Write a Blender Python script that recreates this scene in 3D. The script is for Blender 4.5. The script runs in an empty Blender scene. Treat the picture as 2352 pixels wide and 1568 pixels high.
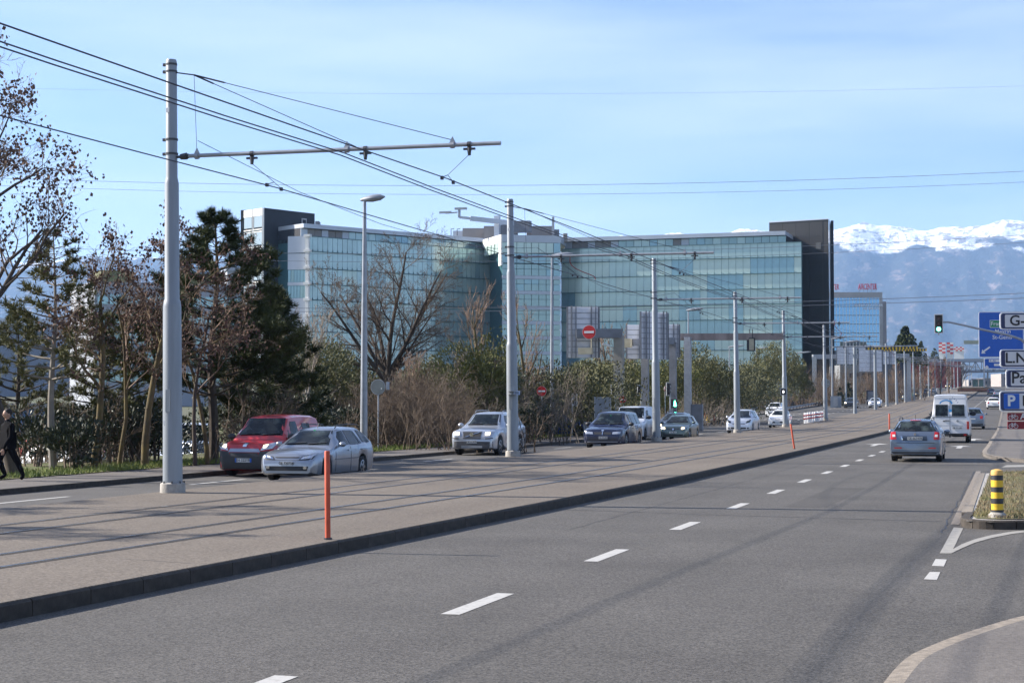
import bpy, math, random
import numpy as np
from mathutils import Vector, Matrix, noise
from mathutils.bvhtree import BVHTree

# ------------------------------------------------------------------ camera
SC = bpy.context.scene
COL = SC.collection
FPX = 3850.0                                  # focal length in units of a 2352 px wide picture
YAW = math.atan(1139.0 / FPX)
PIT = math.atan(144.0 / FPX)
EYE = Vector((0.0, 0.0, 2.0))
cam_d = bpy.data.cameras.new('camera')
cam_d.sensor_width = 36.0
cam_d.lens = FPX / 2352.0 * 36.0
cam_d.clip_start = 0.3
cam_d.clip_end = 60000.0
cam = bpy.data.objects.new('camera', cam_d)
COL.objects.link(cam)
cam.location = EYE
cam.rotation_euler = (math.pi / 2 + PIT, 0, YAW)
SC.camera = cam

# ------------------------------------------------------------------ light
SUN_EL = math.radians(30.0)
SUN_TO = Vector((-0.998 * math.cos(SUN_EL), -0.064 * math.cos(SUN_EL), math.sin(SUN_EL)))
world = bpy.data.worlds.new("World")
SC.world = world
world.use_nodes = True
wn, wl = world.node_tree.nodes, world.node_tree.links
bg = wn['Background']
sky = wn.new('ShaderNodeTexSky')
sky.sky_type = 'NISHITA'
sky.sun_disc = False
sky.sun_elevation = SUN_EL
sky.sun_rotation = math.atan2(SUN_TO.x, SUN_TO.y)
sky.altitude = 420
sky.air_density = 1.0
sky.dust_density = 0.35
sky.ozone_density = 3.0
# thin cirrus veils over the blue
tcw = wn.new('ShaderNodeTexCoord')
mpw = wn.new('ShaderNodeMapping')
mpw.inputs['Scale'].default_value = (1.0, 1.0, 8.0)
mpw.inputs['Rotation'].default_value = (0.12, 0.16, 0.3)
nzw = wn.new('ShaderNodeTexNoise')
nzw.inputs['Scale'].default_value = 1.9
nzw.inputs['Detail'].default_value = 6
nzw.inputs['Roughness'].default_value = 0.55
rpw = wn.new('ShaderNodeMapRange')
rpw.inputs['From Min'].default_value = 0.40
rpw.inputs['From Max'].default_value = 0.85
rpw.inputs['To Min'].default_value = 0.0
rpw.inputs['To Max'].default_value = 0.6
mxw = wn.new('ShaderNodeMixRGB')
mxw.inputs['Color2'].default_value = (7.4, 8.0, 8.8, 1)
wl.new(tcw.outputs['Generated'], mpw.inputs['Vector'])
wl.new(mpw.outputs['Vector'], nzw.inputs['Vector'])
wl.new(nzw.outputs['Fac'], rpw.inputs['Value'])
wl.new(rpw.outputs['Result'], mxw.inputs['Fac'])
wl.new(sky.outputs['Color'], mxw.inputs['Color1'])
wbw = wn.new('ShaderNodeMixRGB')            # camera-like white balance of the blue
wbw.blend_type = 'MULTIPLY'; wbw.inputs['Fac'].default_value = 1.0
wbw.inputs['Color2'].default_value = (0.96, 0.95, 1.06, 1)
wl.new(mxw.outputs['Color'], wbw.inputs['Color1'])
wl.new(wbw.outputs['Color'], bg.inputs['Color'])
bg.inputs['Strength'].default_value = 0.069

sun_d = bpy.data.lights.new('sun', 'SUN')
sun_d.energy = 5.0
sun_d.angle = math.radians(0.53)
sun_d.color = (1.0, 0.93, 0.84)
sun = bpy.data.objects.new('sun', sun_d)
COL.objects.link(sun)
sun.rotation_euler = SUN_TO.to_track_quat('Z', 'Y').to_euler()
sun.location = (-60, 0, 60)

vs = SC.view_settings
vs.view_transform = 'Standard'
vs.look = 'None'
vs.exposure = 1.32
vs.gamma = 1.0
vs.use_curve_mapping = False
SC.render.engine = 'CYCLES'
SC.cycles.max_bounces = 8
SC.cycles.diffuse_bounces = 3
SC.cycles.glossy_bounces = 3
SC.cycles.transmission_bounces = 4
SC.cycles.volume_bounces = 1
SC.cycles.transparent_max_bounces = 8
SC.cycles.use_denoising = True
SC.cycles.sample_clamp_indirect = 6.0

# ------------------------------------------------------------------ place maths
_F = Vector((-math.sin(YAW), math.cos(YAW), 0))
_R = Vector((math.cos(YAW), math.sin(YAW), 0))
def _ray(px, py):
    f = _F * math.cos(PIT) + Vector((0, 0, math.sin(PIT)))
    u = Vector((0, 0, math.cos(PIT))) - _F * math.sin(PIT)
    return f + _R * ((px - 1176) / FPX) + u * ((784 - py) / FPX)
def at(px, py, Z):
    """point seen in direction px,py at Z metres ahead of the camera"""
    d = _ray(px, py)
    return EYE + d * (Z / d.dot(_F))
def gp(px, py, z=0.0):
    """point seen in direction px,py on the level z"""
    d = _ray(px, py)
    return EYE + d * ((z - EYE.z) / d.z)
def gx(px, Z):
    p = at(px, 928, Z)
    return Vector((p.x, p.y, 0))

_GY = [-100, 110, 131, 161, 192, 222, 245, 267, 290, 317, 378, 412, 600, 900, 1500, 3000, 7000, 12500]
_GZ = [0, 0, .06, .30, .75, 1.17, 1.5, 1.8, 2.1, 2.47, 3.45, 4.05, 7.7, 11.5, 14, 18, 40, 40]
def g(y):
    return float(np.interp(y, _GY, _GZ))
_SY = [0, 14, 20, 24, 30, 42, 60, 75, 2000]
_SX = [-1.25, -.95, -.75, -.62, -.44, -.12, -.03, 0, 0]
def drop(x, y):
    """the car park left of the verge lies about a metre lower"""
    return 1.05 * min(1, max(0, (-30.5 - x) / 2)) * min(1, max(0, (116 - y) / 10))
def sh(y):
    return float(np.interp(y, _SY, _SX))
LEFT_Z = -0.06      # left carriageway lies a little lower than the right one
PLAT = 0.17
def frange(a, b, s):
    n = max(1, int(round((b - a) / s)))
    return [a + (b - a) * i / n for i in range(n + 1)]

# ------------------------------------------------------------------ materials
MATS = {}
def nd(nt, t, **kw):
    n = nt.nodes.new(t)
    for k, v in kw.items():
        setattr(n, k, v)
    return n
def mat(name, col, rough=0.7, metal=0.0, var=0.12, scale=3.0, bump=0.0, bscale=None, coat=0.0, spec=0.5,
        emit=None, estr=0.0, col2=None, detail=5, stretch=None, obj_rand=0.0, contrast=(0.35, 0.65), trans=0.0):
    if name in MATS:
        return MATS[name]
    m = bpy.data.materials.new(name)
    m.use_nodes = True
    nt = m.node_tree
    b = nt.nodes['Principled BSDF']
    b.inputs['Roughness'].default_value = rough
    b.inputs['Metallic'].default_value = metal
    b.inputs['Specular IOR Level'].default_value = spec
    if coat:
        b.inputs['Coat Weight'].default_value = coat
        b.inputs['Coat Roughness'].default_value = 0.04
    c1 = tuple(max(0, c * (1 - var)) for c in col) + (1,)
    c2 = (tuple(col2) if col2 else tuple(min(1, c * (1 + var)) for c in col)) + (1,)
    if var > 0 or col2:
        tc = nd(nt, 'ShaderNodeTexCoord')
        mp = nd(nt, 'ShaderNodeMapping')
        if stretch:
            mp.inputs['Scale'].default_value = stretch
        nz = nd(nt, 'ShaderNodeTexNoise')
        nz.inputs['Scale'].default_value = scale
        nz.inputs['Detail'].default_value = detail
        mr = nd(nt, 'ShaderNodeMapRange')
        mr.inputs['From Min'].default_value = contrast[0]
        mr.inputs['From Max'].default_value = contrast[1]
        mx = nd(nt, 'ShaderNodeMixRGB')
        mx.inputs['Color1'].default_value = c1
        mx.inputs['Color2'].default_value = c2
        nt.links.new(tc.outputs['Object'], mp.inputs['Vector'])
        nt.links.new(mp.outputs['Vector'], nz.inputs['Vector'])
        nt.links.new(nz.outputs['Fac'], mr.inputs['Value'])
        nt.links.new(mr.outputs['Result'], mx.inputs['Fac'])
        out = mx.outputs['Color']
        if obj_rand:
            oi = nd(nt, 'ShaderNodeObjectInfo')
            hv = nd(nt, 'ShaderNodeHueSaturation')
            m2 = nd(nt, 'ShaderNodeMapRange')
            m2.inputs['To Min'].default_value = 1 - obj_rand
            m2.inputs['To Max'].default_value = 1 + obj_rand
            nt.links.new(oi.outputs['Random'], m2.inputs['Value'])
            nt.links.new(m2.outputs['Result'], hv.inputs['Value'])
            nt.links.new(out, hv.inputs['Color'])
            out = hv.outputs['Color']
        nt.links.new(out, b.inputs['Base Color'])
        if bump:
            nb = nd(nt, 'ShaderNodeTexNoise')
            nb.inputs['Scale'].default_value = bscale or scale * 4
            nb.inputs['Detail'].default_value = 4
            bp = nd(nt, 'ShaderNodeBump')
            bp.inputs['Strength'].default_value = bump
            bp.inputs['Distance'].default_value = 0.02
            nt.links.new(mp.outputs['Vector'], nb.inputs['Vector'])
            nt.links.new(nb.outputs['Fac'], bp.inputs['Height'])
            nt.links.new(bp.outputs['Normal'], b.inputs['Normal'])
    else:
        b.inputs['Base Color'].default_value = tuple(col) + (1,)
    if emit:
        b.inputs['Emission Color'].default_value = tuple(emit) + (1,)
        b.inputs['Emission Strength'].default_value = estr
    MATS[name] = m
    return m

def asphalt(name, c_dark, c_light, speck, patch_scale=0.35, streak=0.3, speck_scale=60):
    """road surface: aggregate speckle, broad patches and tyre-worn streaks along the road"""
    m = bpy.data.materials.new(name); m.use_nodes = True
    nt = m.node_tree; b = nt.nodes['Principled BSDF']
    b.inputs['Roughness'].default_value = 0.85
    b.inputs['Specular IOR Level'].default_value = 0.35
    tc = nd(nt, 'ShaderNodeTexCoord')
    n1 = nd(nt, 'ShaderNodeTexNoise'); n1.inputs['Scale'].default_value = patch_scale; n1.inputs['Detail'].default_value = 5
    mp = nd(nt, 'ShaderNodeMapping'); mp.inputs['Scale'].default_value = (1.1, 0.035, 1)
    n2 = nd(nt, 'ShaderNodeTexNoise'); n2.inputs['Scale'].default_value = 1.3; n2.inputs['Detail'].default_value = 4
    n3 = nd(nt, 'ShaderNodeTexVoronoi'); n3.inputs['Scale'].default_value = speck_scale
    n4 = nd(nt, 'ShaderNodeTexNoise'); n4.inputs['Scale'].default_value = 14; n4.inputs['Detail'].default_value = 8; n4.inputs['Roughness'].default_value = 0.75
    for a in (n1, n3, n4):
        nt.links.new(tc.outputs['Object'], a.inputs['Vector'])
    nt.links.new(tc.outputs['Object'], mp.inputs['Vector'])
    nt.links.new(mp.outputs['Vector'], n2.inputs['Vector'])
    ad = nd(nt, 'ShaderNodeMath', operation='MULTIPLY_ADD')
    ad.inputs[1].default_value = streak
    nt.links.new(n2.outputs['Fac'], ad.inputs[0]); nt.links.new(n1.outputs['Fac'], ad.inputs[2])
    mr = nd(nt, 'ShaderNodeMapRange')
    mr.inputs['From Min'].default_value = 0.3 + 0.32 * streak
    mr.inputs['From Max'].default_value = 0.7 + 0.68 * streak
    nt.links.new(ad.outputs[0], mr.inputs['Value'])
    mx = nd(nt, 'ShaderNodeMixRGB'); mx.inputs['Color1'].default_value = (*c_dark, 1); mx.inputs['Color2'].default_value = (*c_light, 1)
    nt.links.new(mr.outputs['Result'], mx.inputs['Fac'])
    # speckle
    s1 = nd(nt, 'ShaderNodeMapRange'); s1.inputs['From Min'].default_value = 0.0; s1.inputs['From Max'].default_value = 1.0
    s1.inputs['To Min'].default_value = 1 - speck; s1.inputs['To Max'].default_value = 1 + speck
    hs = nd(nt, 'ShaderNodeSeparateColor')
    nt.links.new(n3.outputs['Color'], hs.inputs['Color'])
    nt.links.new(hs.outputs[0], s1.inputs['Value'])
    s2 = nd(nt, 'ShaderNodeMapRange'); s2.inputs['From Min'].default_value = 0.3; s2.inputs['From Max'].default_value = 0.7
    s2.inputs['To Min'].default_value = 0.82; s2.inputs['To Max'].default_value = 1.18
    nt.links.new(n4.outputs['Fac'], s2.inputs['Value'])
    mm = nd(nt, 'ShaderNodeMath', operation='MULTIPLY')
    nt.links.new(s1.outputs['Result'], mm.inputs[0]); nt.links.new(s2.outputs['Result'], mm.inputs[1])
    hv = nd(nt, 'ShaderNodeHueSaturation')
    nt.links.new(mm.outputs[0], hv.inputs['Value']); nt.links.new(mx.outputs['Color'], hv.inputs['Color'])
    nt.links.new(hv.outputs['Color'], b.inputs['Base Color'])
    bp = nd(nt, 'ShaderNodeBump'); bp.inputs['Strength'].default_value = 0.35; bp.inputs['Distance'].default_value = 0.006
    nt.links.new(n3.outputs['Distance'], bp.inputs['Height']); nt.links.new(bp.outputs['Normal'], b.inputs['Normal'])
    MATS[name] = m
    return m

M_ASPH = asphalt('asphalt_right', (0.063, 0.058, 0.052), (0.096, 0.089, 0.080), 0.55)
M_ASPHL = asphalt('asphalt_left', (0.068, 0.063, 0.058), (0.100, 0.094, 0.086), 0.3)
M_PLAT = asphalt('platform_surface', (0.112, 0.092, 0.072), (0.155, 0.130, 0.103), 0.36, patch_scale=0.2, streak=0.5, speck_scale=45)
M_WALK = asphalt('walk_surface', (0.108, 0.096, 0.086), (0.150, 0.135, 0.120), 0.24, patch_scale=0.5, streak=0.1)
M_PAINT = mat('road_paint', (0.42, 0.41, 0.385), 0.75, var=0.0, col2=(0.30, 0.29, 0.27), scale=14, detail=8, contrast=(0.48, 0.72))
M_PAINT_OLD = mat('worn_road_paint', (0.36, 0.34, 0.30), 0.8, col2=(0.24, 0.23, 0.21), scale=8)
M_KERB = mat('kerb_stone', (0.050, 0.041, 0.033), 0.9, var=0.3, scale=6, bump=0.4, bscale=60, obj_rand=0.12)  # base colour darkened to deepen the shade on the kerb faces
M_CONC = mat('concrete', (0.33, 0.31, 0.28), 0.85, var=0.15, scale=8, bump=0.2)
M_GALV = mat('galvanised_steel', (0.29, 0.31, 0.34), 0.42, 0.35, var=0.10, scale=5)
M_MAST = mat('mast_paint', (0.235, 0.26, 0.285), 0.42, 0.15, var=0.11, scale=5, detail=8, stretch=(1, 1, .12))
M_DARKM = mat('dark_metal', (0.06, 0.062, 0.07), 0.5, 0.4, var=0.1)
M_CABLE = mat('cable', (0.035, 0.035, 0.05), 0.5, 0.3, var=0)
M_CABLE2 = mat('grey_cable', (0.16, 0.17, 0.2), 0.5, 0.3, var=0)
M_RUBBER = mat('tyre_rubber', (0.018, 0.018, 0.02), 0.85, var=0.1)
M_BLACK = mat('black_plastic', (0.025, 0.026, 0.03), 0.55, var=0.1)
M_WHITE = mat('white_paint', (0.72, 0.72, 0.72), 0.5, var=0.04)
M_RED = mat('sign_red', (0.52, 0.02, 0.02), 0.5, var=0.05)
M_BLUE = mat('sign_blue', (0.012, 0.10, 0.46), 0.5, var=0.05)
M_GREEN = mat('sign_green', (0.01, 0.22, 0.09), 0.5, var=0.05)
M_YEL = mat('signal_yellow', (0.70, 0.44, 0.02), 0.6, var=0.06)
M_ORANGE = mat('orange_red_paint', (0.50, 0.075, 0.028), 0.6, var=0.15, scale=6)
M_RAIL = mat('rail_steel', (0.28, 0.30, 0.34), 0.22, 0.9, var=0.1)
M_RUT = mat('rail_groove', (0.03, 0.028, 0.027), 0.9, var=0.2)
M_GLASS = mat('car_glass', (0.008, 0.011, 0.013), 0.04, 0.0, col2=(0.045, 0.06, 0.06), scale=2.6, contrast=(.5, .68), spec=0.35)
M_CHROME = mat('chrome', (0.75, 0.76, 0.78), 0.12, 1.0, var=0)
M_RIM = mat('rim_metal', (0.26, 0.27, 0.29), 0.3, 0.8, var=0)
M_LAMP = mat('headlamp_glass', (0.55, 0.57, 0.60), 0.12, 0.5, var=0.2, scale=30)
M_LAMPON = mat('headlamp_lit', (0.8, 0.7, 0.5), 0.2, 0, var=0, emit=(1.0, 0.78, 0.45), estr=2.2)
M_TAIL = mat('tail_lamp', (0.50, 0.012, 0.015), 0.18, 0, var=0, spec=0.8)
M_AMBER = mat('amber_lamp', (0.7, 0.22, 0.02), 0.2, 0, var=0)
M_PLATEW = mat('number_plate', (0.62, 0.63, 0.62), 0.5, var=0)
M_INK = mat('black_ink', (0.02, 0.02, 0.025), 0.6, var=0)

# ------------------------------------------------------------------ mesh building
class MB:
    def __init__(s):
        s.v = []; s.f = []
    def add(s, vs, fs):
        o = len(s.v)
        s.v += [tuple(v) for v in vs]
        s.f += [tuple(i + o for i in f) for f in fs]
        return s
    def box(s, c, d, rz=0.0, M=None):
        hx, hy, hz = d[0] / 2, d[1] / 2, d[2] / 2
        vs = [Vector((x, y, z)) for z in (-hz, hz) for y in (-hy, hy) for x in (-hx, hx)]
        if M is None:
            M = Matrix.Translation(Vector(c)) @ Matrix.Rotation(rz, 4, 'Z')
        else:
            M = Matrix.Translation(Vector(c)) @ M
        vs = [M @ v for v in vs]
        return s.add(vs, [(0, 2, 3, 1), (4, 5, 7, 6), (0, 1, 5, 4), (2, 6, 7, 3), (0, 4, 6, 2), (1, 3, 7, 5)])
    def beam(s, p0, p1, w, h):
        """box section from p0 to p1 (w across, h upright)"""
        p0, p1 = Vector(p0), Vector(p1)
        d = (p1 - p0).normalized()
        up = Vector((0, 0, 1)) if abs(d.z) < 0.95 else Vector((1, 0, 0))
        a = d.cross(up).normalized() * (w / 2); b = a.cross(d).normalized() * (h / 2)
        vs = [p + i * a + j * b for p in (p0, p1) for i, j in ((-1, -1), (1, -1), (1, 1), (-1, 1))]
        return s.add(vs, [(0, 1, 2, 3), (7, 6, 5, 4), (0, 4, 5, 1), (1, 5, 6, 2), (2, 6, 7, 3), (3, 7, 4, 0)])
    def cyl(s, p0, p1, r0, r1=None, n=12, cap=True):
        r1 = r0 if r1 is None else r1
        return s.tube([p0, p1], [r0, r1], n, cap)
    def tube(s, pts, r, n=8, cap=True):
        pts = [Vector(p) for p in pts]
        rs = r if isinstance(r, (list, tuple)) else [r] * len(pts)
        vs, fs = [], []
        pa = None
        for i, p in enumerate(pts):
            d = (pts[min(i + 1, len(pts) - 1)] - pts[max(i - 1, 0)])
            if d.length < 1e-9: d = Vector((0, 0, 1))
            d.normalize()
            if pa is None:
                up = Vector((0, 0, 1)) if abs(d.z) < 0.9 else Vector((1, 0, 0))
                a = d.cross(up).normalized()
            else:
                a = (pa - d * pa.dot(d)).normalized()
            pa = a; b = d.cross(a)
            for k in range(n):
                t = 2 * math.pi * k / n
                vs.append(p + (a * math.cos(t) + b * math.sin(t)) * rs[i])
        for i in range(len(pts) - 1):
            for k in range(n):
                k2 = (k + 1) % n
                fs.append((i * n + k, i * n + k2, (i + 1) * n + k2, (i + 1) * n + k))
        if cap:
            fs.append(tuple(reversed(range(n))))
            fs.append(tuple((len(pts) - 1) * n + k for k in range(n)))
        return s.add(vs, fs)
    def prism(s, poly, z0, z1, M=None):
        n = len(poly)
        vs = [Vector((p[0], p[1], z0)) for p in poly] + [Vector((p[0], p[1], z1)) for p in poly]
        if M is not None: vs = [M @ v for v in vs]
        fs = [tuple(reversed(range(n))), tuple(range(n, 2 * n))] + [(i, (i + 1) % n, n + (i + 1) % n, n + i) for i in range(n)]
        return s.add(vs, fs)
    def quad(s, a, b, c, d):
        return s.add([a, b, c, d], [(0, 1, 2, 3)])
    def sphere(s, c, r, n=8, m=6, sc=(1, 1, 1)):
        vs = [Vector(c) + Vector((0, 0, r * sc[2]))]
        for i in range(1, m):
            t = math.pi * i / m
            for k in range(n):
                p = 2 * math.pi * k / n
                vs.append(Vector(c) + Vector((r * sc[0] * math.sin(t) * math.cos(p), r * sc[1] * math.sin(t) * math.sin(p), r * sc[2] * math.cos(t))))
        vs.append(Vector(c) - Vector((0, 0, r * sc[2])))
        fs = [(0, 1 + k, 1 + (k + 1) % n) for k in range(n)]
        for i in range(m - 2):
            for k in range(n):
                a = 1 + i * n
                fs.append((a + k, a + n + k, a + n + (k + 1) % n, a + (k + 1) % n))
        L = len(vs) - 1; a = 1 + (m - 2) * n
        fs += [(L, a + (k + 1) % n, a + k) for k in range(n)]
        return s.add(vs, fs)
    def mesh(s, name, material=None, smooth=False, sharp=35):
        me = bpy.data.meshes.new(name)
        me.from_pydata(s.v, [], s.f)
        if material: me.materials.append(material)
        if smooth:
            me.polygons.foreach_set('use_smooth', [True] * len(me.polygons))
            me.set_sharp_from_angle(angle=math.radians(sharp))
        me.update()
        return me
    def build(s, name, material, parent=None, loc=(0, 0, 0), smooth=False, sharp=35, rz=0):
        return link(name, s.mesh(name, material, smooth, sharp), parent, loc, rz)

def link(name, data, parent=None, loc=(0, 0, 0), rz=0):
    o = bpy.data.objects.new(name, data)
    COL.objects.link(o)
    if parent is not None: o.parent = parent
    o.location = loc
    if rz: o.rotation_euler = (0, 0, rz)
    return o
def tag(o, label, cat, group=None, kind=None):
    o['label'] = label; o['category'] = cat
    if group: o['group'] = group
    if kind: o['kind'] = kind
    return o
def thing(name, label, cat, loc=(0, 0, 0), rz=0, group=None):
    return tag(link(name, None, None, loc, rz), label, cat, group)
def structure(o, label=None):
    o['kind'] = 'structure'
    if label: o['label'] = label
    return o
def copy_tree(o, parent=None):
    c = o.copy(); COL.objects.link(c)
    c.parent = parent
    for ch in o.children:
        copy_tree(ch, c)
    return c
def dup(o, label, loc, rz=0, group=None):
    c = copy_tree(o); c.location = loc; c.rotation_euler = (0, 0, rz); c['label'] = label
    if group: c['group'] = group
    return c
def np_mesh(name, V, Fc, material, smooth=False):
    """V (n,3) array, Fc (m,k) array of faces"""
    me = bpy.data.meshes.new(name)
    V = np.asarray(V, dtype=np.float32); Fc = np.asarray(Fc, dtype=np.int32)
    m, k = Fc.shape
    me.vertices.add(len(V)); me.vertices.foreach_set('co', V.ravel())
    me.loops.add(m * k); me.loops.foreach_set('vertex_index', Fc.ravel())
    me.polygons.add(m)
    me.polygons.foreach_set('loop_start', np.arange(0, m * k, k, dtype=np.int32))
    me.polygons.foreach_set('loop_total', np.full(m, k, dtype=np.int32))
    if smooth: me.polygons.foreach_set('use_smooth', np.ones(m, dtype=bool))
    me.materials.append(material)
    me.update(calc_edges=True)
    return me
_TX = {}
def text_mesh(s, size, material, thick=0.002, bold=0.0):
    key = (s, size, material.name, thick, bold)
    if key in _TX: return _TX[key]
    cu = bpy.data.curves.new('txt', 'FONT')
    cu.body = s; cu.size = size; cu.extrude = thick; cu.align_x = 'LEFT'; cu.align_y = 'CENTER'
    cu.offset = bold
    cu.resolution_u = 3
    ob = bpy.data.objects.new('txt', cu); COL.objects.link(ob)
    dg = bpy.context.evaluated_depsgraph_get()
    me = bpy.data.meshes.new_from_object(ob.evaluated_get(dg))
    bpy.data.objects.remove(ob)
    me.materials.clear(); me.materials.append(material)
    _TX[key] = me
    return me
def lettering(s, size, material, parent, loc, rz=0, bold=0.0, align='L', thick=0.002, name='lettering'):
    """upright text whose face looks along -Y before rz"""
    me = text_mesh(s, size, material, thick, bold)
    xs = [v.co.x for v in me.vertices] or [0]
    w = max(xs) - min(xs)
    o = link(name, me, parent)
    off = -min(xs) - (w / 2 if align == 'C' else 0)
    o.matrix_local = Matrix.Translation(Vector(loc)) @ Matrix.Rotation(rz, 4, 'Z') @ Matrix.Rotation(math.pi / 2, 4, 'X') @ Matrix.Translation(Vector((off, 0, 0)))
    return o
def strip(name, ys, xl, xr, dz, material, parent=None, skirt=None, zf=None):
    """sheet that follows the road's rise between two edge lines"""
    mb = MB(); vs = []; fs = []
    zf = zf or (lambda y: g(y) + dz)
    for y in ys:
        a, b = (xl(y) if callable(xl) else xl), (xr(y) if callable(xr) else xr)
        row = [(a, y, zf(y)), (b, y, zf(y))]
        if skirt: row = [(a, y, zf(y) - skirt)] + row + [(b, y, zf(y) - skirt)]
        vs += row
    k = 4 if skirt else 2
    for i in range(len(ys) - 1):
        for j in range(k - 1):
            fs.append((i * k + j, i * k + j + 1, (i + 1) * k + j + 1, (i + 1) * k + j))
    if skirt:
        n = (len(ys) - 1) * k
        fs.append((3, 2, 1, 0)); fs.append((n, n + 1, n + 2, n + 3))
    mb.add(vs, fs)
    return mb.build(name, material, parent)
# ================================================================== ground, roads
YS = frange(-30, 130, 5) + frange(135, 420, 6) + frange(450, 900, 30)
def kerb_r(y):      # right edge of tram platform
    return -7.92 + sh(y)
PL_L = -17.0
def kerb_l(y):      # left kerb of the left carriageway
    return float(np.interp(y, [0, 78, 98, 142, 152, 168, 230, 900], [-22.0, -22.0, -22.7, -25.4, -26.2, -27.7, -28.1, -28.1]))
gy = frange(-120, 100, 20) + [106, 116] + frange(120, 420, 20) + frange(450, 900, 50) + [1500, 2200, 3000, 5000, 7000, 9000, 12500]
gxs = [-9000, -3000, -900, -300, -100, -60, -40, -32.5, -30.5, -24, -18, -8, 0, 12, 40, 120, 400, 1500, 6000]
mb = MB(); V = []; Fs = []
for y in gy:
    for x in gxs: V.append((x, y, g(y) - 0.30 - drop(x, y)))
n = len(gxs)
for i in range(len(gy) - 1):
    for j in range(n - 1): Fs.append((i * n + j, i * n + j + 1, (i + 1) * n + j + 1, (i + 1) * n + j))
M_EARTH = mat('earth_ground', (0.10, 0.085, 0.055), 0.95, col2=(0.075, 0.095, 0.04), scale=0.15, bump=0.3, bscale=4)
structure(mb.add(V, Fs).build('ground', M_EARTH), 'open ground reaching to the foot of the mountains')

structure(strip('road', YS, lambda y: kerb_r(y) - .3, 40, 0.0, M_ASPH), 'grey asphalt carriageway on the right, leading away beside the tram platform')
structure(strip('road', YS, lambda y: kerb_l(y) - .25, PL_L + .3, LEFT_Z, M_ASPHL), 'asphalt carriageway of oncoming traffic left of the tram masts')
PY = frange(-20, 118, 3) + frange(122, 420, 6) + frange(450, 900, 30)
plat = structure(strip('tram_platform', PY, PL_L, lambda y: kerb_r(y) - .045, PLAT + .004, M_PLAT, skirt=.5), 'raised brownish asphalt strip with two tram tracks between the carriageways')
# rails: groove and running head
for base in (-9.95, -10.93, -12.92, -13.90):
    ys = frange(-15, 420, 3) + frange(440, 900, 30)
    strip('rail_groove', ys, lambda y: base + sh(y) - .01, lambda y: base + sh(y) + .06, PLAT + .008, M_RUT, plat)
    strip('rail', ys, lambda y: base + sh(y) - .068, lambda y: base + sh(y) - .008, PLAT + .013, M_RAIL, plat)
# lane seams beside the rails
# kerb stones along the platform's right edge
kb = MB().box((0, 0.49, -0.10), (0.17, 0.985, 0.46)); ks = kb.mesh('kerb_stone', M_KERB)
bev = MB(); 
# profile with a worn top edge
prof = [(-.085, -.30), (.085, -.30), (.085, -.022), (.06, .0), (-.085, .0)]
vs = [(x, 0.004, z) for x, z in prof] + [(x, .990, z) for x, z in prof]
m5 = len(prof)
bev.add(vs, [tuple(range(m5)), tuple(reversed(range(m5, 2 * m5)))] + [(i, m5 + i, m5 + (i + 1) % m5, (i + 1) % m5) for i in range(m5)])
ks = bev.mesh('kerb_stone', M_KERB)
rk = random.Random(3)
for i in range(7, 118):
    y = float(i)
    a = math.atan2(kerb_r(y + 1) - kerb_r(y), 1.0)
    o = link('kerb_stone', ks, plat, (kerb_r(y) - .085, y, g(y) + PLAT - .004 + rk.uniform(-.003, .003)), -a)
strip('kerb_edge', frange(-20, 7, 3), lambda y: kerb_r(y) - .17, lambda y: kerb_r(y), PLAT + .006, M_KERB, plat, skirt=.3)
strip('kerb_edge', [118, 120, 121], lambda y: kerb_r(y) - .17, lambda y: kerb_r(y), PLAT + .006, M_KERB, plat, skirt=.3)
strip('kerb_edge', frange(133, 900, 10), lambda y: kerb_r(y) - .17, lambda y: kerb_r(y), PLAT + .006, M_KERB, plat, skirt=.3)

# painted lines on the right carriageway
def dash(name, x, y0, y1, w, m, dz):
    ys = frange(y0, y1, 3)
    return strip(name, ys, x - w / 2, x + w / 2, dz, m)
mbp = None
def dash_set(name, xs, w, y0s, ln, dz, m, label):
    root = link(name, None); structure(root, label)
    for x, y in zip(xs, y0s):
        strip('dash', [y, y + ln], x - w / 2, x + w / 2, dz, m, root)
    return root
yy = [9.6 + 5.62 * k for k in range(12)]
dash_set('lane_marking', [-5.12] * 12, .19, yy, 1.85, .004, M_PAINT, 'short white dashes between the two lanes of the right carriageway')
yy = [150 + 9 * k for k in range(30)]
dash_set('lane_marking', [-4.6] * 30, .17, yy, 3, .004, M_PAINT, 'white lane dashes far up the right carriageway')
yy = [12 + 9 * k for k in range(17)]
dash_set('lane_marking', [-20.15] * 17, .16, yy, 3.2, LEFT_Z + .004, M_PAINT, 'white dashes between the oncoming lanes')
for xx, lab in ((-20.6, 'inner'), (-24.0, 'outer')):
    yy = [172 + 6 * k for k in range(22)]
    dash_set('lane_marking', [xx] * 22, .2, yy, 1.8, LEFT_Z + .004, M_PAINT, lab + ' row of white dashes where the left carriageway widens')
# straight-ahead arrows
def arrow(x, y, label):
    poly = [(-.12, 0), (.12, 0), (.12, 3.2), (.55, 3.2), (0, 5.2), (-.55, 3.2), (-.12, 3.2)]
    o = MB().add([(px, py, 0) for px, py in poly], [tuple(range(7))]).build('arrow_marking', M_PAINT, None, (x, y, g(y) + .004))
    structure(o, label)
a1 = gp(2012, 1021); a2 = gp(2205, 1026)
arrow(a1.x, a1.y - 2.6, 'white arrow painted on the left lane ahead of the grey estate car')
arrow(a2.x, a2.y - 2.6, 'white arrow painted behind the white van')
arrow(-1.9, 96, 'white arrow painted under the dark car beyond the white van')
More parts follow.
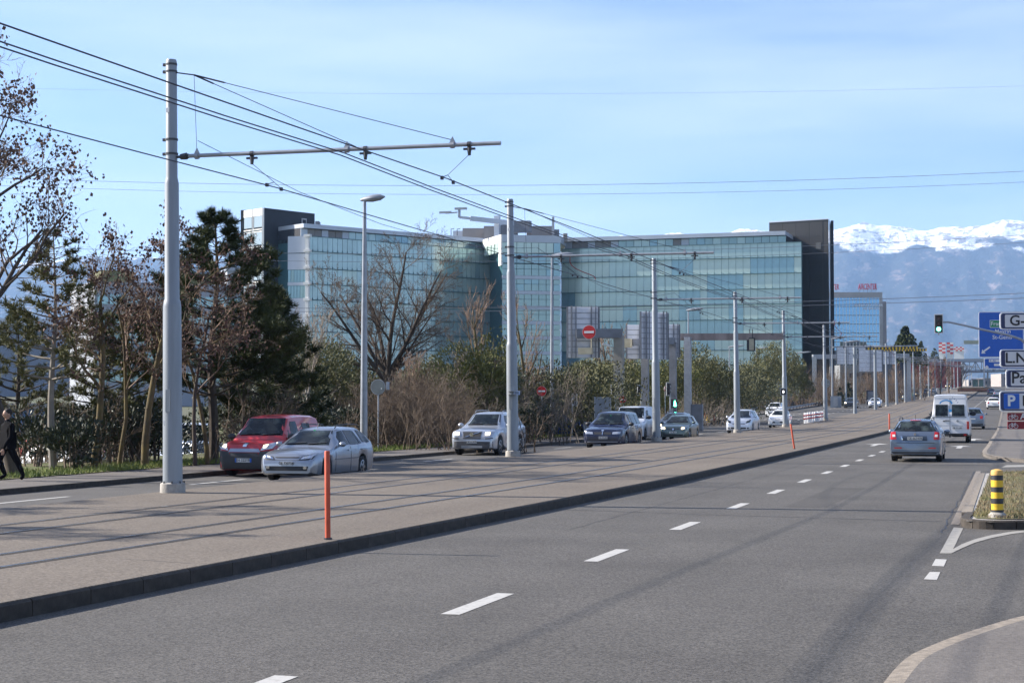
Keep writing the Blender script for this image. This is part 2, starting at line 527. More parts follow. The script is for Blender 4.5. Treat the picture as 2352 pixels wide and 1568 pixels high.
# markings by the island
def zq(zx, zy): return gp((2240 + zx * .4124) / 1.0884, (1060 + zy * .4124) / 1.0884, 0.0)
def ground_poly(name, pts, m, dz, label):
    P = [zq(*p) for p in pts]
    o = MB().add([(p.x, p.y, dz) for p in P], [tuple(range(len(P)))]).build(name, m)
    return structure(o, label)
ground_poly('road_marking', [(168, 940), (248, 943), (268, 897), (205, 895)], M_PAINT, .004, 'white square dash on the asphalt nearest the island, nearer of two')
ground_poly('road_marking', [(217, 858), (290, 862), (308, 820), (240, 817)], M_PAINT, .004, 'white square dash on the asphalt nearest the island, farther of two')
ground_poly('road_marking', [(265, 782), (335, 783), (345, 758), (362, 726), (407, 630), (350, 625)], M_PAINT_OLD, .004, 'worn white bar running up to the kerb of the island')
pts1 = [(345, 758), (400, 727), (480, 697), (580, 672), (700, 652), (780, 645)]
pts2 = [(780, 656), (700, 666), (580, 690), (480, 718), (400, 752), (336, 783)]
P = [zq(*p) for p in pts1 + pts2[::1]]
mbv = MB()
for i in range(5):
    a, b, c, d = zq(*pts1[i]), zq(*pts1[i + 1]), zq(*pts2[4 - i]), zq(*pts2[5 - i])
    mbv.quad((a.x, a.y, .006), (d.x, d.y, .006), (c.x, c.y, .006), (b.x, b.y, .006))
structure(mbv.build('road_marking', M_PAINT_OLD), 'worn white curved line sweeping round the front of the island')

# ------------------------------------------------------------------ right corner pavement
def smooth_line(pts, k=5):
    out = []
    P = [Vector(p) for p in pts]
    for i in range(len(P) - 1):
        p0 = P[max(i - 1, 0)]; p1 = P[i]; p2 = P[i + 1]; p3 = P[min(i + 2, len(P) - 1)]
        for j in range(k):
            t = j / k
            out.append(0.5 * ((2 * p1) + (-p0 + p2) * t + (2 * p0 - 5 * p1 + 4 * p2 - p3) * t * t + (-p0 + 3 * p1 - 3 * p2 + p3) * t ** 3))
    out.append(P[-1])
    return out
def offset_line(L, w):
    out = []
    for i, p in enumerate(L):
        d = (L[min(i + 1, len(L) - 1)] - L[max(i - 1, 0)]).normalized()
        out.append(p + Vector((d.y, -d.x)) * w)
    return out
edge = smooth_line([(-.95, -20), (-.93, 5), (-.9, 10.5), (-.81, 13), (-.62, 14.1), (-.28, 15.25), (.14, 16.37), (.9, 17.8), (2.4, 19.6), (6, 21.6), (14, 23), (40, 24)])
inner = offset_line(edge, .14)
mk = MB()
for i in range(len(edge) - 1):
    a, b, c, d = edge[i], edge[i + 1], inner[i + 1], inner[i]
    mk.quad((a.x, a.y, .045), (d.x, d.y, .05), (c.x, c.y, .05), (b.x, b.y, .045))
    mk.quad((a.x, a.y, -.05), (a.x, a.y, .045), (b.x, b.y, .045), (b.x, b.y, -.05))
M_KERBL = mat('pale_kerb', (0.23, 0.195, 0.155), 0.9, var=0.22, scale=14, bump=0.3, bscale=80)
pv = MB().add([(p.x, p.y, .05) for p in inner] + [(40, -20, .05)], [tuple(reversed(range(len(inner) + 1)))]).build('pavement', M_WALK)
structure(pv, 'pavement corner in the near right, asphalt behind a pale kerb')
mk.build('kerb', M_KERBL, pv)

# ------------------------------------------------------------------ island with grass
M_GRASS = mat('dry_grass', (0.16, 0.125, 0.07), 0.95, col2=(0.10, 0.11, 0.04), scale=2.2, bump=0.6, bscale=40)
isl_pts = [(-.72, 28.6), (-.66, 28.12), (-.3, 27.95), (.3, 28.15), (1.2, 28.6), (5, 30.4), (9, 33), (10, 42), (7.5, 51.5), (4, 52), (1.5, 50.6), (-.2, 48.6), (-.62, 47.5), (-.66, 40), (-.70, 32)]
isl = structure(link('traffic_island', None), 'kerbed island of dry grass in the mouth of the side street')
top = MB().add([(x, y, .12) for x, y in isl_pts], [tuple(range(len(isl_pts)))]).build('island_top', M_CONC, isl)
ins = [(x + (.13 if x < 3 else -.2), y + (.6 if y < 31 else (0 if y < 48 else -.2))) for x, y in isl_pts]
gm = MB(); gv = []; ins = [(min(x, 40), y) for x, y in ins]
# turf sheet, slightly domed
cx, cy = 3.5, 40.0
rings = 7
for r in range(rings + 1):
    t = 1 - r / rings
    for x, y in ins:
        px, py = cx + (x - cx) * t, cy + (y - cy) * t
        gv.append((px, py, .13 + .10 * (1 - t) + .02 * noise.noise(Vector((px * 2, py * 2, 0)))))
nn = len(ins); gf = []
for r in range(rings):
    for i in range(nn):
        gf.append((r * nn + i, r * nn + (i + 1) % nn, (r + 1) * nn + (i + 1) % nn, (r + 1) * nn + i))
turf = gm.add(gv, gf).build('turf', M_GRASS, isl, smooth=True)
rg = np.random.RandomState(5)
def blades(name, pts, h, w, material, parent=None):
    n = len(pts)
    a = rg.uniform(0, 2 * np.pi, n); hh = h * rg.uniform(.5, 1.2, n)
    lean = rg.normal(0, .45, (n, 2)) * hh[:, None]
    d = np.stack([np.cos(a), np.sin(a)], 1) * (w / 2)
    V = np.zeros((n, 3, 3), dtype=np.float32)
    V[:, 0, :2] = pts[:, :2] - d; V[:, 1, :2] = pts[:, :2] + d; V[:, 0, 2] = V[:, 1, 2] = pts[:, 2]
    V[:, 2, :2] = pts[:, :2] + lean; V[:, 2, 2] = pts[:, 2] + hh
    F = np.arange(n * 3).reshape(n, 3)
    return link(name, np_mesh(name, V.reshape(-1, 3), F, material), parent)
def in_poly(px, py, poly):
    c = False; j = len(poly) - 1
    for i in range(len(poly)):
        xi, yi = poly[i]; xj, yj = poly[j]
        if (yi > py) != (yj > py) and px < (xj - xi) * (py - yi) / (yj - yi) + xi: c = not c
        j = i
    return c
bp = []
rr = random.Random(8)
while len(bp) < 22000:
    x, y = rr.uniform(-.6, 5), 28 + 24 * rr.random() ** 1.6
    if in_poly(x, y, ins): bp.append((x, y, .14))
M_BLADE = mat('grass_blades', (0.24, 0.18, 0.10), 0.9, col2=(0.12, 0.14, 0.045), scale=1.6, contrast=(.45, .70))
gb = blades('grass', np.array(bp), .075, .014, M_BLADE, None)
gb['kind'] = 'stuff'; gb['label'] = 'short dry winter grass on the traffic island'
# island kerb stones
line = smooth_line([(-.72, 30.2), (-.78, 28.75), (-.66, 28.2), (-.3, 27.98), (.3, 28.15), (1.2, 28.6), (3, 29.5)], 8)
def stones(line, ln, w, h, z, parent, m):
    acc = 0; i = 0; segs = []
    P = [Vector((p.x, p.y)) for p in line]
    cum = [0]
    for a, b in zip(P, P[1:]): cum.append(cum[-1] + (b - a).length)
    def pt(s):
        for k in range(len(cum) - 1):
            if cum[k + 1] >= s: 
                t = (s - cum[k]) / max(1e-6, cum[k + 1] - cum[k]); return P[k].lerp(P[k + 1], t)
        return P[-1]
    s = 0
    while s + ln < cum[-1]:
        m_ = MB(); a0 = s + .006; a1 = s + ln - .006
        q = [pt(a0 + (a1 - a0) * t / 3) for t in range(4)]
        dirs = [(pt(a0 + (a1 - a0) * t / 3 + .02) - pt(a0 + (a1 - a0) * t / 3 - .02)) for t in range(4)]
        vs = []
        for p, d in zip(q, dirs):
            d = d.normalized() if d.length > 0 else Vector((0, 1)); nrm = Vector((-d.y, d.x))
            for off, zz in ((0, -.06), (0, h - .02), (.02, h), (w, h), (w, -.06)):
                vs.append((p.x + nrm.x * off, p.y + nrm.y * off, z + zz))
        fs = []
        for k in range(3):
            for j in range(4): fs.append((k * 5 + j, (k + 1) * 5 + j, (k + 1) * 5 + j + 1, k * 5 + j + 1))
        fs += [(0, 1, 2, 3, 4), (19, 18, 17, 16, 15)]
        m_.add(vs, fs).build('kerb_stone', m, parent)
        s += ln
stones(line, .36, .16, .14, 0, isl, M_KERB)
strip('kerb_edge', [30.25, 36, 42, 47.5], -.80, -.62, .13, M_KERBL, isl, skirt=.2)
# flat gutter stones left of island
gut = structure(strip('gutter', [28.9, 34, 40, 47.5, 52], -.94, -.80, .006, mat('gutter_stone', (.19, .165, .14), .9, var=.2, scale=10)), 'pale flat gutter strip along the island')

# ------------------------------------------------------------------ far right pavement
pe = smooth_line([(9, 56), (4, 58.3), (1.5, 59.2), (.5, 60.2), (-.4, 62.6), (-.85, 66), (-1.0, 70), (-.95, 80), (-.9, 100), (-.8, 127)])
pts = [(p.x, p.y) for p in pe] + [(-.8, 150), (-.8, 200), (-.8, 260), (-.8, 330), (-.8, 412), (-.8, 600)]
mp_ = MB()
for (x0, y0), (x1, y1) in zip(pts, pts[1:]):
    mp_.quad((x0, y0, g(y0) + .12), (30, y0, g(y0) + .12), (30, y1, g(y1) + .12), (x1, y1, g(y1) + .12))
    mp_.quad((x0, y0, g(y0) - .05), (x0, y0, g(y0) + .12), (x1, y1, g(y1) + .12), (x1, y1, g(y1) - .05))
fp = structure(mp_.build('pavement', M_WALK), 'pavement right of the carriageway beyond the side street')
mk2 = MB()
for (x0, y0), (x1, y1) in zip(pts, pts[1:]):
    mk2.quad((x0 - .01, y0, g(y0) + .124), (x0 + .16, y0 + (.02 if y0 < 66 else 0), g(y0) + .124), (x1 + .16, y1 + (.02 if y1 < 66 else 0), g(y1) + .124), (x1 - .01, y1, g(y1) + .124))
mk2.build('kerb', M_KERBL, fp)
structure(MB().add([(gp(2300, 1073).x, gp(2300, 1073).y, .005), (gp(2352, 1070).x + .8, gp(2352, 1070).y, .005), (gp(2352, 1064).x + .8, gp(2352, 1066).y, .005), (gp(2312, 1068).x, gp(2312, 1068).y, .005)], [(0, 1, 2, 3)]).build('road_marking', M_PAINT_OLD), 'pale stop line behind the grass of the island')

# ------------------------------------------------------------------ left pavement, kerb and verge
ys = frange(-20, 168, 4) + frange(175, 900, 25)
lw = structure(strip('pavement', ys, lambda y: kerb_l(y) - 2.75, lambda y: kerb_l(y) - .12, LEFT_Z + .12, M_WALK), 'asphalt pavement along the left carriageway')
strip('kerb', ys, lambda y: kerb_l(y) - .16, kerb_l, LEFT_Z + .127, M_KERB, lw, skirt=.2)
M_TURF = mat('green_verge', (0.085, 0.115, 0.025), 0.95, col2=(0.13, 0.11, 0.05), scale=0.9, bump=0.6, bscale=20)
vx = [-75, -50, -32.5, -30.5]; vy = sorted(set(ys + [106, 116])); mv = MB(); vv = []; vf = []
for y in vy:
    for x in vx + [kerb_l(y) - 2.75]: vv.append((x, y, g(y) + LEFT_Z + .14 - drop(x, y)))
for i in range(len(vy) - 1):
    for j in range(4): vf.append((i * 5 + j, i * 5 + j + 1, (i + 1) * 5 + j + 1, (i + 1) * 5 + j))
vg = structure(mv.add(vv, vf).build('verge', M_TURF), 'grass verge under the roadside trees, sloping down to the car park')
lot = structure(strip('car_park', frange(10, 104, 10), -74, -32.7, LEFT_Z + .146 - 1.05, M_ASPHL), 'asphalt car park behind the roadside trees')
bp = []
rr = random.Random(9)
while len(bp) < 26000:
    y = 20 + 95 * rr.random(); x = kerb_l(y) - 2.72 - 2.6 * rr.random() ** 1.3
    bp.append((x, y, g(y) + LEFT_Z + .135))
M_BLADEG = mat('green_blades', (0.19, 0.22, 0.045), 0.9, col2=(0.12, 0.16, 0.03), scale=.8)
gb = blades('grass', np.array(bp), .14, .03, M_BLADEG, None)
gb['kind'] = 'stuff'; gb['label'] = 'green grass fringe between the left pavement and the trees'

# seams, repairs and covers in the asphalt
M_SEAM = mat('tar_seam', (.028, .026, .025), .6, var=.3, scale=20)
M_REP = asphalt('repair_asphalt', (.052, .048, .043), (.078, .072, .065), .36, speck_scale=70)
def crack(label, pts, w, dz, mtl=None, seed=1):
    R = random.Random(seed); P = []
    for (x0, y0), (x1, y1) in zip(pts, pts[1:]):
        n = max(2, int(math.hypot(x1 - x0, y1 - y0) / .35))
        for k in range(n):
            t = k / n; P.append(Vector((x0 + (x1 - x0) * t + R.gauss(0, .018), y0 + (y1 - y0) * t + R.gauss(0, .018))))
    P.append(Vector(pts[-1])); m_ = MB()
    for i in range(len(P) - 1):
        a, b = P[i], P[i + 1]; d = (b - a).normalized(); n_ = Vector((-d.y, d.x)) * w / 2 * R.uniform(.6, 1.2)
        m_.quad((a.x - n_.x, a.y - n_.y, g(a.y) + dz), (a.x + n_.x, a.y + n_.y, g(a.y) + dz), (b.x + n_.x, b.y + n_.y, g(b.y) + dz), (b.x - n_.x, b.y - n_.y, g(b.y) + dz))
    return structure(m_.build('seam', mtl or M_SEAM), label)
crack('dark tar seam across the right carriageway', [(-8.4, 31), (-5, 30.2), (-1.1, 29.6)], .035, .003, seed=2)
crack('lengthwise seam beside the gutter of the island', [(-1.02, 27), (-1.0, 36), (-.98, 52)], .03, .003, seed=3)
crack('lengthwise joint between two asphalt strips', [(-6.75, 26), (-6.6, 40), (-6.5, 64)], .012, .003, seed=4)
for i_, (yy0) in enumerate((17.5, 24.2, 33, 41, 52)):
    x_ = kerb_r(yy0) - .2
    crack('narrow joint across the platform paving, number of metres ' + ['seventeen', 'twenty-four', 'thirty-three', 'forty-one', 'fifty-two'][i_], [(x_, yy0), (x_ - 1.2, yy0 + .3)], .012, PLAT + .008, seed=6 + i_)
def sheet(label, pts, dz, mtl):
    return structure(MB().add([(x, y, dz) for x, y in pts], [tuple(range(len(pts)))]).build('repair_patch', mtl), label)
sheet('long narrow asphalt repair beyond the tar seam', [(-4.2, 33), (-3.4, 33), (-3.3, 41), (-4.1, 41)], .002, M_REP)
# ================================================================== tram masts and wires
MAST_X = -16.62
mast_y = [31.4, 56.3, 81.3, 107, 131, 161, 192, 222, 245, 267, 290, 317, 342, 378, 412, 450, 496, 527, 560, 601, 655, 713, 770, 834]
ARM_Z = 6.98
LEAN = -0.012
def lx(z): return LEAN * z
def make_mast(detail=True):
    t = thing('tram_mast', 'x', 'mast', (0, 0, 0), 0, 'tram masts along the platform')
    n = 20 if detail else 10
    MB().tube([(0, 0, -.3), (0, 0, .19), (0, 0, .215)], [.27, .26, .22], n).build('footing', M_CONC, t, smooth=True)
    prof = [(.18, .205), (3.85, .19), (3.97, .172), (4.02, .155), (6.42, .148), (6.52, .130), (6.56, .122), (8.98, .115), (9.03, .10)]
    MB().tube([(lx(z), 0, z) for z, r in prof], [r for z, r in prof], n).build('pole', M_MAST, t, smooth=True)
    if detail:
        for k in range(8):
            a = 2 * math.pi * (k + .5) / 8
            MB().tube([(.232 * math.cos(a), .232 * math.sin(a), .19), (.232 * math.cos(a), .232 * math.sin(a), .245)], .016, 6).build('bolt', M_DARKM, t)
        MB().box((-.10, -.176, 1.45), (.06, .012, .08)).build('sticker', M_WHITE, t)
        for z, r in ((8.78, .125), (7.35, .135), (7.05, .137), (8.93, .123)):
            MB().tube([(lx(z), 0, z - .02), (lx(z), 0, z + .02)], r, 16).box((lx(z) - r - .03, 0, z), (.07, .05, .06)).build('clamp', M_DARKM, t)
        MB().box((-.02, -.198, 1.9), (.11, .02, .46)).build('hatch', M_MAST, t)
        MB().box((lx(8.2) - .02, -.122, 7.95), (.07, .01, .10)).build('number_tag', M_WHITE, t)
    # bracket arm and its stays
    A0 = Vector((lx(ARM_Z) + .13, 0, ARM_Z)); A1 = Vector((7.1, 0, ARM_Z - .02))
    n2 = 10 if detail else 6
    MB().tube([A0 + Vector((.25, 0, .01)), A1], .042, n2).build('arm', M_GALV, t, smooth=True)
    ins = MB().tube([A0, A0 + Vector((.1, 0, 0))], .03, 8).tube([A0 + Vector((.08, 0, 0)), A0 + Vector((.22, 0, .01))], [.06, .075], 8).tube([A0 + Vector((.2, 0, .01)), A0 + Vector((.27, 0, .01))], .05, 8)
    ins.build('insulator', M_DARKM, t)
    top = Vector((lx(8.75) + .12, 0, 8.75)); kn = Vector((.42, 0, 8.68))
    def on_arm(x): 
        k = (x - A0.x) / (A1.x - A0.x); return Vector((x, 0, A0.z + (A1.z - A0.z) * k))
    r = .008 if detail else .01
    MB().tube([top, kn], r * 1.8, 5).build('shackle', M_CABLE, t)
    for q_ in (on_arm(6.1) + Vector((0, 0, .1)), on_arm(4.05) + Vector((0, 0, .05))):
        e_ = kn.lerp(q_, .12)
        MB().tube([kn, e_, e_.lerp(q_, .01), q_], [r * 2.2, r * 2.2, r, r], 5).build('stay_wire', M_CABLE, t)
    MB().tube([kn, on_arm(.5)], r * .7, 4).build('stay_wire', M_CABLE, t)
    for x in (6.1, 3.85, .5):
        cl = MB()
        p = on_arm(x)
        cl.tube([p + Vector((-.04, 0, 0)), p + Vector((.04, 0, 0))], .065, 8)
        cl.add([p + Vector((-.07, -.02, .03)), p + Vector((.07, -.02, .03)), p + Vector((0, -.02, .17)), p + Vector((-.07, .02, .03)), p + Vector((.07, .02, .03)), p + Vector((0, .02, .17))], [(0, 1, 2), (5, 4, 3), (0, 3, 4, 1), (1, 4, 5, 2), (2, 5, 3, 0)])
        cl.build('arm_clamp', M_GALV, t)
    for x in (1.75, 6.45, 4.25):
        hg = MB()
        p = on_arm(x)
        hg.tube([p + Vector((-.035, 0, 0)), p + Vector((.035, 0, 0))], .06, 8)
        hg.box(p + Vector((0, 0, -.09)), (.24, .05, .04)).tube([p + Vector((0, 0, -.06)), p + Vector((0, 0, -.22))], [.05, .03], 6)
        hg.build('hanger', M_DARKM, t)
    for x, xw in ((1.75, 2.25), (6.45, 6.0)):
        dr = MB(); p = on_arm(x) - Vector((0, 0, .2)); zz = 6.44 - .17
        q = Vector((xw, 0, zz + .1))
        dr.tube([p, q], .006, 4).tube([q, (xw, -.35, zz + .01)], .008, 4).tube([q, (xw, .35, zz + .01)], .008, 4)
        dr.box((xw, -.35, zz), (.05, .07, .07)).box((xw, .35, zz), (.05, .07, .07))
        dr.build('dropper', M_CABLE, t)
    return t
mA = make_mast(True); mB_ = make_mast(False)
names = ['tall grey tram mast nearest the camera, left of the red van', 'grey tram mast standing in front of the silver off-roader',
         'grey tram mast between the white van and the green hatchback', 'grey tram mast in front of the silver people carrier',
         'grey tram mast carrying a small black signal box', 'grey tram mast beside the red and white short posts']
ords = ['seventh', 'eighth', 'ninth', 'tenth', 'eleventh', 'twelfth', 'thirteenth', 'fourteenth', 'fifteenth', 'sixteenth', 'seventeenth', 'eighteenth', 'nineteenth', 'twentieth', 'twenty-first', 'twenty-second', 'twenty-third', 'twenty-fourth']
for i, y in enumerate(mast_y):
    if i in (6, 7): continue
    lab = names[i] if i < 6 else 'grey tram mast, %s from the near end of the row' % ords[i - 6]
    src = mA if i < 6 else mB_
    loc = (MAST_X, y, g(y) + PLAT)
    if i in (0, 8):
        src.location = loc; src['label'] = lab
    else:
        dup(src, lab, loc)
# catenary wires: nodes at the masts with a little sag between
def wire(name, x, z, label, r, ys, sag=.10, zig=0.0, m=M_CABLE, cat='cable'):
    pts = []
    for i in range(len(ys) - 1):
        y0, y1 = ys[i], ys[i + 1]
        k = 5 if y0 < 300 else 2
        for j in range(k):
            t = j / k; y = y0 + (y1 - y0) * t
            s0 = zig * (1 if i % 2 else -1); s1 = -s0
            pts.append((x + sh(y) + s0 + (s1 - s0) * t, y, g(y0) + (g(y1) - g(y0)) * t + PLAT + z - sag * 4 * t * (1 - t)))
    o = MB().tube(pts, r, 5).build(name, m, None, smooth=True)
    tag(o, label, cat, None)
    return o
wy = [6.0] + mast_y
wire('contact_wire', -10.35, 6.30, 'contact wire hanging over the right tram track', .012, wy, .04, .12)
wire('contact_wire', -14.05, 6.26, 'contact wire hanging over the left tram track', .012, wy, .04, .12)
wire('feeder_cable', -12.42, 6.90, 'upper of two black feeder cables slung under the mast arms', .013, wy, .12)
wire('feeder_cable', -12.50, 6.86, 'lower of two black feeder cables slung under the mast arms', .013, wy, .125)
wire('suspension_wire', -15.7, 7.30, 'thin wire strung from mast to mast above the arms', .007, wy[1:], .75)
# red looped connecting leads
def lead(p, q, label, bow=.35):
    p, q = Vector(p), Vector(q); m = (p + q) / 2
    pts = [p]
    for k in range(1, 8):
        t = k / 8
        pts.append(p.lerp(q, t) + Vector((math.sin(t * 2 * math.pi) * -bow * .5, 0, -math.sin(t * math.pi) * .12)))
    pts.append(q)
    tag(MB().tube(pts, .016, 6).build('connecting_lead', mat('red_lead', (.28, .03, .03), .5, var=0), None, smooth=True), label, 'cable')
lead((-14.55, 56.3, 7.1), (-13.95, 57.5, 6.4), 'dark red looped lead hanging from the arm of the second mast')
lead((-10.4, 107, 7.3), (-10.2, 108.4, 6.4), 'red looped lead hanging from the arm of the fourth mast', .25)
lead((-10.9, 161, 7.5), (-10.4, 163, 6.6), 'red looped lead in front of the dark tower', .3)

# long power lines crossing high above
def span(pts, r, label):
    P = [at(*p) for p in pts]
    L = smooth_line([(p.x, p.y, p.z) for p in P], 8) if False else None
    out = []
    for i in range(25):
        t = i / 24
        # quadratic through the three points
        a, b, c = P
        out.append(a * (1 - t) * (1 - 2 * t) + b * 4 * t * (1 - t) + c * t * (2 * t - 1))
    tag(MB().tube(out, r, 5).build('power_line', M_CABLE2, None, smooth=True), label, 'power line', 'power lines crossing high over the road')
span([(-300, 193, 210), (1176, 216, 200), (2700, 186, 190)], .010, 'thinnest and topmost power line crossing the blue sky')
span([(-300, 398, 170), (1176, 426, 160), (2700, 374, 150)], .020, 'upper power line of the pair across the middle of the sky')
span([(-300, 414, 170), (1176, 447, 160), (2700, 400, 150)], .017, 'lower power line of the pair across the middle of the sky')
span([(-300, 552, 215), (1176, 582, 205), (2700, 516, 195)], .026, 'upper power line passing over the top floor of the glass building')
span([(-300, 568, 215), (1176, 600, 205), (2700, 532, 195)], .024, 'lower power line passing over the top floor of the glass building')
span([(-300, 690, 180), (1176, 706, 175), (2700, 656, 170)], .03, 'upper power line crossing the lower floors of the glass building')
span([(-300, 699, 180), (1176, 714, 175), (2700, 669, 170)], .03, 'lower power line crossing the lower floors of the glass building')

# ================================================================== street furniture
def tube_thing(name, label, cat, mbs, loc=(0, 0, 0), group=None, rz=0):
    t = thing(name, label, cat, loc, rz, group)
    for nm, mb, m in mbs: mb.build(nm, m, t, smooth=True)
    return t
def lamp(label, x, y, z0, z1, head=1.5, r=.11, hz=0.0):
    h = z1 - z0
    t = thing('street_lamp', label, 'street lamp', (x, y, z0), 0, 'street lamps left of the road')
    MB().tube([(0, 0, -.2), (0, 0, h * .5), (0, 0, h)], [r, r * .78, r * .42], 12).build('pole', M_GALV, t, smooth=True)
    hd = MB()
    c = Matrix.Rotation(hz, 4, 'Z')
    vs = []; n = 8; prof = [(-.18, .05), (0, .10), (.35 * head, .15), (.75 * head, .13), (head, .03)]
    pts = [c @ Vector((u, 0, h + .02 + .10 * u)) for u, w in prof]
    hd.tube(pts, [w for u, w in prof], 10)
    hd.build('lamp_head', M_GALV, t, smooth=True)
    return t
p = gx(836, 69.2); lamp('tall street lamp with flat head between the silver estate and the round sign', p.x, p.y, LEFT_Z, 10.45, .9, .16)
p = gx(1268, 101); lamp('tall street lamp right of the second tram mast', p.x, p.y, 0, 10.9, 1.3, .14)
p = gx(1582, 150); lamp('street lamp rising behind the portal of the rusty beam', p.x, p.y, g(150) - .1, 10.4, 1.4, .13)
for px, Z, yb, yt, lab in ((1676, 235, 931.6, 797, 'street lamp rising left of the fourth mast above the fence'), (1737.5, 248, 926, 801.5, 'street lamp behind the fence, in front of the green shrubs'),
                      (1786, 262, 920.3, 807, 'street lamp behind the fence left of the fifth mast'), (1833, 276, 914, 811, 'street lamp behind the fence right of the fifth mast'),
                      (1912, 255, 911, 778, 'thin street lamp in front of the dark tower edge'), (1943, 250, 919, 786, 'thin street lamp behind the seventh mast')):
    b = at(px, yb, Z); tp = at(px, yt, Z)
    lamp(lab, b.x, b.y, b.z - .3, tp.z, 2.2, .15)

def round_sign(label, px, py, Z, dia, zb, face='back', name='road_sign', rz=0.0, ow=1.0, post=True):
    c = at(px, py, Z)
    t = thing(name, label, 'road sign', (c.x, c.y, zb), rz)
    h = c.z - zb
    if post: MB().tube([(0, .05, -.2), (0, .05, h)], .035, 8).build('post', M_GALV, t, smooth=True)
    r = dia / 2
    MB().tube([(0, 0, h), (0, .02, h)], r, 28).build('rim', M_GALV if face == 'back' else M_WHITE, t)
    if face == 'back':
        MB().tube([(0, -.006, h), (0, .0, h)], r * .92, 28).build('back_plate', mat('sign_back', (.16, .18, .18), .5, .2, var=.08), t)
        MB().box((r * .5, -.012, h - r * .2), (.05, .01, .05)).build('sticker', M_WHITE, t)
    else:
        MB().tube([(0, -.012, h), (0, .0, h)], r * .97, 28).build('disc', M_RED, t)
        MB().box((0, -.016, h), (r * 1.45, .01, r * .32)).build('bar', M_WHITE, t)
    return t
fa = YAW * .2
t = round_sign('back of a round sign on a thin grey post at the verge', 868, 888.5, 72, .67, LEFT_Z, 'back')
sp = MB().box((.40, .12, 4.05 - 1.2), (.05, .3, .34)).build('side_plate', M_GALV, t)
sp.location = (0, 0, 0)
round_sign('red no-entry disc on the beam of the first sign gantry', 1353, 762.5, 111, .92, 0.0, 'no', post=False)
round_sign('red no-entry sign half hidden in the shrubs right of the second mast', 1244, 898, 96, .58, -.1, 'no')
round_sign('red no-entry sign standing above the roof of the white van', 1430, 917.5, 108, .46, 0, 'no')
round_sign('small no-entry sign just left of the third tram mast', 1477, 893, 121, .44, 0, 'no', rz=1.25)
round_sign('small no-entry sign on the column right of the third mast', 1529, 893, 124, .44, 0, 'no', rz=1.25)
round_sign('faded no-entry disc edge-on beside the ribbed sign back', 1527, 769, 120, .95, 0, 'no', rz=1.3, post=False)
t = round_sign('back of a pale round sign high on the sixth mast', 1897, 880, 162, .85, g(161), 'back', post=False)
M_RUST = mat('rusty_beam', (.27, .22, .20), .8, var=.25, scale=1.5, stretch=(1, 1, .3))
M_GANT = mat('gantry_steel', (.18, .19, .21), .6, .2, var=.15, scale=2)
M_GANTB = mat('brown_gantry', (.27, .25, .21), .7, var=.12, scale=1.5)
M_SBACK = mat('sign_back_sheet', (.66, .67, .71), .5, .25, var=.06, scale=2)
def sign_back(t, c, w, h, rz, nrib, posts, label=None):
    """ribbed back of a big traffic sign; c = centre in parent space"""
    R = Matrix.Translation(Vector(c)) @ Matrix.Rotation(rz, 4, 'Z')
    sh_ = MB()
    k = nrib
    for i in range(k):
        z0 = -h / 2 + h * i / k; z1 = z0 + h / k
        vs = [R @ Vector(v) for v in ((-w / 2, 0, z0 + .02), (w / 2, 0, z0 + .02), (w / 2, 0, z1 - .02), (-w / 2, 0, z1 - .02), (-w / 2, .08, z0), (w / 2, .08, z0), (w / 2, .08, z1), (-w / 2, .08, z1))]
        o = MB().add(vs, [(0, 1, 2, 3), (7, 6, 5, 4), (0, 4, 5, 1), (1, 5, 6, 2), (2, 6, 7, 3), (3, 7, 4, 0)]).build('panel', M_SBACK, t)
    fr = MB(); rb = MB()
    for i in range(1, k):
        z = -h / 2 + h * i / k
        rb.add([R @ Vector(v) for v in ((-w / 2, -.03, z - .03), (w / 2, -.03, z - .03), (w / 2, -.03, z + .012), (-w / 2, -.03, z + .012), (-w / 2, .03, z - .03), (w / 2, .03, z - .03), (w / 2, .03, z + .012), (-w / 2, .03, z + .012))], [(0, 1, 2, 3), (7, 6, 5, 4), (0, 4, 5, 1), (1, 5, 6, 2), (2, 6, 7, 3), (3, 7, 4, 0)])
    rb.build('ribs', M_GALV, t)
    for s in (-1, 1):
        fr.beam(R @ Vector((s * w / 2, 0, -h / 2)), R @ Vector((s * w / 2, 0, h / 2)), .08, .12)
    for xx in posts:
        fr.beam(R @ Vector((xx, -.14, -h / 2)), R @ Vector((xx, -.14, h / 2 + .1)), .12, .08)
        fr.beam(R @ Vector((xx + .3, -.14, -h / 2)), R @ Vector((xx + .3, -.14, h / 2 + .1)), .12, .05)
    fr.build('frame', M_GANT, t)
# gantry 1
b = gx(1422, 113)
t = thing('sign_gantry', 'brown-grey cantilever gantry holding a ribbed sign back and a no-entry disc', 'gantry', (b.x, b.y, 0))
zt = at(1418, 771, 113).z
MB().beam((0, 0, -.2), (0, 0, zt), .62, .62).build('column', M_GANTB, t)
MB().beam((.25, -.05, zt + .15), (-2.75 , -.9, zt + .15), .5, .62).build('beam', M_GANT, t)
MB().box((0, -.32, 4.2), (.70, .03, .05)).box((0, -.32, 3.75), (.70, .03, .05)).build('band', M_GALV, t)
cc = at(1337, 763, 113.5) - Vector((b.x, b.y, 0))
sign_back(t, (cc.x, cc.y + .3, cc.z), 2.15, 3.45, .32, 9, [-.8, .55])
MB().tube([(-1.05, -.25, zt - .55), (-.55, -.45, zt - .68)], .07, 8).tube([(-.7, -.3, zt - .7), (-.35, -.1, zt - .8)], .03, 6).build('camera_housing', M_WHITE, t, smooth=True)
q = at(1345, 806, 112) - Vector((b.x, b.y, 0))
MB().box(q, (.95, .4, .42)).tube([q + Vector((.4, 0, .2)), q + Vector((.4, 0, 1.0))], .03, 6).build('hanging_box', mat('beige_box', (.42, .38, .27), .7, var=.1), t)
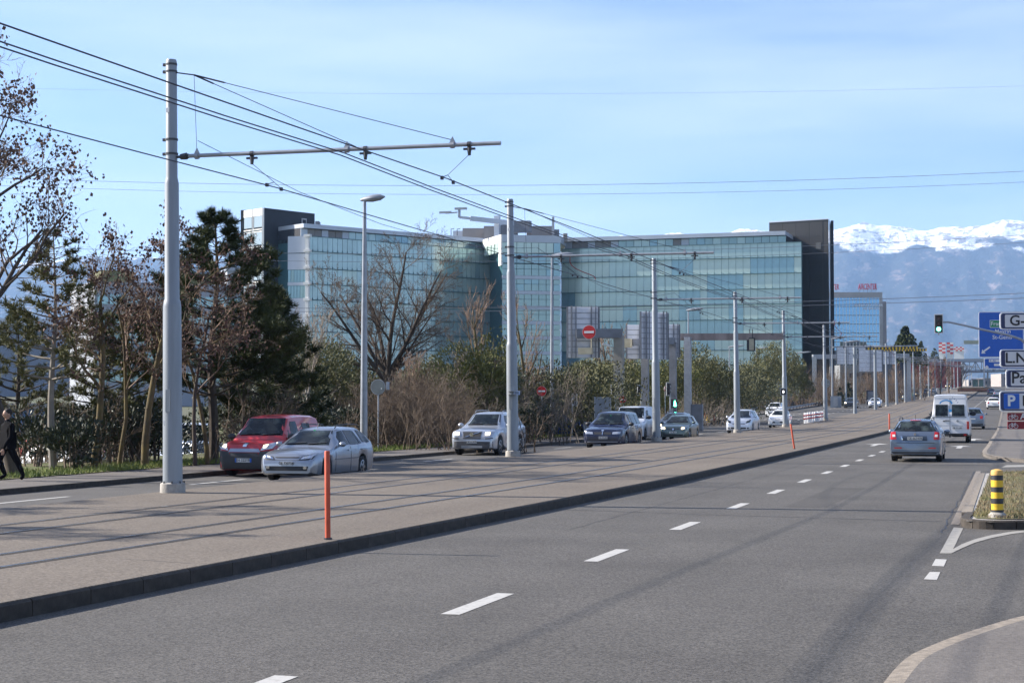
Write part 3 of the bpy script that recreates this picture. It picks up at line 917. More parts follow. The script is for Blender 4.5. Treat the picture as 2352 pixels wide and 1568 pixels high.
# gantry 2: dark portal with angled sign
b = gx(1482, 118); b2 = gx(1546, 125)
t = thing('sign_gantry', 'dark steel portal carrying two sign backs behind the third mast', 'gantry', (b.x, b.y, 0))
e = b2 - b; z1 = at(1482, 790, 118).z; z2 = at(1546, 786, 125).z
MB().beam((0, 0, -.2), (0, 0, z1), .42, .5).build('column', M_GANT, t)
MB().beam((e.x, e.y, -.2), (e.x, e.y, z2), .42, .5).build('column', M_GANT, t)
MB().beam((-.9, -.6, z1 + .1), (e.x, e.y, z2 + .12), .4, .5).build('beam', M_GANT, t)
MB().box((-1.25, -.9, z1 + .05), (.9, .6, .6)).build('end_box', mat('beige_box', (.42, .38, .27)), t)
cc = at(1486, 784, 119.5) - Vector((b.x, b.y, 0)); sign_back(t, (cc.x - .6, cc.y + .8, cc.z), 2.1, 2.45, .3, 7, [-.1])
cc = at(1503, 771, 117) - Vector((b.x, b.y, 0)); sign_back(t, cc, 2.6, 3.3, .95, 9, [-.9, .75])
cc = at(1541, 783, 127) - Vector((b.x, b.y, 0)); sign_back(t, cc, 1.3, 2.5, .3, 7, [.2])
# gantry 3: wide portal
b = gx(1580, 128); zt = at(1580, 774, 128).z
t = thing('sign_gantry', 'wide portal with a long rusty beam reaching to the fifth mast', 'gantry', (b.x, b.y, 0))
MB().beam((0, 0, -.3), (0, 0, zt), .5, .5).build('column', M_GALV, t)
e = gx(1797, 130) - b
MB().beam((-1.0, 0, zt + .02), (e.x, e.y, zt + .12), .5, .52).build('beam', M_RUST, t)
q = at(1725, 791, 129.3) - Vector((b.x, b.y, 0))
MB().box(q, (.62, .3, 1.02)).box(q + Vector((-.12, 0, .8)), (.05, .05, .8)).box(q + Vector((.12, 0, .8)), (.05, .05, .8)).build('signal_case', M_BLACK, t)
MB().box(q + Vector((.06, -.17, 0)), (.36, .03, .86)).build('case_door', mat('beige_box', (.42, .38, .27)), t)
MB().tube([(-.25, -.05, zt - 1.75), (-.75, -.1, zt - 1.72), (-.8, -.1, zt - 1.5)], .03, 6).tube([(-.95, -.2, zt - 1.35), (-.62, -.05, zt - 1.2)], .09, 8).build('floodlight', M_GALV, t)
MB().box((.55, .2, 1.0), (1.1, .6, 2.0)).build('cabinet', M_GANT, t)
# gantry 4: pale portal with sign backs, far
b = at(1871, 905, 298); zt = at(1871, 819, 298).z
t = thing('sign_gantry', 'pale portal frame spanning the far left carriageway', 'gantry', (b.x, b.y, b.z))
e = at(2088, 922, 303) - b
MB().beam((0, 0, -.6), (0, 0, zt - b.z), .75, .75).build('column', M_GALV, t)
MB().beam((e.x, e.y, e.z - .6), (e.x, e.y, zt - b.z), .55, .75).build('column', M_GALV, t)
MB().beam((-.3, 0, zt - b.z), (e.x, e.y, zt - b.z + .3), .6, .8).build('beam', M_GALV, t)
for (x0, x1, y0, y1) in ((1922, 1966, 797, 836), (1972, 2026, 793, 853), (2028, 2058, 802, 836)):
    cc = at((x0 + x1) / 2, (y0 + y1) / 2, 296) - b
    sign_back(t, (cc.x, cc.y, cc.z), (x1 - x0) * 296 / FPX, (y1 - y0) * 296 / FPX, YAW, 6, [0])
# yellow-black striped height beams of the two clearance gantries (on masts)
M_STRIPE = None
def stripe_beam(label, p0, p1, hgt):
    a = at(*p0); b_ = at(*p1)
    t = thing('clearance_beam', label, 'clearance beam', tuple(a))
    d = (b_ - a); n = 30
    MB().beam((0, 0, 0), d, .25, .12).build('rail', M_GALV, t)
    y_ = MB(); k_ = MB()
    start = .38
    for i in range(n):
        t0 = start + (1 - start) * i / n; t1 = start + (1 - start) * (i + 1) / n
        (y_ if i % 2 else k_).beam(d * t0 + Vector((0, 0, -.1 - hgt / 2)), d * t1 + Vector((0, 0, -.1 - hgt / 2)), .12, hgt)
    y_.build('yellow_stripes', M_YEL, t); k_.build('black_stripes', M_BLACK, t)
stripe_beam('yellow and black striped height limit beam, nearer of the two', (1913, 797, 190), (2107, 793.5, 196), .30)
stripe_beam('yellow and black striped height limit beam, farther of the two', (1960, 799, 214), (2128, 799, 222), .30)
for px, Z, zt_, lab in ((1964, 190, 797, 'stout grey column under the near striped beam'), (2011, 215, 799, 'stout grey column under the far striped beam')):
    b = at(px, 945, Z); tp = at(px, zt_, Z)
    t = thing('beam_column', lab, 'column', (b.x, b.y, g(b.y)))
    MB().tube([(0, 0, -.3), (0, 0, tp.z - g(b.y))], [.21, .18], 12).build('pole', M_MAST, t, smooth=True)

# traffic lights
M_GLOW = mat('green_signal_glow', (.1, .8, .5), .3, var=0, emit=(.10, 1.0, .62), estr=6.0)
M_LENS = mat('dark_lens', (.06, .015, .012), .25, var=0)
def signal(t, c, s=1.0, rz=0, lit=True, frame=True):
    """three-lamp head centred at c"""
    def X(v): return Vector(c) + Matrix.Rotation(rz, 3, 'Z') @ (Vector(v) * s)
    R3 = Matrix.Rotation(rz, 4, 'Z')
    if frame: MB().box(X((0, .04, 0)), (.44 * s, .02, .98 * s), M=R3).build('backboard', M_WHITE, t)
    MB().box(X((0, .08, 0)), (.36 * s, .18 * s, .90 * s), M=R3).box(X((0, 0.012, 0)), (.36 * s, .03, .90 * s), M=R3).build('housing', M_BLACK, t)
    for k, zz in enumerate((.28, 0, -.28)):
        m = M_GLOW if (k == 2 and lit) else M_LENS
        nm = 'green_lamp' if (k == 2 and lit) else 'lens'
        MB().tube([X((0, -.01, zz)), X((0, -.035, zz))], .105 * s, 16).build(nm, m, t)
        vis = MB()
        for j in range(9):
            a0 = math.pi * (-.1 + 1.2 * j / 9); a1 = math.pi * (-.1 + 1.2 * (j + 1) / 9)
            r = .125 * s
            vis.quad(X((math.cos(a0) * .125, -.01, zz + math.sin(a0) * .125)), X((math.cos(a1) * .125, -.01, zz + math.sin(a1) * .125)), X((math.cos(a1) * .125, -.17, zz + math.sin(a1) * .12)), X((math.cos(a0) * .125, -.17, zz + math.sin(a0) * .12)))
        vis.build('visor', M_BLACK, t)
c = at(2156, 743, 83)
px0 = at(2400, 900, 83)
t = thing('traffic_light', 'traffic light showing green, hung out over the road on a curved arm', 'traffic light', (px0.x, px0.y, g(px0.y) + .1))
L = lambda px, py: at(px, py, 83) - Vector((px0.x, px0.y, g(px0.y) + .1))
signal(t, L(2156, 743), .97)
MB().tube([(0, 0, 0), (0, 0, L(2400, 880).z), L(2385, 830), L(2366, 799), L(2345, 779), L(2315, 769), L(2262, 758), L(2215, 747), L(2176, 739)], [.09, .085, .075, .07, .065, .06, .055, .05, .045], 10).build('arm', M_GALV, t, smooth=True)
MB().box(L(2170, 740), (.3, .08, .08)).box(L(2156, 767), (.08, .12, .1)).build('bracket', M_GALV, t)
for px, py, Z, s, lab, rz, lit in ((1408, 894, 111, .75, 'dark traffic light beside the brown gantry column', 1.2, False), (1468, 896, 117, .75, 'dark traffic light left of the third mast', 1.2, False), (1535, 893, 123, 1.0, 'dark traffic light with pale edge right of the third mast', 1.3, False)):
    c = at(px, py, Z)
    t = thing('traffic_light', lab, 'traffic light', (c.x, c.y, 0))
    signal(t, (0, 0, c.z), s, rz, lit)
    MB().tube([(.12, .1, -.2), (.12, .1, c.z + .3)], .05, 8).build('post', M_GALV, t, smooth=True)
c = at(1548, 926, 124)
t = thing('pedestrian_signal', 'small pedestrian signal glowing green behind the green hatchback', 'traffic light', (c.x, c.y, 0))
MB().tube([(-.15, .1, -.2), (-.15, .1, c.z + .2)], .05, 8).build('post', M_GALV, t)
MB().box((0, 0.05, c.z), (.5, .2, .62)).build('housing', M_BLACK, t)
MB().add([(-.02, -.06, c.z - .22), (.2, -.06, c.z - .22), (.12, -.06, c.z + .2), (.04, -.06, c.z + .2)], [(0, 1, 2, 3)]).build('green_figure', M_GLOW, t)
c = at(1801, 899, 130.2)
t = thing('tram_signal', 'small square tram signal with one white light on the fifth mast', 'tram signal', (c.x, c.y - .35, c.z))
MB().box((0, 0, 0), (.50, .16, .56)).build('frame', M_GALV, t)
MB().box((0, -.09, 0), (.40, .04, .46)).build('face', M_BLACK, t)
MB().sphere((0, -.11, -.02), .06, 8, 6, (1, .4, 1.7)).build('white_light', mat('white_glow', (1, 1, 1), .3, var=0, emit=(1, 1, 1), estr=2), t)
c = at(1186, 902, 58.4)
t = thing('mast_plate', 'small blue-white number plate clamped to the second tram mast', 'plate', (c.x, c.y - .1, c.z))
MB().box((.05, 0, 0), (.22, .02, .13)).build('plate', mat('pale_blue_plate', (.35, .45, .62), .5, var=.1), t)
MB().box((.05, -.012, .02), (.16, .005, .02)).box((.05, -.012, -.02), (.16, .005, .02)).build('print', M_INK, t)
MB().tube([(-.14, .1, .05), (-.14, .1, .075)], .2, 16).tube([(-.14, .1, -.06), (-.14, .1, -.035)], .2, 16).build('band', M_GALV, t)

# orange delineator posts
def opost(label, px, py, z, h, lean=0, r=.045):
    p = gp(px, py, z)
    t = thing('delineator_post', label, 'post', tuple(p), 0, 'orange-red flexible posts')
    MB().tube([(0, 0, 0), (lean * .5, 0, h * .5), (lean, 0, h - .015), (lean, 0, h)], [r, r, r, r * .8], 14).build('tube', M_ORANGE, t, smooth=True)
    MB().tube([(0, 0, -.02), (0, 0, .03)], r * 1.5, 10).build('foot', M_DARKM, t)
opost('upright orange-red post on the platform edge in the foreground', 753, 1239, PLAT, 1.2, -.015, .038)
opost('orange-red post leaning left on the platform edge near the fifth mast', 1824.7, 1031, PLAT, 1.02, -.14, .036)
opost('slim orange-red post at the platform corner left of the grey estate', 2043, 987, PLAT + .03, 1.15, 0, .05)
for px, py, z, Z, lab in ((1297, 995, -.1, 0, 'orange-red post beside the blue car at the car park exit'), (1471 - 120, 992, -.1, 0, 'orange-red post left of the dark blue people carrier'), (1619.5, 970, .1, 0, 'orange-red post just left of the yellow striped bollard'), (1640, 978, 0, 0, 'orange-red post at the tip of the left kerb')):
    opost(lab, px, py, z, 1.0, 0, .06)
# yellow-black bollards
def bollard(label, loc, h, r):
    t = thing('bollard', label, 'bollard', loc)
    MB().tube([(0, 0, 0), (0, 0, .05), (0, 0, .09)], [r * 1.6, r * 1.5, r * 1.05], 20).build('foot', M_CONC, t, smooth=True)
    n = 6; z0 = .09; dz = (h - .09 - .08) / n
    zz = z0
    hs = [.45, 1.15, 1, 1.15, 1, 1.25, .95]
    tot = sum(hs); u = (h - .09 - .10) / tot
    for i, k in enumerate(hs):
        MB().tube([(0, 0, zz), (0, 0, zz + u * k)], r, 24).build('band', M_BLACK if i % 2 == 0 else M_YEL, t, smooth=True)
        zz += u * k
    MB().tube([(0, 0, zz), (0, 0, zz + .06), (0, 0, h - .02), (0, 0, h)], [r * 1.01, r * 1.01, r * .9, r * .3], 24).build('cap', mat('ochre_cap', (.60, .36, .10), .7, var=.1), t, smooth=True)
p = gp(2291, 1188, .13); bollard('yellow and black banded bollard on the grass island in the near right', tuple(p), .80, .098)
p = at(1626.4, 973, 151); bollard('small yellow and black banded bollard at the far left kerb', (p.x, p.y, p.z), .78, .18)
# short red/white post row on the platform edge
t = None
pr = MB().tube([(0, 0, 0), (0, 0, .88), (0, 0, .92)], [.07, .07, .05], 10).mesh('post', M_WHITE, True)
bd = MB().tube([(0, 0, .62), (0, 0, .72)], .076, 10).tube([(0, 0, .34), (0, 0, .44)], .076, 10).mesh('red_band', M_RED)
for i in range(12):
    y = 146 + i * 1.32
    lab = 'white short post with red bands, %s of the row beside the sixth mast' % ['nearest', 'second', 'third', 'fourth', 'fifth', 'sixth', 'seventh', 'eighth', 'ninth', 'tenth', 'eleventh', 'farthest'][i]
    t = tag(link('short_post', pr, None, (PL_L + .15, y, g(y) + PLAT)), lab, 'post', 'red and white short posts on the platform edge')
    link('red_band', bd, t)
bb = thing('barrier_board', 'two red boards running along the row of short white posts', 'barrier', (PL_L + .05, 146, g(146) + PLAT))
for zz in (.67, .39):
    MB().beam((0, -.2, zz), (0, 14.8, g(161) - g(146) + zz), .03, .09).build('board', M_RED, bb)
# fence panels of the far ramp
A = at(1635.5, 957, 200); B = at(1867, 925, 285)
t = thing('metal_fence', 'long grey panel fence behind the left carriageway', 'fence', (A.x, A.y, A.z))
D = B - A; npan = 36
M_FENCE = mat('fence_panel', (.22, .25, .29), .5, .3, var=.12, scale=.4)
ang = math.atan2(D.y, D.x); Lp = D.length / npan
pm = MB().box((Lp / 2, 0, .65), (Lp - .12, .05, 1.3))
for k in range(5): pm.box((Lp * (k + .5) / 5, -.05, .65), (.10, .05, 1.26))
pm = pm.mesh('panel', M_FENCE)
po = MB().box((0, 0, .7), (.1, .14, 1.45)).mesh('post', M_GALV)
for i in range(npan):
    q = D * (i / npan)
    link('panel', pm, t, tuple(q), ang); link('post', po, t, tuple(q), ang)
# guard rail
A = at(1790, 951, 214); B = at(1920, 926, 300)
t = thing('guard_rail', 'steel guard rail along the outer edge of the left carriageway', 'guard rail', (A.x, A.y, A.z))
D = B - A
MB().beam((0, 0, .62), D + Vector((0, 0, .62)), .06, .30).build('rail', M_GALV, t)
po = MB().box((0, 0, .3), (.14, .14, .75)).mesh('post', mat('rusty_post', (.16, .09, .06), .8))
for i in range(22): link('post', po, t, tuple(D * (i / 21)))
# small fence near blue car & low barrier
A = gx(1560, 140); B = gx(1612, 146)
t = thing('guard_rail', 'short low guard rail behind the green hatchback', 'guard rail', (A.x, A.y, .1))
D = B - A
MB().beam((0, 0, .62), D + Vector((0, 0, .62)), .06, .28).build('rail', M_GALV, t)
for i in range(4): link('post', po, t, tuple(D * (i / 3)))
for px, Z, w, h, lab in ((1384, 100, .95, 1.5, 'grey sign panel with frame seen behind the white van roof'), (1375, 92, 1.6, 1.05, 'pale wire fence panel left of the dark blue people carrier')):
    c = gx(px, Z)
    t = thing('panel_fence', lab, 'fence', (c.x, c.y, .9 if h > 1.2 else -.05), YAW)
    MB().box((0, 0, h / 2), (w, .04, h)).build('sheet', M_FENCE, t)
    MB().box((-w / 2, -.02, h / 2), (.06, .06, h + .1)).box((w / 2, -.02, h / 2), (.06, .06, h + .1)).box((0, -.02, h), (w, .06, .06)).build('frame', M_GALV, t)
    MB().box((-w / 2, 0, -.45), (.06, .06, .95)).build('post', M_GALV, t)
c = gx(1314, 100)
t = thing('post_sign', 'narrow white sign on a thin post among the shrubs', 'road sign', (c.x, c.y, -.1))
MB().tube([(0, 0, 0), (0, 0, 2.75)], .05, 8).build('post', M_GALV, t); MB().box((.18, -.04, 2.35), (.30, .04, .72)).build('plate', M_WHITE, t); MB().box((.18, -.065, 2.35), (.2, .01, .55)).build('plate_field', M_FENCE, t)

# ================================================================== signs at the right edge
M_SW = mat('sign_white_shade', (.62, .62, .64), .5, var=.05)
M_NAVY = mat('navy_border', (.02, .03, .10), .4, var=0)
def rrect(w, h, r, n=5):
    out = []
    for cx_, cz_, a0 in ((w / 2 - r, h / 2 - r, 0), (-w / 2 + r, h / 2 - r, 90), (-w / 2 + r, -h / 2 + r, 180), (w / 2 - r, -h / 2 + r, 270)):
        for k in range(n + 1):
            a = math.radians(a0 + 90 * k / n); out.append((cx_ + r * math.cos(a), cz_ + r * math.sin(a)))
    return out
RX = Matrix.Rotation(math.pi / 2, 4, 'X')
def board(parent, name, cx_, cz_, w, h, r, y0, y1, m):
    P = rrect(w, h, r)
    M = Matrix.Translation((cx_, 0, cz_)) @ Matrix.Rotation(math.pi / 2, 4, 'X')
    # rotation maps z to -y
    return MB().prism(P, -y1, -y0, M).build(name, m, parent)
ZS = 30.0
s0 = at(2440, 928, ZS)
sg_yaw = YAW * .4
def sign_thing(name, label, px0, px1, y0, y1, kind):
    a = at(px0, y1, ZS); b_ = at(px1, y0, ZS)
    w = (px1 - px0) * ZS / FPX; h = (y1 - y0) * ZS / FPX
    c = at((px0 + px1) / 2, (y0 + y1) / 2, ZS)
    t = thing(name, label, 'direction sign', (c.x, c.y, c.z), YAW * .55, 'direction signs stacked at the right edge')
    return t, w, h
for (y0, y1, txt, x0, lab, ts) in ((716.7, 756.5, 'G-B', 2299.5, 'white direction sign reading G-B, topmost at the right edge', .26),
                            (801.8, 843.5, 'L.N. I', 2300, 'white direction sign reading L.N., second from the top', .26),
                            (848, 891, 'Pat', 2313, 'white direction sign reading Pat, just above the parking sign', .29)):
    t, w, h = sign_thing('direction_sign', lab, x0, 2500, y0, y1, 0)
    board(t, 'outer_frame', 0, 0, w, h, .05, -.01, .03, M_WHITE)
    board(t, 'border', 0, 0, w - .035, h - .035, .045, -.016, -.008, M_NAVY)
    board(t, 'face', .02, 0, w - .13, h - .085, .02, -.022, -.014, M_SW)
    off = {'G-B': .17, 'L.N. I': .095, 'Pat': .105}[txt]
    lettering(txt, ts, M_INK, t, (-w / 2 + off, -.025, 0 if txt != 'Pat' else .01), 0, .004)
t, w, h = sign_thing('direction_sign', 'white parking direction sign with a blue P field', 2299, 2500, 897.5, 944.5, 0)
board(t, 'outer_frame', 0, 0, w, h, .05, -.01, .03, M_WHITE)
board(t, 'border', 0, 0, w - .035, h - .035, .045, -.016, -.008, M_NAVY)
board(t, 'face', .02, 0, w - .11, h - .085, .02, -.022, -.014, M_SW)
board(t, 'parking_field', -w / 2 + .205, 0, .27, .27, .01, -.028, -.02, M_BLUE)
lettering('P', .27, M_WHITE, t, (-w / 2 + .205, -.032, 0), 0, .008, 'C'); lettering('E', .26, M_INK, t, (-w / 2 + .40, -.028, 0), 0, .004)
M_DRED = mat('cycle_route_red', (.20, .008, .016), .5, var=.05)
def bicycle(parent, x, z, s, m):
    mb = MB()
    def ring(cx_, cz_, r, tk):
        n = 18
        for k in range(n):
            a0, a1 = 2 * math.pi * k / n, 2 * math.pi * (k + 1) / n
            mb.quad((cx_ + r * math.cos(a0), 0, cz_ + r * math.sin(a0)), (cx_ + r * math.cos(a1), 0, cz_ + r * math.sin(a1)), (cx_ + (r - tk) * math.cos(a1), 0, cz_ + (r - tk) * math.sin(a1)), (cx_ + (r - tk) * math.cos(a0), 0, cz_ + (r - tk) * math.sin(a0)))
    def ln(a, b, tk):
        a, b = Vector((a[0], 0, a[1])), Vector((b[0], 0, b[1])); d = (b - a).normalized(); nrm = Vector((-d.z, 0, d.x)) * tk / 2
        mb.quad(a - nrm, b - nrm, b + nrm, a + nrm)
    r = .27 * s; tk = .055 * s
    A, Bp = (-.32 * s, -.12 * s), (.32 * s, -.12 * s)
    ring(*A, r, tk); ring(*Bp, r, tk)
    for a, b in ((A, (-.15 * s, .16 * s)), ((-.15 * s, .16 * s), (.2 * s, .16 * s)), ((.2 * s, .16 * s), Bp), ((.2 * s, .16 * s), (0, -.12 * s)), ((0, -.12 * s), (-.15 * s, .16 * s)), (A, (0, -.12 * s)), ((-.17 * s, .16 * s), (-.19 * s, .26 * s)), ((-.27 * s, .27 * s), (-.1 * s, .27 * s)), ((.2 * s, .16 * s), (.16 * s, .3 * s)), ((.16 * s, .3 * s), (.3 * s, .28 * s))):
        ln(a, b, tk)
    mb.build('bicycle_symbol', m, parent, (x, -.02, z))
for (y0, y1, txt, lab) in ((947.7, 965, 'A', 'dark red cycle route sign with bicycle and letter A'), (967.6, 985, '', 'dark red cycle route sign with bicycle, lowest of the stack')):
    t, w, h = sign_thing('cycle_sign', lab, 2317, 2500, y0, y1, 0)
    board(t, 'face', 0, 0, w, h, .012, -.01, .02, M_DRED)
    bicycle(t, -w / 2 + .10, .0, .14, M_SW)
    if txt: lettering(txt, .15, M_SW, t, (-w / 2 + .215, -.014, 0), 0, .003)
t = thing('sign_post', 'grey posts carrying the stacked direction signs, just outside the right edge', 'post', (at(2440, 900, ZS).x, at(2440, 900, ZS).y + .06, .1))
MB().tube([(0, 0, 0), (0, 0, 3.85)], .045, 10).tube([(.35, 0, 0), (.35, 0, 3.85)], .045, 10).build('post', M_GALV, t, smooth=True)

# blue motorway signs
ZB = 150
def bsign(px0, px1, y0, y1, label, Z=ZB):
    c = at((px0 + px1) / 2, (y0 + y1) / 2, Z); w = (px1 - px0) * Z / FPX; h = (y1 - y0) * Z / FPX
    t = thing('motorway_sign', label, 'road sign', (c.x, c.y, c.z), YAW * .6)
    board(t, 'edge', 0, 0, w, h, .12, 0, .05, M_WHITE)
    board(t, 'face', 0, 0, w - .14, h - .14, .08, -.02, .01, M_BLUE)
    return t, w, h, (lambda px, py: ((px - (px0 + px1) / 2) * Z / FPX, -.03, ((y0 + y1) / 2 - py) * Z / FPX))
t, w, h, q = bsign(2249, 2350, 715.5, 820.5, 'large blue direction sign for France, Meyrin and St-Genis')
x_, y_, z_ = q(2297, 743.5); board(t, 'green_border', x_, z_, 1.78, .68, .04, -.03, -.02, M_WHITE); board(t, 'green_field', x_, z_, 1.70, .60, .03, -.036, -.028, M_GREEN)
lettering('France', .50, M_WHITE, t, (q(2277, 743.5)[0], -.045, z_), 0, .004)
lettering('Meyrin', .50, M_WHITE, t, q(2286, 761), 0, .004); lettering('St-Genis', .50, M_WHITE, t, q(2280, 774.5), 0, .004)
ax, _, az = q(2265, 803)
MB().add([(ax + a * .62, -.03, az + b * .62) for a, b in ((-.65, -.55), (-.05, -.52), (-.22, -.32), (.62, .32), (.50, .50), (-.36, -.12), (-.52, .06))], [tuple(range(7))]).build('arrow', M_WHITE, t)
pz = at(2352, 928, ZB)
MB().beam((1.6, .1, -c.z), (1.6, .1, 0), .25, .25).beam((1.6, .1, .2), (-1.2, .1, .2), .12, .12).build('support', M_GALV, t)
t, w, h, q = bsign(2262, 2390, 822, 847, 'smaller blue sign under the large blue direction sign', 156)
x_, y_, z_ = q(2290, 828); board(t, 'white_field', x_, z_, 1.4, .26, .02, -.03, -.02, M_WHITE); lettering('E - Est', .2, M_BLUE, t, (x_ - .6, -.04, z_), 0, .004)
x_, y_, z_ = q(2291, 837.5); board(t, 'white_field', x_, z_, .55, .22, .02, -.03, -.02, M_WHITE)
ax, _, az = q(2268, 843)
MB().box((ax, -.03, az), (.26, .01, .26), M=Matrix.Rotation(.78, 4, 'Y')).build('arrow', M_WHITE, t)
a = at(2216, 786, 170)
t = thing('gantry_beam', 'pale green-grey beam end showing left of the blue sign', 'gantry', tuple(a))
MB().box((1.2, 0, 0), (2.6, .4, .36)).build('beam', mat('green_grey', (.22, .26, .22), .6), t)
MB().beam((9, 0, -9), (9, 0, .3), .4, .4).beam((2.4, .05, .0), (9, .05, 0), .3, .35).build('support', M_GALV, t)
# ================================================================== vehicles
_paint = {}
def paint(name, col, metal=0.35, rough=0.32):
    return mat('paint_' + name, col, rough, metal, var=0.03, scale=1.5, coat=0.8)
M_UNDER = mat('underbody', (.015, .015, .016), .9, var=0)
def mat_ip(xs, ys):
    return lambda u: float(np.interp(u, xs, ys))
def make_wheel(r, w, parent, loc, side, rimcol=None):
    n = 24
    prof = [(-w / 2, r * .62), (-w / 2, r * .93), (-w / 2 + .02, r), (w / 2 - .02, r), (w / 2, r * .93), (w / 2, r * .62)]
    vs, fs = [], []
    for k in range(n):
        a = 2 * math.pi * k / n
        for x, rr_ in prof: vs.append((x, rr_ * math.cos(a), rr_ * math.sin(a)))
    m = len(prof)
    for k in range(n):
        k2 = (k + 1) % n
        for j in range(m - 1): fs.append((k * m + j, k2 * m + j, k2 * m + j + 1, k * m + j + 1))
    fs.append(tuple(k * m for k in range(n))); fs.append(tuple(k * m + m - 1 for k in reversed(range(n))))
    wh = MB().add(vs, fs).build('wheel', M_RUBBER, parent, loc, smooth=True)
    rm = MB(); s = side; x0 = s * (w / 2 + .004)
    rr_ = r * .64
    # rim ring and five spokes
    for k in range(n):
        a0, a1 = 2 * math.pi * k / n, 2 * math.pi * (k + 1) / n
        rm.quad((x0, rr_ * math.cos(a0), rr_ * math.sin(a0)), (x0, rr_ * math.cos(a1), rr_ * math.sin(a1)), (x0 + s * .008, rr_ * .86 * math.cos(a1), rr_ * .86 * math.sin(a1)), (x0 + s * .008, rr_ * .86 * math.cos(a0), rr_ * .86 * math.sin(a0)))
    for k in range(5):
        a = 2 * math.pi * k / 5
        c, sn = math.cos(a), math.sin(a)
        def P(u, v, xx): return (xx, u * c - v * sn, u * sn + v * c)
        rm.quad(P(.0, -.045, x0 + s * .02), P(rr_ * .9, -.032, x0 + s * .006), P(rr_ * .9, .032, x0 + s * .006), P(0, .045, x0 + s * .02))
    rm.tube([(x0, 0, 0), (x0 + s * .03, 0, 0)], .05, 10)
    rm.build('rim', rimcol or M_RIM, wh)
    return wh
class Car:
    """u runs from the nose (0) to the tail (L); local front looks along -Y"""
    def __init__(s, name, label, cat, pnt, L, W, H, hood, belt, clear, wr, fo, wb, cowl, rs, re, tail, nose=.62, wt_hood=.80, wt_roof=.66, group='cars on the road', tz=None, back_w=.9, ntaper=.84, kind='', roof_z=None):
        s.L, s.W, s.H = L, W, H
        s.hood, s.belt, s.clear, s.wr, s.fo, s.wb, s.cowl, s.rs, s.re, s.tail = hood, belt, clear, wr, fo, wb, cowl, rs, re, tail
        s.t = thing(name, label, cat, (0, 0, 0), 0, group)
        hw = W / 2
        cz = s.cz = hood + .07
        tz = tz or belt + .02
        top = [(0, nose - .10), (.03, nose), (.10, hood - .09), (.30, hood - .03), (cowl * .6, hood + .03), (cowl, cz), (rs, H - .06), (rs + .25, H - .02), ((rs + re) / 2, H), (re - .2, H - .02), (re, H - .06), (L - tail, tz + .03), (L - .05, tz - .08), (L, tz - .2)]
        if tail < .02: top = top[:-3] + [(L - .03, tz + .02), (L, tz - .05)]
        top = sorted(top)
        s.ztop = mat_ip([a for a, b in top], [b for a, b in top])
        wts = [(0, wt_hood), (cowl, wt_hood), (rs, wt_roof), (re, wt_roof), (L - tail, min(.86, wt_roof + .12)), (L, .80)]
        s.wt = mat_ip([a for a, b in wts], [b * hw for a, b in wts])
        tp = [(0, ntaper), (.06, ntaper + .05), (.18, .96), (.5, .99), (1.2, 1), (L - .7, 1), (L - .25, .985), (L - .06, back_w + .04), (L, back_w)]
        tw = mat_ip([a for a, b in tp], [b * hw for a, b in tp])
        s.tw = tw
        axles = (fo, fo + wb); R = wr + .055
        us = set([a for a, b in top] + [a for a, b in tp] + [L * k / 14 for k in range(15)])
        for c in axles:
            us = {u for u in us if abs(u - c) > R + .03}
            for k in range(13): us.add(c - R * math.cos(math.pi * k / 12))
        for c in (rs, re, cowl, L - tail): us.add(c)
        us = sorted(us)
        u2 = [us[0]]
        for u in us[1:]:
            if u - u2[-1] > .012: u2.append(u)
        us = u2
        def zb(u):
            z = clear
            if u < .3: z = clear + .06 * (1 - u / .3)
            if u > L - .4: z = clear + .08 * (u - L + .4) / .4
            for c in axles:
                if abs(u - c) < R: z = max(z, wr + math.sqrt(max(0, R * R - (u - c) ** 2)))
            return z
        V, F = [], []
        for u in us:
            zt = s.ztop(u); b_ = zb(u); w = tw(u); zbt = min(belt, zt - .07) if u > cowl * .9 else min(belt, zt - .10)
            zbt = max(zbt, b_ + .06)
            wt_ = min(s.wt(u), w * .97)
            y = u - L / 2
            cab = zt - zbt > .25
            p6 = (w * .93, zbt + .03) if cab else (w * .93, zbt + (zt - zbt) * .45)
            mid = b_ + .5 * (zbt - b_)
            rowz = [(0, b_), (w * .90, b_), (w * .975, b_ + .03), (w, mid), (w * .995, b_ + .80 * (zbt - b_)), (w * .965, zbt), p6, (wt_, zt - (.055 if cab else .02)), (wt_ - .10, zt - .008), (wt_ * .4, zt + .012), (0, zt + .016)]
            for x, z in rowz: V.append((x, y, z))
            for x, z in rowz[1:-1]: V.append((-x, y, z))
        nr = 11; tot = nr + nr - 2
        def idx(i, j, sd):
            if sd > 0 or j in (0, nr - 1): return i * tot + j
            return i * tot + nr + j - 1
        for i in range(len(us) - 1):
            for j in range(nr - 1):
                F.append((idx(i, j, 1), idx(i, j + 1, 1), idx(i + 1, j + 1, 1), idx(i + 1, j, 1)))
                F.append((idx(i, j, -1), idx(i + 1, j, -1), idx(i + 1, j + 1, -1), idx(i, j + 1, -1)))
        e = len(us) - 1
        F.append(tuple([idx(0, j, -1) for j in range(nr)] + [idx(0, j, 1) for j in reversed(range(1, nr - 1))]))
        F.append(tuple([idx(e, j, 1) for j in range(nr)] + [idx(e, j, -1) for j in reversed(range(1, nr - 1))]))
        s.paint = pnt
        mb = MB().add(V, F)
        s.body = mb.build('body', pnt, s.t, smooth=True, sharp=32)
        s.bvh = BVHTree.FromPolygons([Vector(v) for v in V], F)
        un = MB().box((0, 0, clear + (wr * 2 + .1 - clear) / 2 + .02), (W - .50, L - .5, wr * 2 + .1 - clear))
        un.build('underbody', M_UNDER, s.t)
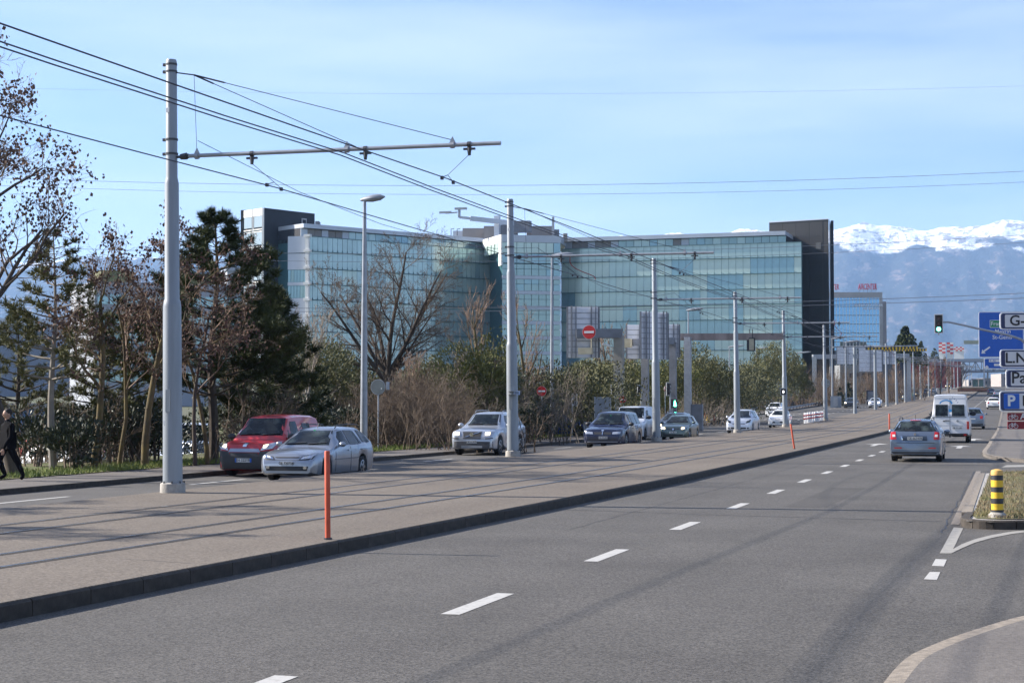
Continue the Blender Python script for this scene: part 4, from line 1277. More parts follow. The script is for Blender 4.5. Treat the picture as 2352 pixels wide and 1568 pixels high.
        for c in axles:
            for sd in (-1, 1):
                make_wheel(wr, .205, s.t, (sd * (hw - .125), c - L / 2, wr), sd)
    def ray(s, o, d):
        h = s.bvh.ray_cast(Vector(o), Vector(d))
        return h[0]
    def patch(s, name, cs, view, m, off=.008, nx=6, ny=4, parent=None, th=.02):
        """bilinear quad given in a view plane, dropped on to the bodywork"""
        V = []
        dirs = {'front': Vector((0, 1, 0)), 'rear': Vector((0, -1, 0)), 'right': Vector((-1, 0, 0)), 'left': Vector((1, 0, 0)), 'top': Vector((0, 0, -1))}
        d = dirs[view]
        for j in range(ny + 1):
            for i in range(nx + 1):
                a, b = i / nx, j / ny
                p = [cs[0][k] * (1 - a) * (1 - b) + cs[1][k] * a * (1 - b) + cs[2][k] * a * b + cs[3][k] * (1 - a) * b for k in (0, 1)]
                if view in ('front', 'rear'): o = Vector((p[0], -20 if view == 'front' else 20, p[1]))
                elif view in ('right', 'left'): o = Vector((20 if view == 'right' else -20, p[0] - s.L / 2, p[1]))
                else: o = Vector((p[0], p[1] - s.L / 2, 20))
                h = s.bvh.ray_cast(o, d)
                if h[0] is None:
                    h = s.bvh.find_nearest(o + d * (20 - s.L / 2 if view in ('front', 'rear') else 20 - s.W / 2))
                V.append((h[0].copy(), h[1].copy()))
        n = len(V)
        out = [p - d * off * .7 + (nn_ if nn_.dot(d) < 0 else -nn_) * off * .6 for p, nn_ in V]
        back = [p + d * th for p in out]
        F = []; k = nx + 1
        for j in range(ny):
            for i in range(nx):
                F.append((j * k + i, j * k + i + 1, (j + 1) * k + i + 1, (j + 1) * k + i))
        rim = [i for i in range(k)] + [j * k + nx for j in range(1, ny + 1)] + [ny * k + i for i in reversed(range(nx))] + [j * k for j in reversed(range(1, ny))]
        for a in range(len(rim)):
            p, q = rim[a], rim[(a + 1) % len(rim)]
            F.append((p, n + p, n + q, q))
        return MB().add(out + back, F).build(name, m, parent or s.t, smooth=True, sharp=40)
    def both(s, name, cs, m, **k):
        s.patch(name, cs, 'right', m, **k); s.patch(name, cs, 'left', m, **k)
    def mir(s, name, cs, view, m, **k):
        s.patch(name, cs, view, m, **k); s.patch(name, [(-a, b) for a, b in cs], view, m, **k)
    def glasshouse(s, wins, ws=1.0, front=True, rear=True, zlow=None, rear_z=None):
        H, hw = s.H, s.W / 2
        if front:
            wb_, wt_ = s.wt(s.cowl) * .96, s.wt(s.rs) - .06
            zb_ = s.ztop(s.cowl + .10) + .005; zt_ = s.ztop(s.rs) - .03
            s.patch('windscreen', [(-wb_, zb_), (wb_, zb_), (wt_, zt_), (-wt_, zt_)], 'front', M_GLASS, nx=10, ny=6)
            for k in (0, 1):
                s.patch('wiper', [(-wb_ * .9 + k * wb_, zb_ + .012), (-.02 + k * wb_ * .9, zb_ + .05), (-.02 + k * wb_ * .9, zb_ + .065), (-wb_ * .9 + k * wb_, zb_ + .028)], 'front', M_BLACK, off=.03, nx=5, ny=1)
        if rear:
            rz = rear_z or (s.ztop(s.L - s.tail) + .05, s.ztop(s.re) - .05)
            w1 = s.tw(s.L - .1) * .84; w2 = s.wt(s.re) - .08
            s.patch('rear_window', [(-w1, rz[0]), (w1, rz[0]), (w2, rz[1]), (-w2, rz[1])], 'rear', M_GLASS, nx=8, ny=4)
        for cs in wins:
            s.both('side_window', cs, M_GLASS, nx=5, ny=4)
    def mirrors(s, u, z, m=None, sz=1.0):
        for sd in (-1, 1):
            x = sd * (s.W / 2 + .09)
            MB().sphere((x, u - s.L / 2, z), .095 * sz, 10, 6, (1.05, .7, .75)).box((sd * (s.W / 2 - .02), u - s.L / 2 + .03, z - .05), (.16, .05, .04)).build('mirror', m or s.paint, s.t, smooth=True)
    def plate(s, view, z, txt, w=.42, h=.11, x=0.0, blue=False, y=None):
        c = s.ray((x, -20 if view == 'front' else 20, z), (0, 1 if view == 'front' else -1, 0))
        d = -1 if view == 'front' else 1
        yy = c.y + d * .02
        pl = MB().box((x, yy, z), (w, .02, h)).build('number_plate', M_PLATEW, s.t)
        if blue:
            MB().box((x - w * .46, yy + d * .012, z), (w * .1, .004, h)).box((x + w * .46, yy + d * .012, z), (w * .1, .004, h)).build('plate_band', M_BLUE, pl)
        if txt: lettering(txt, h * .95, M_INK, pl, (x, yy + d * .014, z), 0 if view == 'front' else math.pi, .002, 'C', .001)
    def rails(s, u0, u1, m=None):
        for sd in (-1, 1):
            x = sd * (s.wt(s.rs) - .04)
            pts = [(x, u0 - s.L / 2, s.H - .03), (x, u0 + .12 - s.L / 2, s.H + .05), (x, (u0 + u1) / 2 - s.L / 2, s.H + .065), (x, u1 - .12 - s.L / 2, s.H + .045), (x, u1 - s.L / 2, s.H - .04)]
            MB().tube(pts, .018, 6).build('roof_rail', m or M_DARKM, s.t, smooth=True)
    def antenna(s, u, x=0, h=.3, back=.2):
        MB().tube([(x, u - s.L / 2, s.ztop(u)), (x, u - s.L / 2 + back, s.ztop(u) + h)], .008, 5).build('antenna', M_BLACK, s.t)
    def seams(s, us, z0, z1, handles=True):
        for u in us:
            s.both('door_seam', [(u, z0), (u + .014, z0), (u + .014, z1), (u, z1)], M_BLACK, off=.004, nx=1, ny=4, th=.004)
        if handles:
            for u in us[1:]:
                s.both('door_handle', [(u - .22, z1 - .12), (u - .06, z1 - .115), (u - .06, z1 - .085), (u - .22, z1 - .09)], s.paint, off=.03, nx=2, ny=1)
    def place(s, px_near=None, x=None, y=None, rz=0.0, dz=0.0):
        s.t.location = (x, y, g(y) + dz); s.t.rotation_euler = (0, 0, rz)
        return s.t

LC = 'oncoming vehicles on the left carriageway'
RC = 'vehicles driving away on the right carriageway'
def put(car, near_x, front_y, rz=0, dz=LEFT_Z, rear=False):
    """near_x: road x of the side nearest the platform; front_y: depth ahead of the camera of the far front corner"""
    if rz == 0: front_y = (front_y - .2842 * (car.W - near_x)) / .959
    car.place(x=near_x - car.W / 2, y=front_y + car.L / 2, rz=rz, dz=dz)

# ---- silver estate (front)
P_SILVER = paint('silver', (.30, .325, .37), .65, .28)
c = Car('estate_car', 'silver estate car with roof rails leading the oncoming traffic beside the red van', 'car', P_SILVER, 4.34, 1.70, 1.43, .82, .91, .17, .30, .80, 2.58, 1.18, 1.98, 3.75, .12, nose=.60, wt_hood=.80, wt_roof=.66, group=LC, tz=.98, ntaper=.80)
c.glasshouse([[(1.62, .95), (2.42, .95), (2.36, 1.33), (2.05, 1.31)], [(2.50, .95), (3.18, .95), (3.02, 1.33), (2.44, 1.335)], [(3.24, .96), (3.40, .97), (3.12, 1.31), (3.08, 1.31)], [(3.50, .99), (4.12, 1.01), (3.72, 1.32), (3.36, 1.33)]])
c.mirrors(1.60, .97); c.rails(2.05, 3.8)
c.mir('lamp_surround', [(.33, .575), (.71, .61), (.79, .77), (.41, .675)], 'front', M_DARKM, off=.006)
c.mir('headlamp', [(.38, .60), (.69, .635), (.755, .745), (.45, .665)], 'front', M_CHROME, off=.012)
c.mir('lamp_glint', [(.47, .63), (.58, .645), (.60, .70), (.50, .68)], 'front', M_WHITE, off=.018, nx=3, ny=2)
c.patch('grille', [(-.32, .635), (.32, .635), (.36, .665), (-.36, .665)], 'front', M_BLACK, nx=8, ny=1)
c.patch('lower_intake', [(-.58, .30), (.58, .30), (.62, .42), (-.62, .42)], 'front', M_BLACK, nx=10, ny=2)
c.mir('fog_lamp', [(.49, .35), (.58, .35), (.58, .42), (.49, .42)], 'front', M_CHROME, off=.02, nx=3, ny=3)
c.patch('bumper_seam', [(-.74, .575), (.74, .575), (.74, .59), (-.74, .59)], 'front', mat('seam_grey', (.12, .13, .15), .6, var=0), nx=12, ny=1, off=.004)
c.plate('front', .495, 'GE 720754', .34, .10)
c.seams([1.36, 2.45, 3.44], .24, .90); c.antenna(2.05, 0, .16, .10)
c.both('side_moulding', [(1.3, .56), (3.2, .56), (3.2, .585), (1.3, .585)], mat('seam_grey', (.12, .13, .15)), nx=8, ny=1, off=.006)
MB().box((.05, -4.34 / 2 + 1.75, 1.345), (.06, .01, .03)).build('windscreen_sticker', mat('green_sticker', (.02, .5, .15), .5, var=0), c.t)
put(c, -17.52, 44.8)

# ---- red small van
P_RED = paint('red', (.42, .006, .012), .0, .38)
c = Car('small_van', 'small red van with black bumper driving behind the silver estate', 'van', P_RED, 3.96, 1.72, 1.74, .98, 1.06, .17, .30, .78, 2.51, 1.00, 1.62, 3.70, .06, nose=.66, wt_hood=.84, wt_roof=.74, group=LC, tz=1.1, ntaper=.84)
c.glasshouse([[(1.25, 1.12), (2.10, 1.12), (2.05, 1.56), (1.68, 1.56)], [(2.45, 1.16), (3.0, 1.16), (3.0, 1.50), (2.45, 1.50)]], rear=True)
c.mirrors(1.2, 1.12, M_BLACK, 1.3)
c.patch('bumper', [(-.855, .165), (.855, .165), (.855, .61), (-.855, .61)], 'front', M_BLACK, nx=16, ny=4, off=.02)
c.both('sill', [(.05, .18), (3.9, .18), (3.9, .30), (.05, .30)], M_BLACK, nx=20, ny=1, off=.012)
c.mir('bumper_corner', [(.42, .58), (.80, .58), (.83, .74), (.50, .72)], 'front', M_BLACK, nx=5, ny=3, off=.02)
c.patch('grille', [(-.46, .58), (.46, .58), (.42, .68), (-.42, .68)], 'front', M_BLACK, nx=8, ny=2, off=.02)
c.patch('bonnet_band', [(-.50, .70), (.50, .70), (.44, .80), (-.44, .80)], 'front', P_SILVER, nx=8, ny=2, off=.022)
c.mir('headlamp', [(.50, .74), (.80, .80), (.80, .98), (.58, .90)], 'front', M_LAMP, off=.02)
c.mir('lamp_bulb', [(.58, .82), (.68, .84), (.68, .91), (.58, .89)], 'front', M_LAMPON, off=.03, nx=2, ny=2)
c.patch('badge', [(-.06, .85), (.06, .85), (.06, .96), (-.06, .96)], 'front', M_CHROME, nx=3, ny=3, off=.02)
c.plate('front', .47, 'EH 322YR', .50, .11, blue=True)
c.seams([1.15, 2.2], .3, 1.04); c.antenna(1.8, 0, .32, .12)
put(c, -20.0, 48.0)

# ---- silver off-roader
P_SILV2 = paint('pale_silver', (.42, .45, .50), .55, .28)
c = Car('off_road_car', 'silver off-road car with lit headlamps partly behind the second tram mast', 'car', P_SILV2, 4.80, 1.90, 1.74, 1.06, 1.12, .24, .37, .92, 2.86, 1.35, 2.15, 4.30, .10, nose=.78, wt_hood=.80, wt_roof=.66, group=LC, tz=1.18)
c.glasshouse([[(1.85, 1.17), (2.72, 1.17), (2.66, 1.60), (2.28, 1.60)], [(2.82, 1.17), (3.68, 1.17), (3.60, 1.60), (2.76, 1.60)], [(3.76, 1.18), (4.5, 1.2), (4.25, 1.58), (3.70, 1.60)]])
c.mirrors(1.75, 1.20, None, 1.25); c.rails(2.3, 4.3, M_GALV)
c.patch('grille', [(-.36, .74), (.36, .74), (.40, .95), (-.40, .95)], 'front', M_BLACK, nx=6, ny=3)
c.patch('grille_bar', [(-.30, .75), (-.24, .75), (.34, .94), (.28, .94)], 'front', M_CHROME, off=.02, nx=6, ny=1)
MB().tube([(0, -2.44, .845), (0, -2.46, .845)], .085, 16).build('badge', M_CHROME, c.t)
c.mir('headlamp', [(.50, .76), (.86, .78), (.88, .98), (.52, .94)], 'front', M_LAMP)
c.mir('lamp_bulb', [(.56, .82), (.74, .83), (.74, .94), (.56, .93)], 'front', M_LAMPON, off=.03, nx=3, ny=3)
c.patch('bumper_slot', [(-.36, .66), (.36, .66), (.38, .71), (-.38, .71)], 'front', M_BLACK, nx=6, ny=1)
c.mir('bumper_slot', [(.56, .66), (.86, .68), (.86, .72), (.56, .70)], 'front', M_BLACK, nx=4, ny=1)
c.patch('bumper', [(-.86, .30), (.86, .30), (.86, .56), (-.86, .56)], 'front', mat('dark_grey_plastic', (.07, .072, .078), .6, var=.05), nx=14, ny=3, off=.014)
c.patch('skid_plate', [(-.44, .30), (.44, .30), (.44, .40), (-.44, .40)], 'front', M_GALV, nx=6, ny=1, off=.03)
c.plate('front', .55, 'GE 61470', .42, .11); c.seams([1.5, 2.76, 3.72], .32, 1.1)
put(c, -19.78, 67.9)

# ---- dark blue people carrier
P_NAVY = paint('navy', (.005, .009, .038), .0, .25)
c = Car('people_carrier', 'dark blue people carrier leading the next group of oncoming cars', 'car', P_NAVY, 4.70, 1.94, 1.72, .96, 1.05, .19, .34, .95, 2.88, 1.05, 2.00, 4.35, .10, nose=.66, wt_hood=.80, wt_roof=.68, group=LC, tz=1.1, ntaper=.82)
c.glasshouse([[(1.60, 1.12), (2.45, 1.12), (2.38, 1.58), (2.10, 1.58)], [(2.55, 1.12), (3.45, 1.12), (3.38, 1.58), (2.48, 1.58)], [(3.55, 1.12), (4.4, 1.13), (4.2, 1.56), (3.48, 1.58)]])
c.mirrors(1.50, 1.12, M_BLACK, 1.3)
c.mir('headlamp', [(.46, .66), (.84, .68), (.86, .80), (.48, .76)], 'front', M_LAMP)
c.patch('grille', [(-.40, .64), (.40, .64), (.42, .76), (-.42, .76)], 'front', M_BLACK, nx=8, ny=2)
c.patch('grille_bar', [(-.02, .63), (.02, .63), (.02, .78), (-.02, .78)], 'front', M_CHROME, nx=1, ny=2, off=.02)
c.patch('badge', [(-.05, .80), (.05, .80), (.06, .87), (-.06, .87)], 'front', M_CHROME, nx=2, ny=2, off=.02)
c.patch('bumper', [(-.88, .24), (.88, .24), (.88, .56), (-.88, .56)], 'front', mat('navy_grey', (.035, .04, .065), .5, var=.05), nx=14, ny=3, off=.012)
c.patch('lower_intake', [(-.62, .36), (.62, .36), (.66, .46), (-.66, .46)], 'front', M_BLACK, nx=8, ny=1, off=.02)
c.patch('bumper_line', [(-.86, .29), (.86, .29), (.86, .315), (-.86, .315)], 'front', M_GALV, nx=10, ny=1, off=.022)
c.plate('front', .50, 'GE 95381', .42, .11, x=.04); c.seams([1.4, 2.5, 3.5], .3, 1.02)
MB().box((0, -2.35 + 1.75, 1.52), (.07, .01, .03)).build('windscreen_sticker', mat('green_sticker', (.02, .5, .15)), c.t)
put(c, -17.25, 78.8)

# ---- white van (front)
P_WHITE = paint('white', (.70, .71, .72), .0, .35)
P_WHITE2 = paint('cool_white', (.62, .66, .72), .1, .35)
c = Car('panel_van', 'white panel van driving behind the dark blue people carrier', 'van', P_WHITE2, 4.75, 1.92, 1.95, 1.05, 1.15, .2, .34, .9, 3.1, .95, 1.55, 4.6, .04, nose=.7, wt_hood=.86, wt_roof=.80, group=LC, tz=1.2)
c.glasshouse([[(1.2, 1.2), (2.1, 1.2), (2.1, 1.72), (1.62, 1.70)]], rear=False)
c.mirrors(1.3, 1.3, M_BLACK, 1.6)
c.mir('headlamp', [(.5, .78), (.84, .82), (.84, .98), (.56, .94)], 'front', M_LAMP); c.patch('grille', [(-.4, .76), (.4, .76), (.42, .88), (-.42, .88)], 'front', M_BLACK, nx=6, ny=2)
c.seams([1.15, 2.2, 3.5], .3, 1.14); c.both('side_moulding', [(2.3, .66), (3.1, .66), (3.1, .74), (2.3, .74)], M_GALV, nx=4, ny=1)
lettering('MATERIEL', .22, mat('grey_print', (.25, .27, .33), .6, var=0), c.t, (c.W / 2 + .012, -1.0 + 1.4, .98), math.pi / 2, .002)
put(c, -20.05, 96.5)

# ---- green hatchback
P_GREENC = paint('grey_green', (.10, .135, .125), .6, .30)
c = Car('hatchback', 'grey-green hatchback with lit headlamps right of the third tram mast', 'car', P_GREENC, 3.98, 1.70, 1.44, .86, .93, .16, .30, .82, 2.46, 1.15, 1.95, 3.5, .2, nose=.62, wt_roof=.66, group=LC, tz=.98, ntaper=.78)
c.glasshouse([[(1.65, .98), (2.45, .98), (2.40, 1.34), (2.06, 1.33)], [(2.53, .98), (3.25, 1.0), (3.0, 1.33), (2.47, 1.34)]])
c.mirrors(1.5, 1.0, None)
c.mir('headlamp', [(.42, .60), (.72, .64), (.74, .78), (.48, .72)], 'front', M_LAMP)
c.mir('lamp_bulb', [(.48, .63), (.64, .65), (.64, .74), (.48, .72)], 'front', M_LAMPON, off=.03, nx=3, ny=3)
c.patch('grille', [(-.12, .56), (.12, .56), (.14, .70), (-.14, .70)], 'front', M_BLACK, nx=3, ny=2); c.patch('badge', [(-.06, .59), (.06, .59), (.06, .67), (-.06, .67)], 'front', M_CHROME, nx=2, ny=2, off=.02)
c.mir('side_grille', [(.18, .62), (.36, .62), (.36, .68), (.20, .68)], 'front', M_BLACK, nx=3, ny=1)
c.patch('lower_intake', [(-.56, .26), (.56, .26), (.60, .35), (-.60, .35)], 'front', M_BLACK, nx=8, ny=1); c.plate('front', .45, 'GE 4817', .40, .10)
put(c, -17.6, 96.5)
# ---- dark estate behind it
P_SLATE = paint('slate', (.07, .09, .13), .5, .28)
c = Car('estate_car', 'dark slate estate car with roof rails behind the green hatchback', 'car', P_SLATE, 4.6, 1.80, 1.52, .92, 1.0, .17, .32, .85, 2.7, 1.2, 2.05, 4.2, .12, group=LC, tz=1.05)
c.glasshouse([[(1.75, 1.04), (2.6, 1.04), (2.5, 1.4), (2.15, 1.4)], [(2.7, 1.04), (3.9, 1.06), (3.7, 1.4), (2.6, 1.4)]]); c.mirrors(1.6, 1.06); c.rails(2.2, 4.0, M_GALV)
c.mir('headlamp', [(.46, .66), (.78, .70), (.80, .84), (.52, .78)], 'front', M_LAMPON); c.patch('grille', [(-.36, .62), (.36, .62), (.4, .76), (-.4, .76)], 'front', M_BLACK)
put(c, -20.0, 108)
# ---- silver minivan
P_SILV3 = paint('bright_silver', (.60, .63, .68), .45, .3)
c = Car('minivan', 'bright silver minivan behind the fourth tram mast', 'car', P_SILV3, 4.47, 1.84, 1.66, .98, 1.06, .17, .33, .9, 2.73, .95, 2.05, 4.1, .1, nose=.66, group=LC, tz=1.12, ntaper=.80)
c.glasshouse([[(1.35, 1.08), (2.45, 1.12), (2.40, 1.54), (2.08, 1.54)], [(2.55, 1.12), (3.4, 1.12), (3.3, 1.54), (2.48, 1.54)]]); c.mirrors(1.45, 1.14); c.rails(2.2, 4.0, M_GALV)
c.mir('headlamp', [(.50, .70), (.82, .78), (.84, .98), (.58, .86)], 'front', M_GLASS); c.patch('lower_intake', [(-.5, .3), (.5, .3), (.58, .42), (-.58, .42)], 'front', M_BLACK, nx=8, ny=1)
c.patch('grille', [(-.42, .62), (.42, .62), (.48, .66), (-.48, .66)], 'front', M_BLACK, nx=8, ny=1); c.patch('grille_bar', [(-.44, .72), (.44, .72), (.5, .75), (-.5, .75)], 'front', M_CHROME, nx=8, ny=1)
c.mir('fog_lamp', [(.6, .3), (.76, .32), (.76, .42), (.62, .42)], 'front', M_BLACK, nx=3, ny=2)
put(c, -17.25, 118)
# ---- small white car
P_WHITE3 = paint('warm_white', (.74, .74, .73), .0, .35)
c = Car('small_car', 'small white car passing behind the fifth tram mast', 'car', P_WHITE3, 3.43, 1.63, 1.47, .88, .95, .16, .29, .70, 2.34, .85, 1.6, 3.15, .12, nose=.62, group=LC, tz=1.0, ntaper=.78)
c.glasshouse([[(1.25, .98), (2.05, 1.0), (1.98, 1.36), (1.68, 1.36)], [(2.13, 1.0), (2.9, 1.03), (2.7, 1.36), (2.05, 1.36)]]); c.mirrors(1.2, 1.02)
c.patch('lower_intake', [(-.46, .36), (.46, .36), (.56, .5), (-.36, .5)], 'front', M_BLACK, nx=8, ny=2); c.mir('headlamp', [(.46, .66), (.7, .70), (.74, .86), (.54, .84)], 'front', M_LAMP); c.plate('front', .43, '', .4, .1)
c.patch('grille', [(-.2, .64), (.2, .64), (.22, .67), (-.22, .67)], 'front', M_BLACK, nx=3, ny=1)
put(c, -17.5, 139)
# ---- white crossover
c = Car('crossover_car', 'white crossover car in the outer lane behind the small white car', 'car', P_WHITE3, 4.4, 1.82, 1.60, .98, 1.05, .2, .34, .85, 2.65, 1.1, 1.9, 3.9, .12, nose=.7, group=LC, tz=1.1)
c.glasshouse([[(1.6, 1.08), (2.5, 1.1), (2.4, 1.48), (2.05, 1.48)], [(2.6, 1.1), (3.6, 1.12), (3.4, 1.48), (2.5, 1.48)]]); c.mirrors(1.5, 1.12)
c.patch('grille', [(-.44, .72), (.44, .72), (.40, .88), (-.40, .88)], 'front', M_BLACK, nx=6, ny=2); c.patch('lower_intake', [(-.5, .34), (.5, .34), (.56, .46), (-.56, .46)], 'front', M_BLACK); c.mir('headlamp', [(.52, .76), (.80, .8), (.82, .92), (.56, .9)], 'front', M_LAMP)
put(c, -23.8, 184)
# ---- generic distant oncoming cars
def simple_car(name, label, cat, pnt, near_x, fy, L=4.3, W=1.76, H=1.45, lit=False, rear=False, group=LC, dz=LEFT_Z, van=False, detail=1):
    k = H / 1.45
    if van:
        c = Car(name, label, cat, pnt, L, W, H, 1.05, 1.15, .2, .34, .9, L * .62, .8, 1.4, L - .1, .03, nose=.7, wt_hood=.86, wt_roof=.82, group=group, tz=1.25)
        c.glasshouse([[(1.1, 1.25), (2.1, 1.25), (2.1, H - .25), (1.5, H - .25)]])
    else:
        c = Car(name, label, cat, pnt, L, W, H, .88 * k, .95 * k, .17, .32, .85, L * .6, 1.15, 1.95, L - .55, .2, nose=.62 * k, group=group, tz=1.0 * k)
        c.glasshouse([[(1.65, 1.0 * k), (2.45, 1.0 * k), (2.4, H - .1), (2.06, H - .11)], [(2.53, 1.0 * k), (L - .75, 1.02 * k), (L - 1.0, H - .11), (2.47, H - .1)]])
    c.mirrors(1.5, c.belt + .08)
    hz = c.hood
    if not rear:
        c.mir('headlamp', [(.46, hz - .24), (.74, hz - .20), (.76, hz - .08), (.52, hz - .12)], 'front', M_LAMPON if lit else M_LAMP)
        c.patch('grille', [(-.36, hz - .26), (.36, hz - .26), (.4, hz - .14), (-.4, hz - .14)], 'front', M_BLACK); c.patch('lower_intake', [(-.5, .3), (.5, .3), (.56, .4), (-.56, .4)], 'front', M_BLACK)
        put(c, near_x, fy, 0, dz)
    else:
        z = c.belt
        c.mir('tail_lamp', [(.58, z - .28), (.80, z - .28), (.80, z - .04), (.60, z - .06)], 'rear', M_TAIL)
        c.plate('rear', z - .28, '', .5, .11); c.patch('bumper', [(-.8, .26), (.8, .26), (.8, .42), (-.8, .42)], 'rear', M_BLACK)
        put(c, near_x, fy, math.pi, dz)
    return c
P_BLACKC = paint('black', (.012, .013, .016), .3, .25)
P_LBLUE = paint('light_blue', (.30, .42, .52), .4, .3)
simple_car('estate_car', 'black car in the outer lane left of the seventh mast', 'car', P_BLACKC, -20.8, 240, 4.5, 1.8, 1.5, lit=True)
simple_car('saloon_car', 'silver saloon car passing behind the eighth mast', 'car', P_SILV3, -17.8, 244, 4.5, 1.76, 1.43, lit=True)
simple_car('saloon_car', 'black saloon car behind the ninth mast, beside a scooter', 'car', P_BLACKC, -20.6, 322, 4.6, 1.8, 1.5, lit=True)
simple_car('saloon_car', 'pale blue car behind the tenth mast', 'car', P_LBLUE, -18.2, 326, 4.4, 1.78, 1.5, lit=True)
P_TURQ = paint('turquoise', (.02, .30, .24), .0, .4)
simple_car('delivery_van', 'green-topped van queueing behind the pale blue car', 'van', P_TURQ, -18.6, 345, 5.2, 2.0, 2.35, van=True)
simple_car('saloon_car', 'black car with bright headlamps right of the twelfth mast', 'car', P_BLACKC, -18.1, 372, 4.6, 1.85, 1.55, lit=True)
simple_car('taxi', 'dark car with lit lamps just in front of the white minibus', 'car', P_BLACKC, -17.9, 400, 4.6, 1.85, 1.6, lit=True)
simple_car('minibus', 'white minibus among the far oncoming queue', 'van', P_WHITE2, -18.3, 418, 5.6, 2.0, 2.5, van=True)
simple_car('saloon_car', 'silver car behind the white minibus', 'car', P_SILVER, -17.9, 440, 4.5, 1.8, 1.5, lit=True)
simple_car('saloon_car', 'dark car near the far tram stop', 'car', P_BLACKC, -18.4, 560, 4.6, 1.85, 1.6, lit=True)
simple_car('van', 'grey van in the outer lane of the far queue', 'van', P_SLATE, -21.2, 470, 5.4, 2.0, 2.3, van=True)
# coach
t = thing('coach', 'dark blue coach in the outer lane of the far queue', 'bus', (-23.4, 372, g(372) + LEFT_Z))
P_COACH = paint('coach_blue', (.01, .035, .12), .1, .3)
bm_ = MB(); pr_ = [(-1.25, .35), (1.25, .35), (1.27, 1.4), (1.2, 3.2), (1.0, 3.4), (-1.0, 3.4), (-1.2, 3.2), (-1.27, 1.4)]
bm_.add([(x, y, z) for y in (-5.5, 5.5) for x, z in pr_], [tuple(range(8)), tuple(reversed(range(8, 16)))] + [(i, 8 + i, 8 + (i + 1) % 8, (i + 1) % 8) for i in range(8)])
bm_.build('body', P_COACH, t)
MB().box((0, -5.51, 2.0), (2.2, .06, 1.3)).build('windscreen', M_GLASS, t); MB().box((0, -5.51, 3.0), (1.5, .06, .28)).build('destination_panel', mat('panel_blue', (.1, .25, .55), .4, var=0), t)
for sx in (-1, 1):
    MB().box((sx * 1.24, 0, 2.2), (.04, 10.2, 1.0)).build('side_window', M_GLASS, t)
    MB().box((sx * .85, -5.52, .8), (.3, .06, .2)).build('headlamp', M_LAMP, t)
    for yy_ in (-3.2, 3.4): make_wheel(.48, .3, t, (sx * 1.1, yy_, .48), sx)
# scooter with rider near the black saloon
q = at(2014, 925, 318)
t = thing('scooter', 'white scooter with a helmeted rider in the far left lane', 'scooter', (q.x, q.y, g(q.y) + LEFT_Z), 0)
for yy_ in (-.6, .6): make_wheel(.25, .12, t, (0, yy_, .25), 1)
MB().box((0, -.45, .75), (.42, .12, .7)).box((0, .25, .55), (.32, 1.0, .35)).build('fairing', P_WHITE, t); MB().sphere((0, -.55, .98), .1).build('headlamp', M_LAMPON, t)
MB().tube([(0, .15, .75), (0, .05, 1.05), (0, 0, 1.35)], [.2, .22, .18], 8).tube([(-.2, 0, 1.3), (-.28, -.25, 1.1), (-.25, -.5, 1.05)], .06, 6).tube([(.2, 0, 1.3), (.28, -.25, 1.1), (.25, -.5, 1.05)], .06, 6).tube([(-.12, .15, .75), (-.18, -.25, .72), (-.16, -.28, .4)], .08, 6).tube([(.12, .15, .75), (.18, -.25, .72), (.16, -.28, .4)], .08, 6).build('rider', M_BLACK, t, smooth=True)
MB().sphere((0, -.03, 1.55), .15, 10, 8).build('helmet', M_WHITE, t, smooth=True)

# ---- right carriageway, seen from behind
P_STEEL = paint('steel_blue', (.16, .20, .26), .6, .30)
c = Car('estate_car', 'grey-blue estate car seen from behind, nearest on the right carriageway', 'car', P_STEEL, 4.56, 1.77, 1.47, .92, .99, .19, .32, .9, 2.58, 1.2, 2.0, 4.05, .13, nose=.66, wt_roof=.66, group=RC, tz=1.06, back_w=.92)
L_ = 4.56
c.glasshouse([[(1.72, 1.03), (2.5, 1.03), (2.42, 1.37), (2.12, 1.36)], [(2.58, 1.03), (3.4, 1.04), (3.25, 1.37), (2.5, 1.37)], [(3.48, 1.05), (4.16, 1.08), (3.92, 1.36), (3.33, 1.37)]], rear_z=(1.07, 1.39))
c.mirrors(1.65, 1.02, None, 1.15); c.rails(2.2, 4.1, M_DARKM)
c.mir('tail_lamp', [(.62, .78), (.86, .78), (.86, 1.02), (.66, 1.05)], 'rear', M_TAIL, nx=5, ny=4, off=.014)
c.mir('reversing_lamp', [(.66, .87), (.76, .87), (.76, .95), (.67, .95)], 'rear', M_PLATEW, nx=3, ny=2, off=.022)
c.patch('plate_recess', [(-.42, .74), (.42, .74), (.40, .90), (-.40, .90)], 'rear', mat('paint_steel_dark', (.05, .065, .09), .4, .3, var=0), nx=8, ny=2, off=.006)  # flat patch; darker body colour paints the shade of a recess
c.plate('rear', .82, 'GE 667478', .50, .11)
c.patch('number_plate_glint', [(.40, .77), (.44, .77), (.48, .90), (.46, .90)], 'rear', M_CHROME, nx=1, ny=2, off=.02)
MB().tube([(0, L_ / 2 + .0, .965), (0, L_ / 2 - .06, .968)], .045, 14).build('badge', M_CHROME, c.t)
c.patch('brake_light', [(-.18, 1.425), (.18, 1.425), (.18, 1.45), (-.18, 1.45)], 'rear', M_TAIL, nx=4, ny=1, off=.02)
c.patch('tailgate_seam', [(-.66, .66), (.66, .66), (.66, .675), (-.66, .675)], 'rear', M_BLACK, nx=8, ny=1, off=.005)
c.patch('bumper_step', [(-.82, .44), (.82, .44), (.82, .46), (-.82, .46)], 'rear', P_SILVER, nx=12, ny=1, off=.012)
c.patch('bumper', [(-.80, .22), (.80, .22), (.80, .36), (-.80, .36)], 'rear', M_BLACK, nx=12, ny=2, off=.01)
c.mir('reflector', [(.44, .47), (.70, .47), (.70, .51), (.46, .51)], 'rear', M_TAIL, nx=4, ny=1, off=.014)
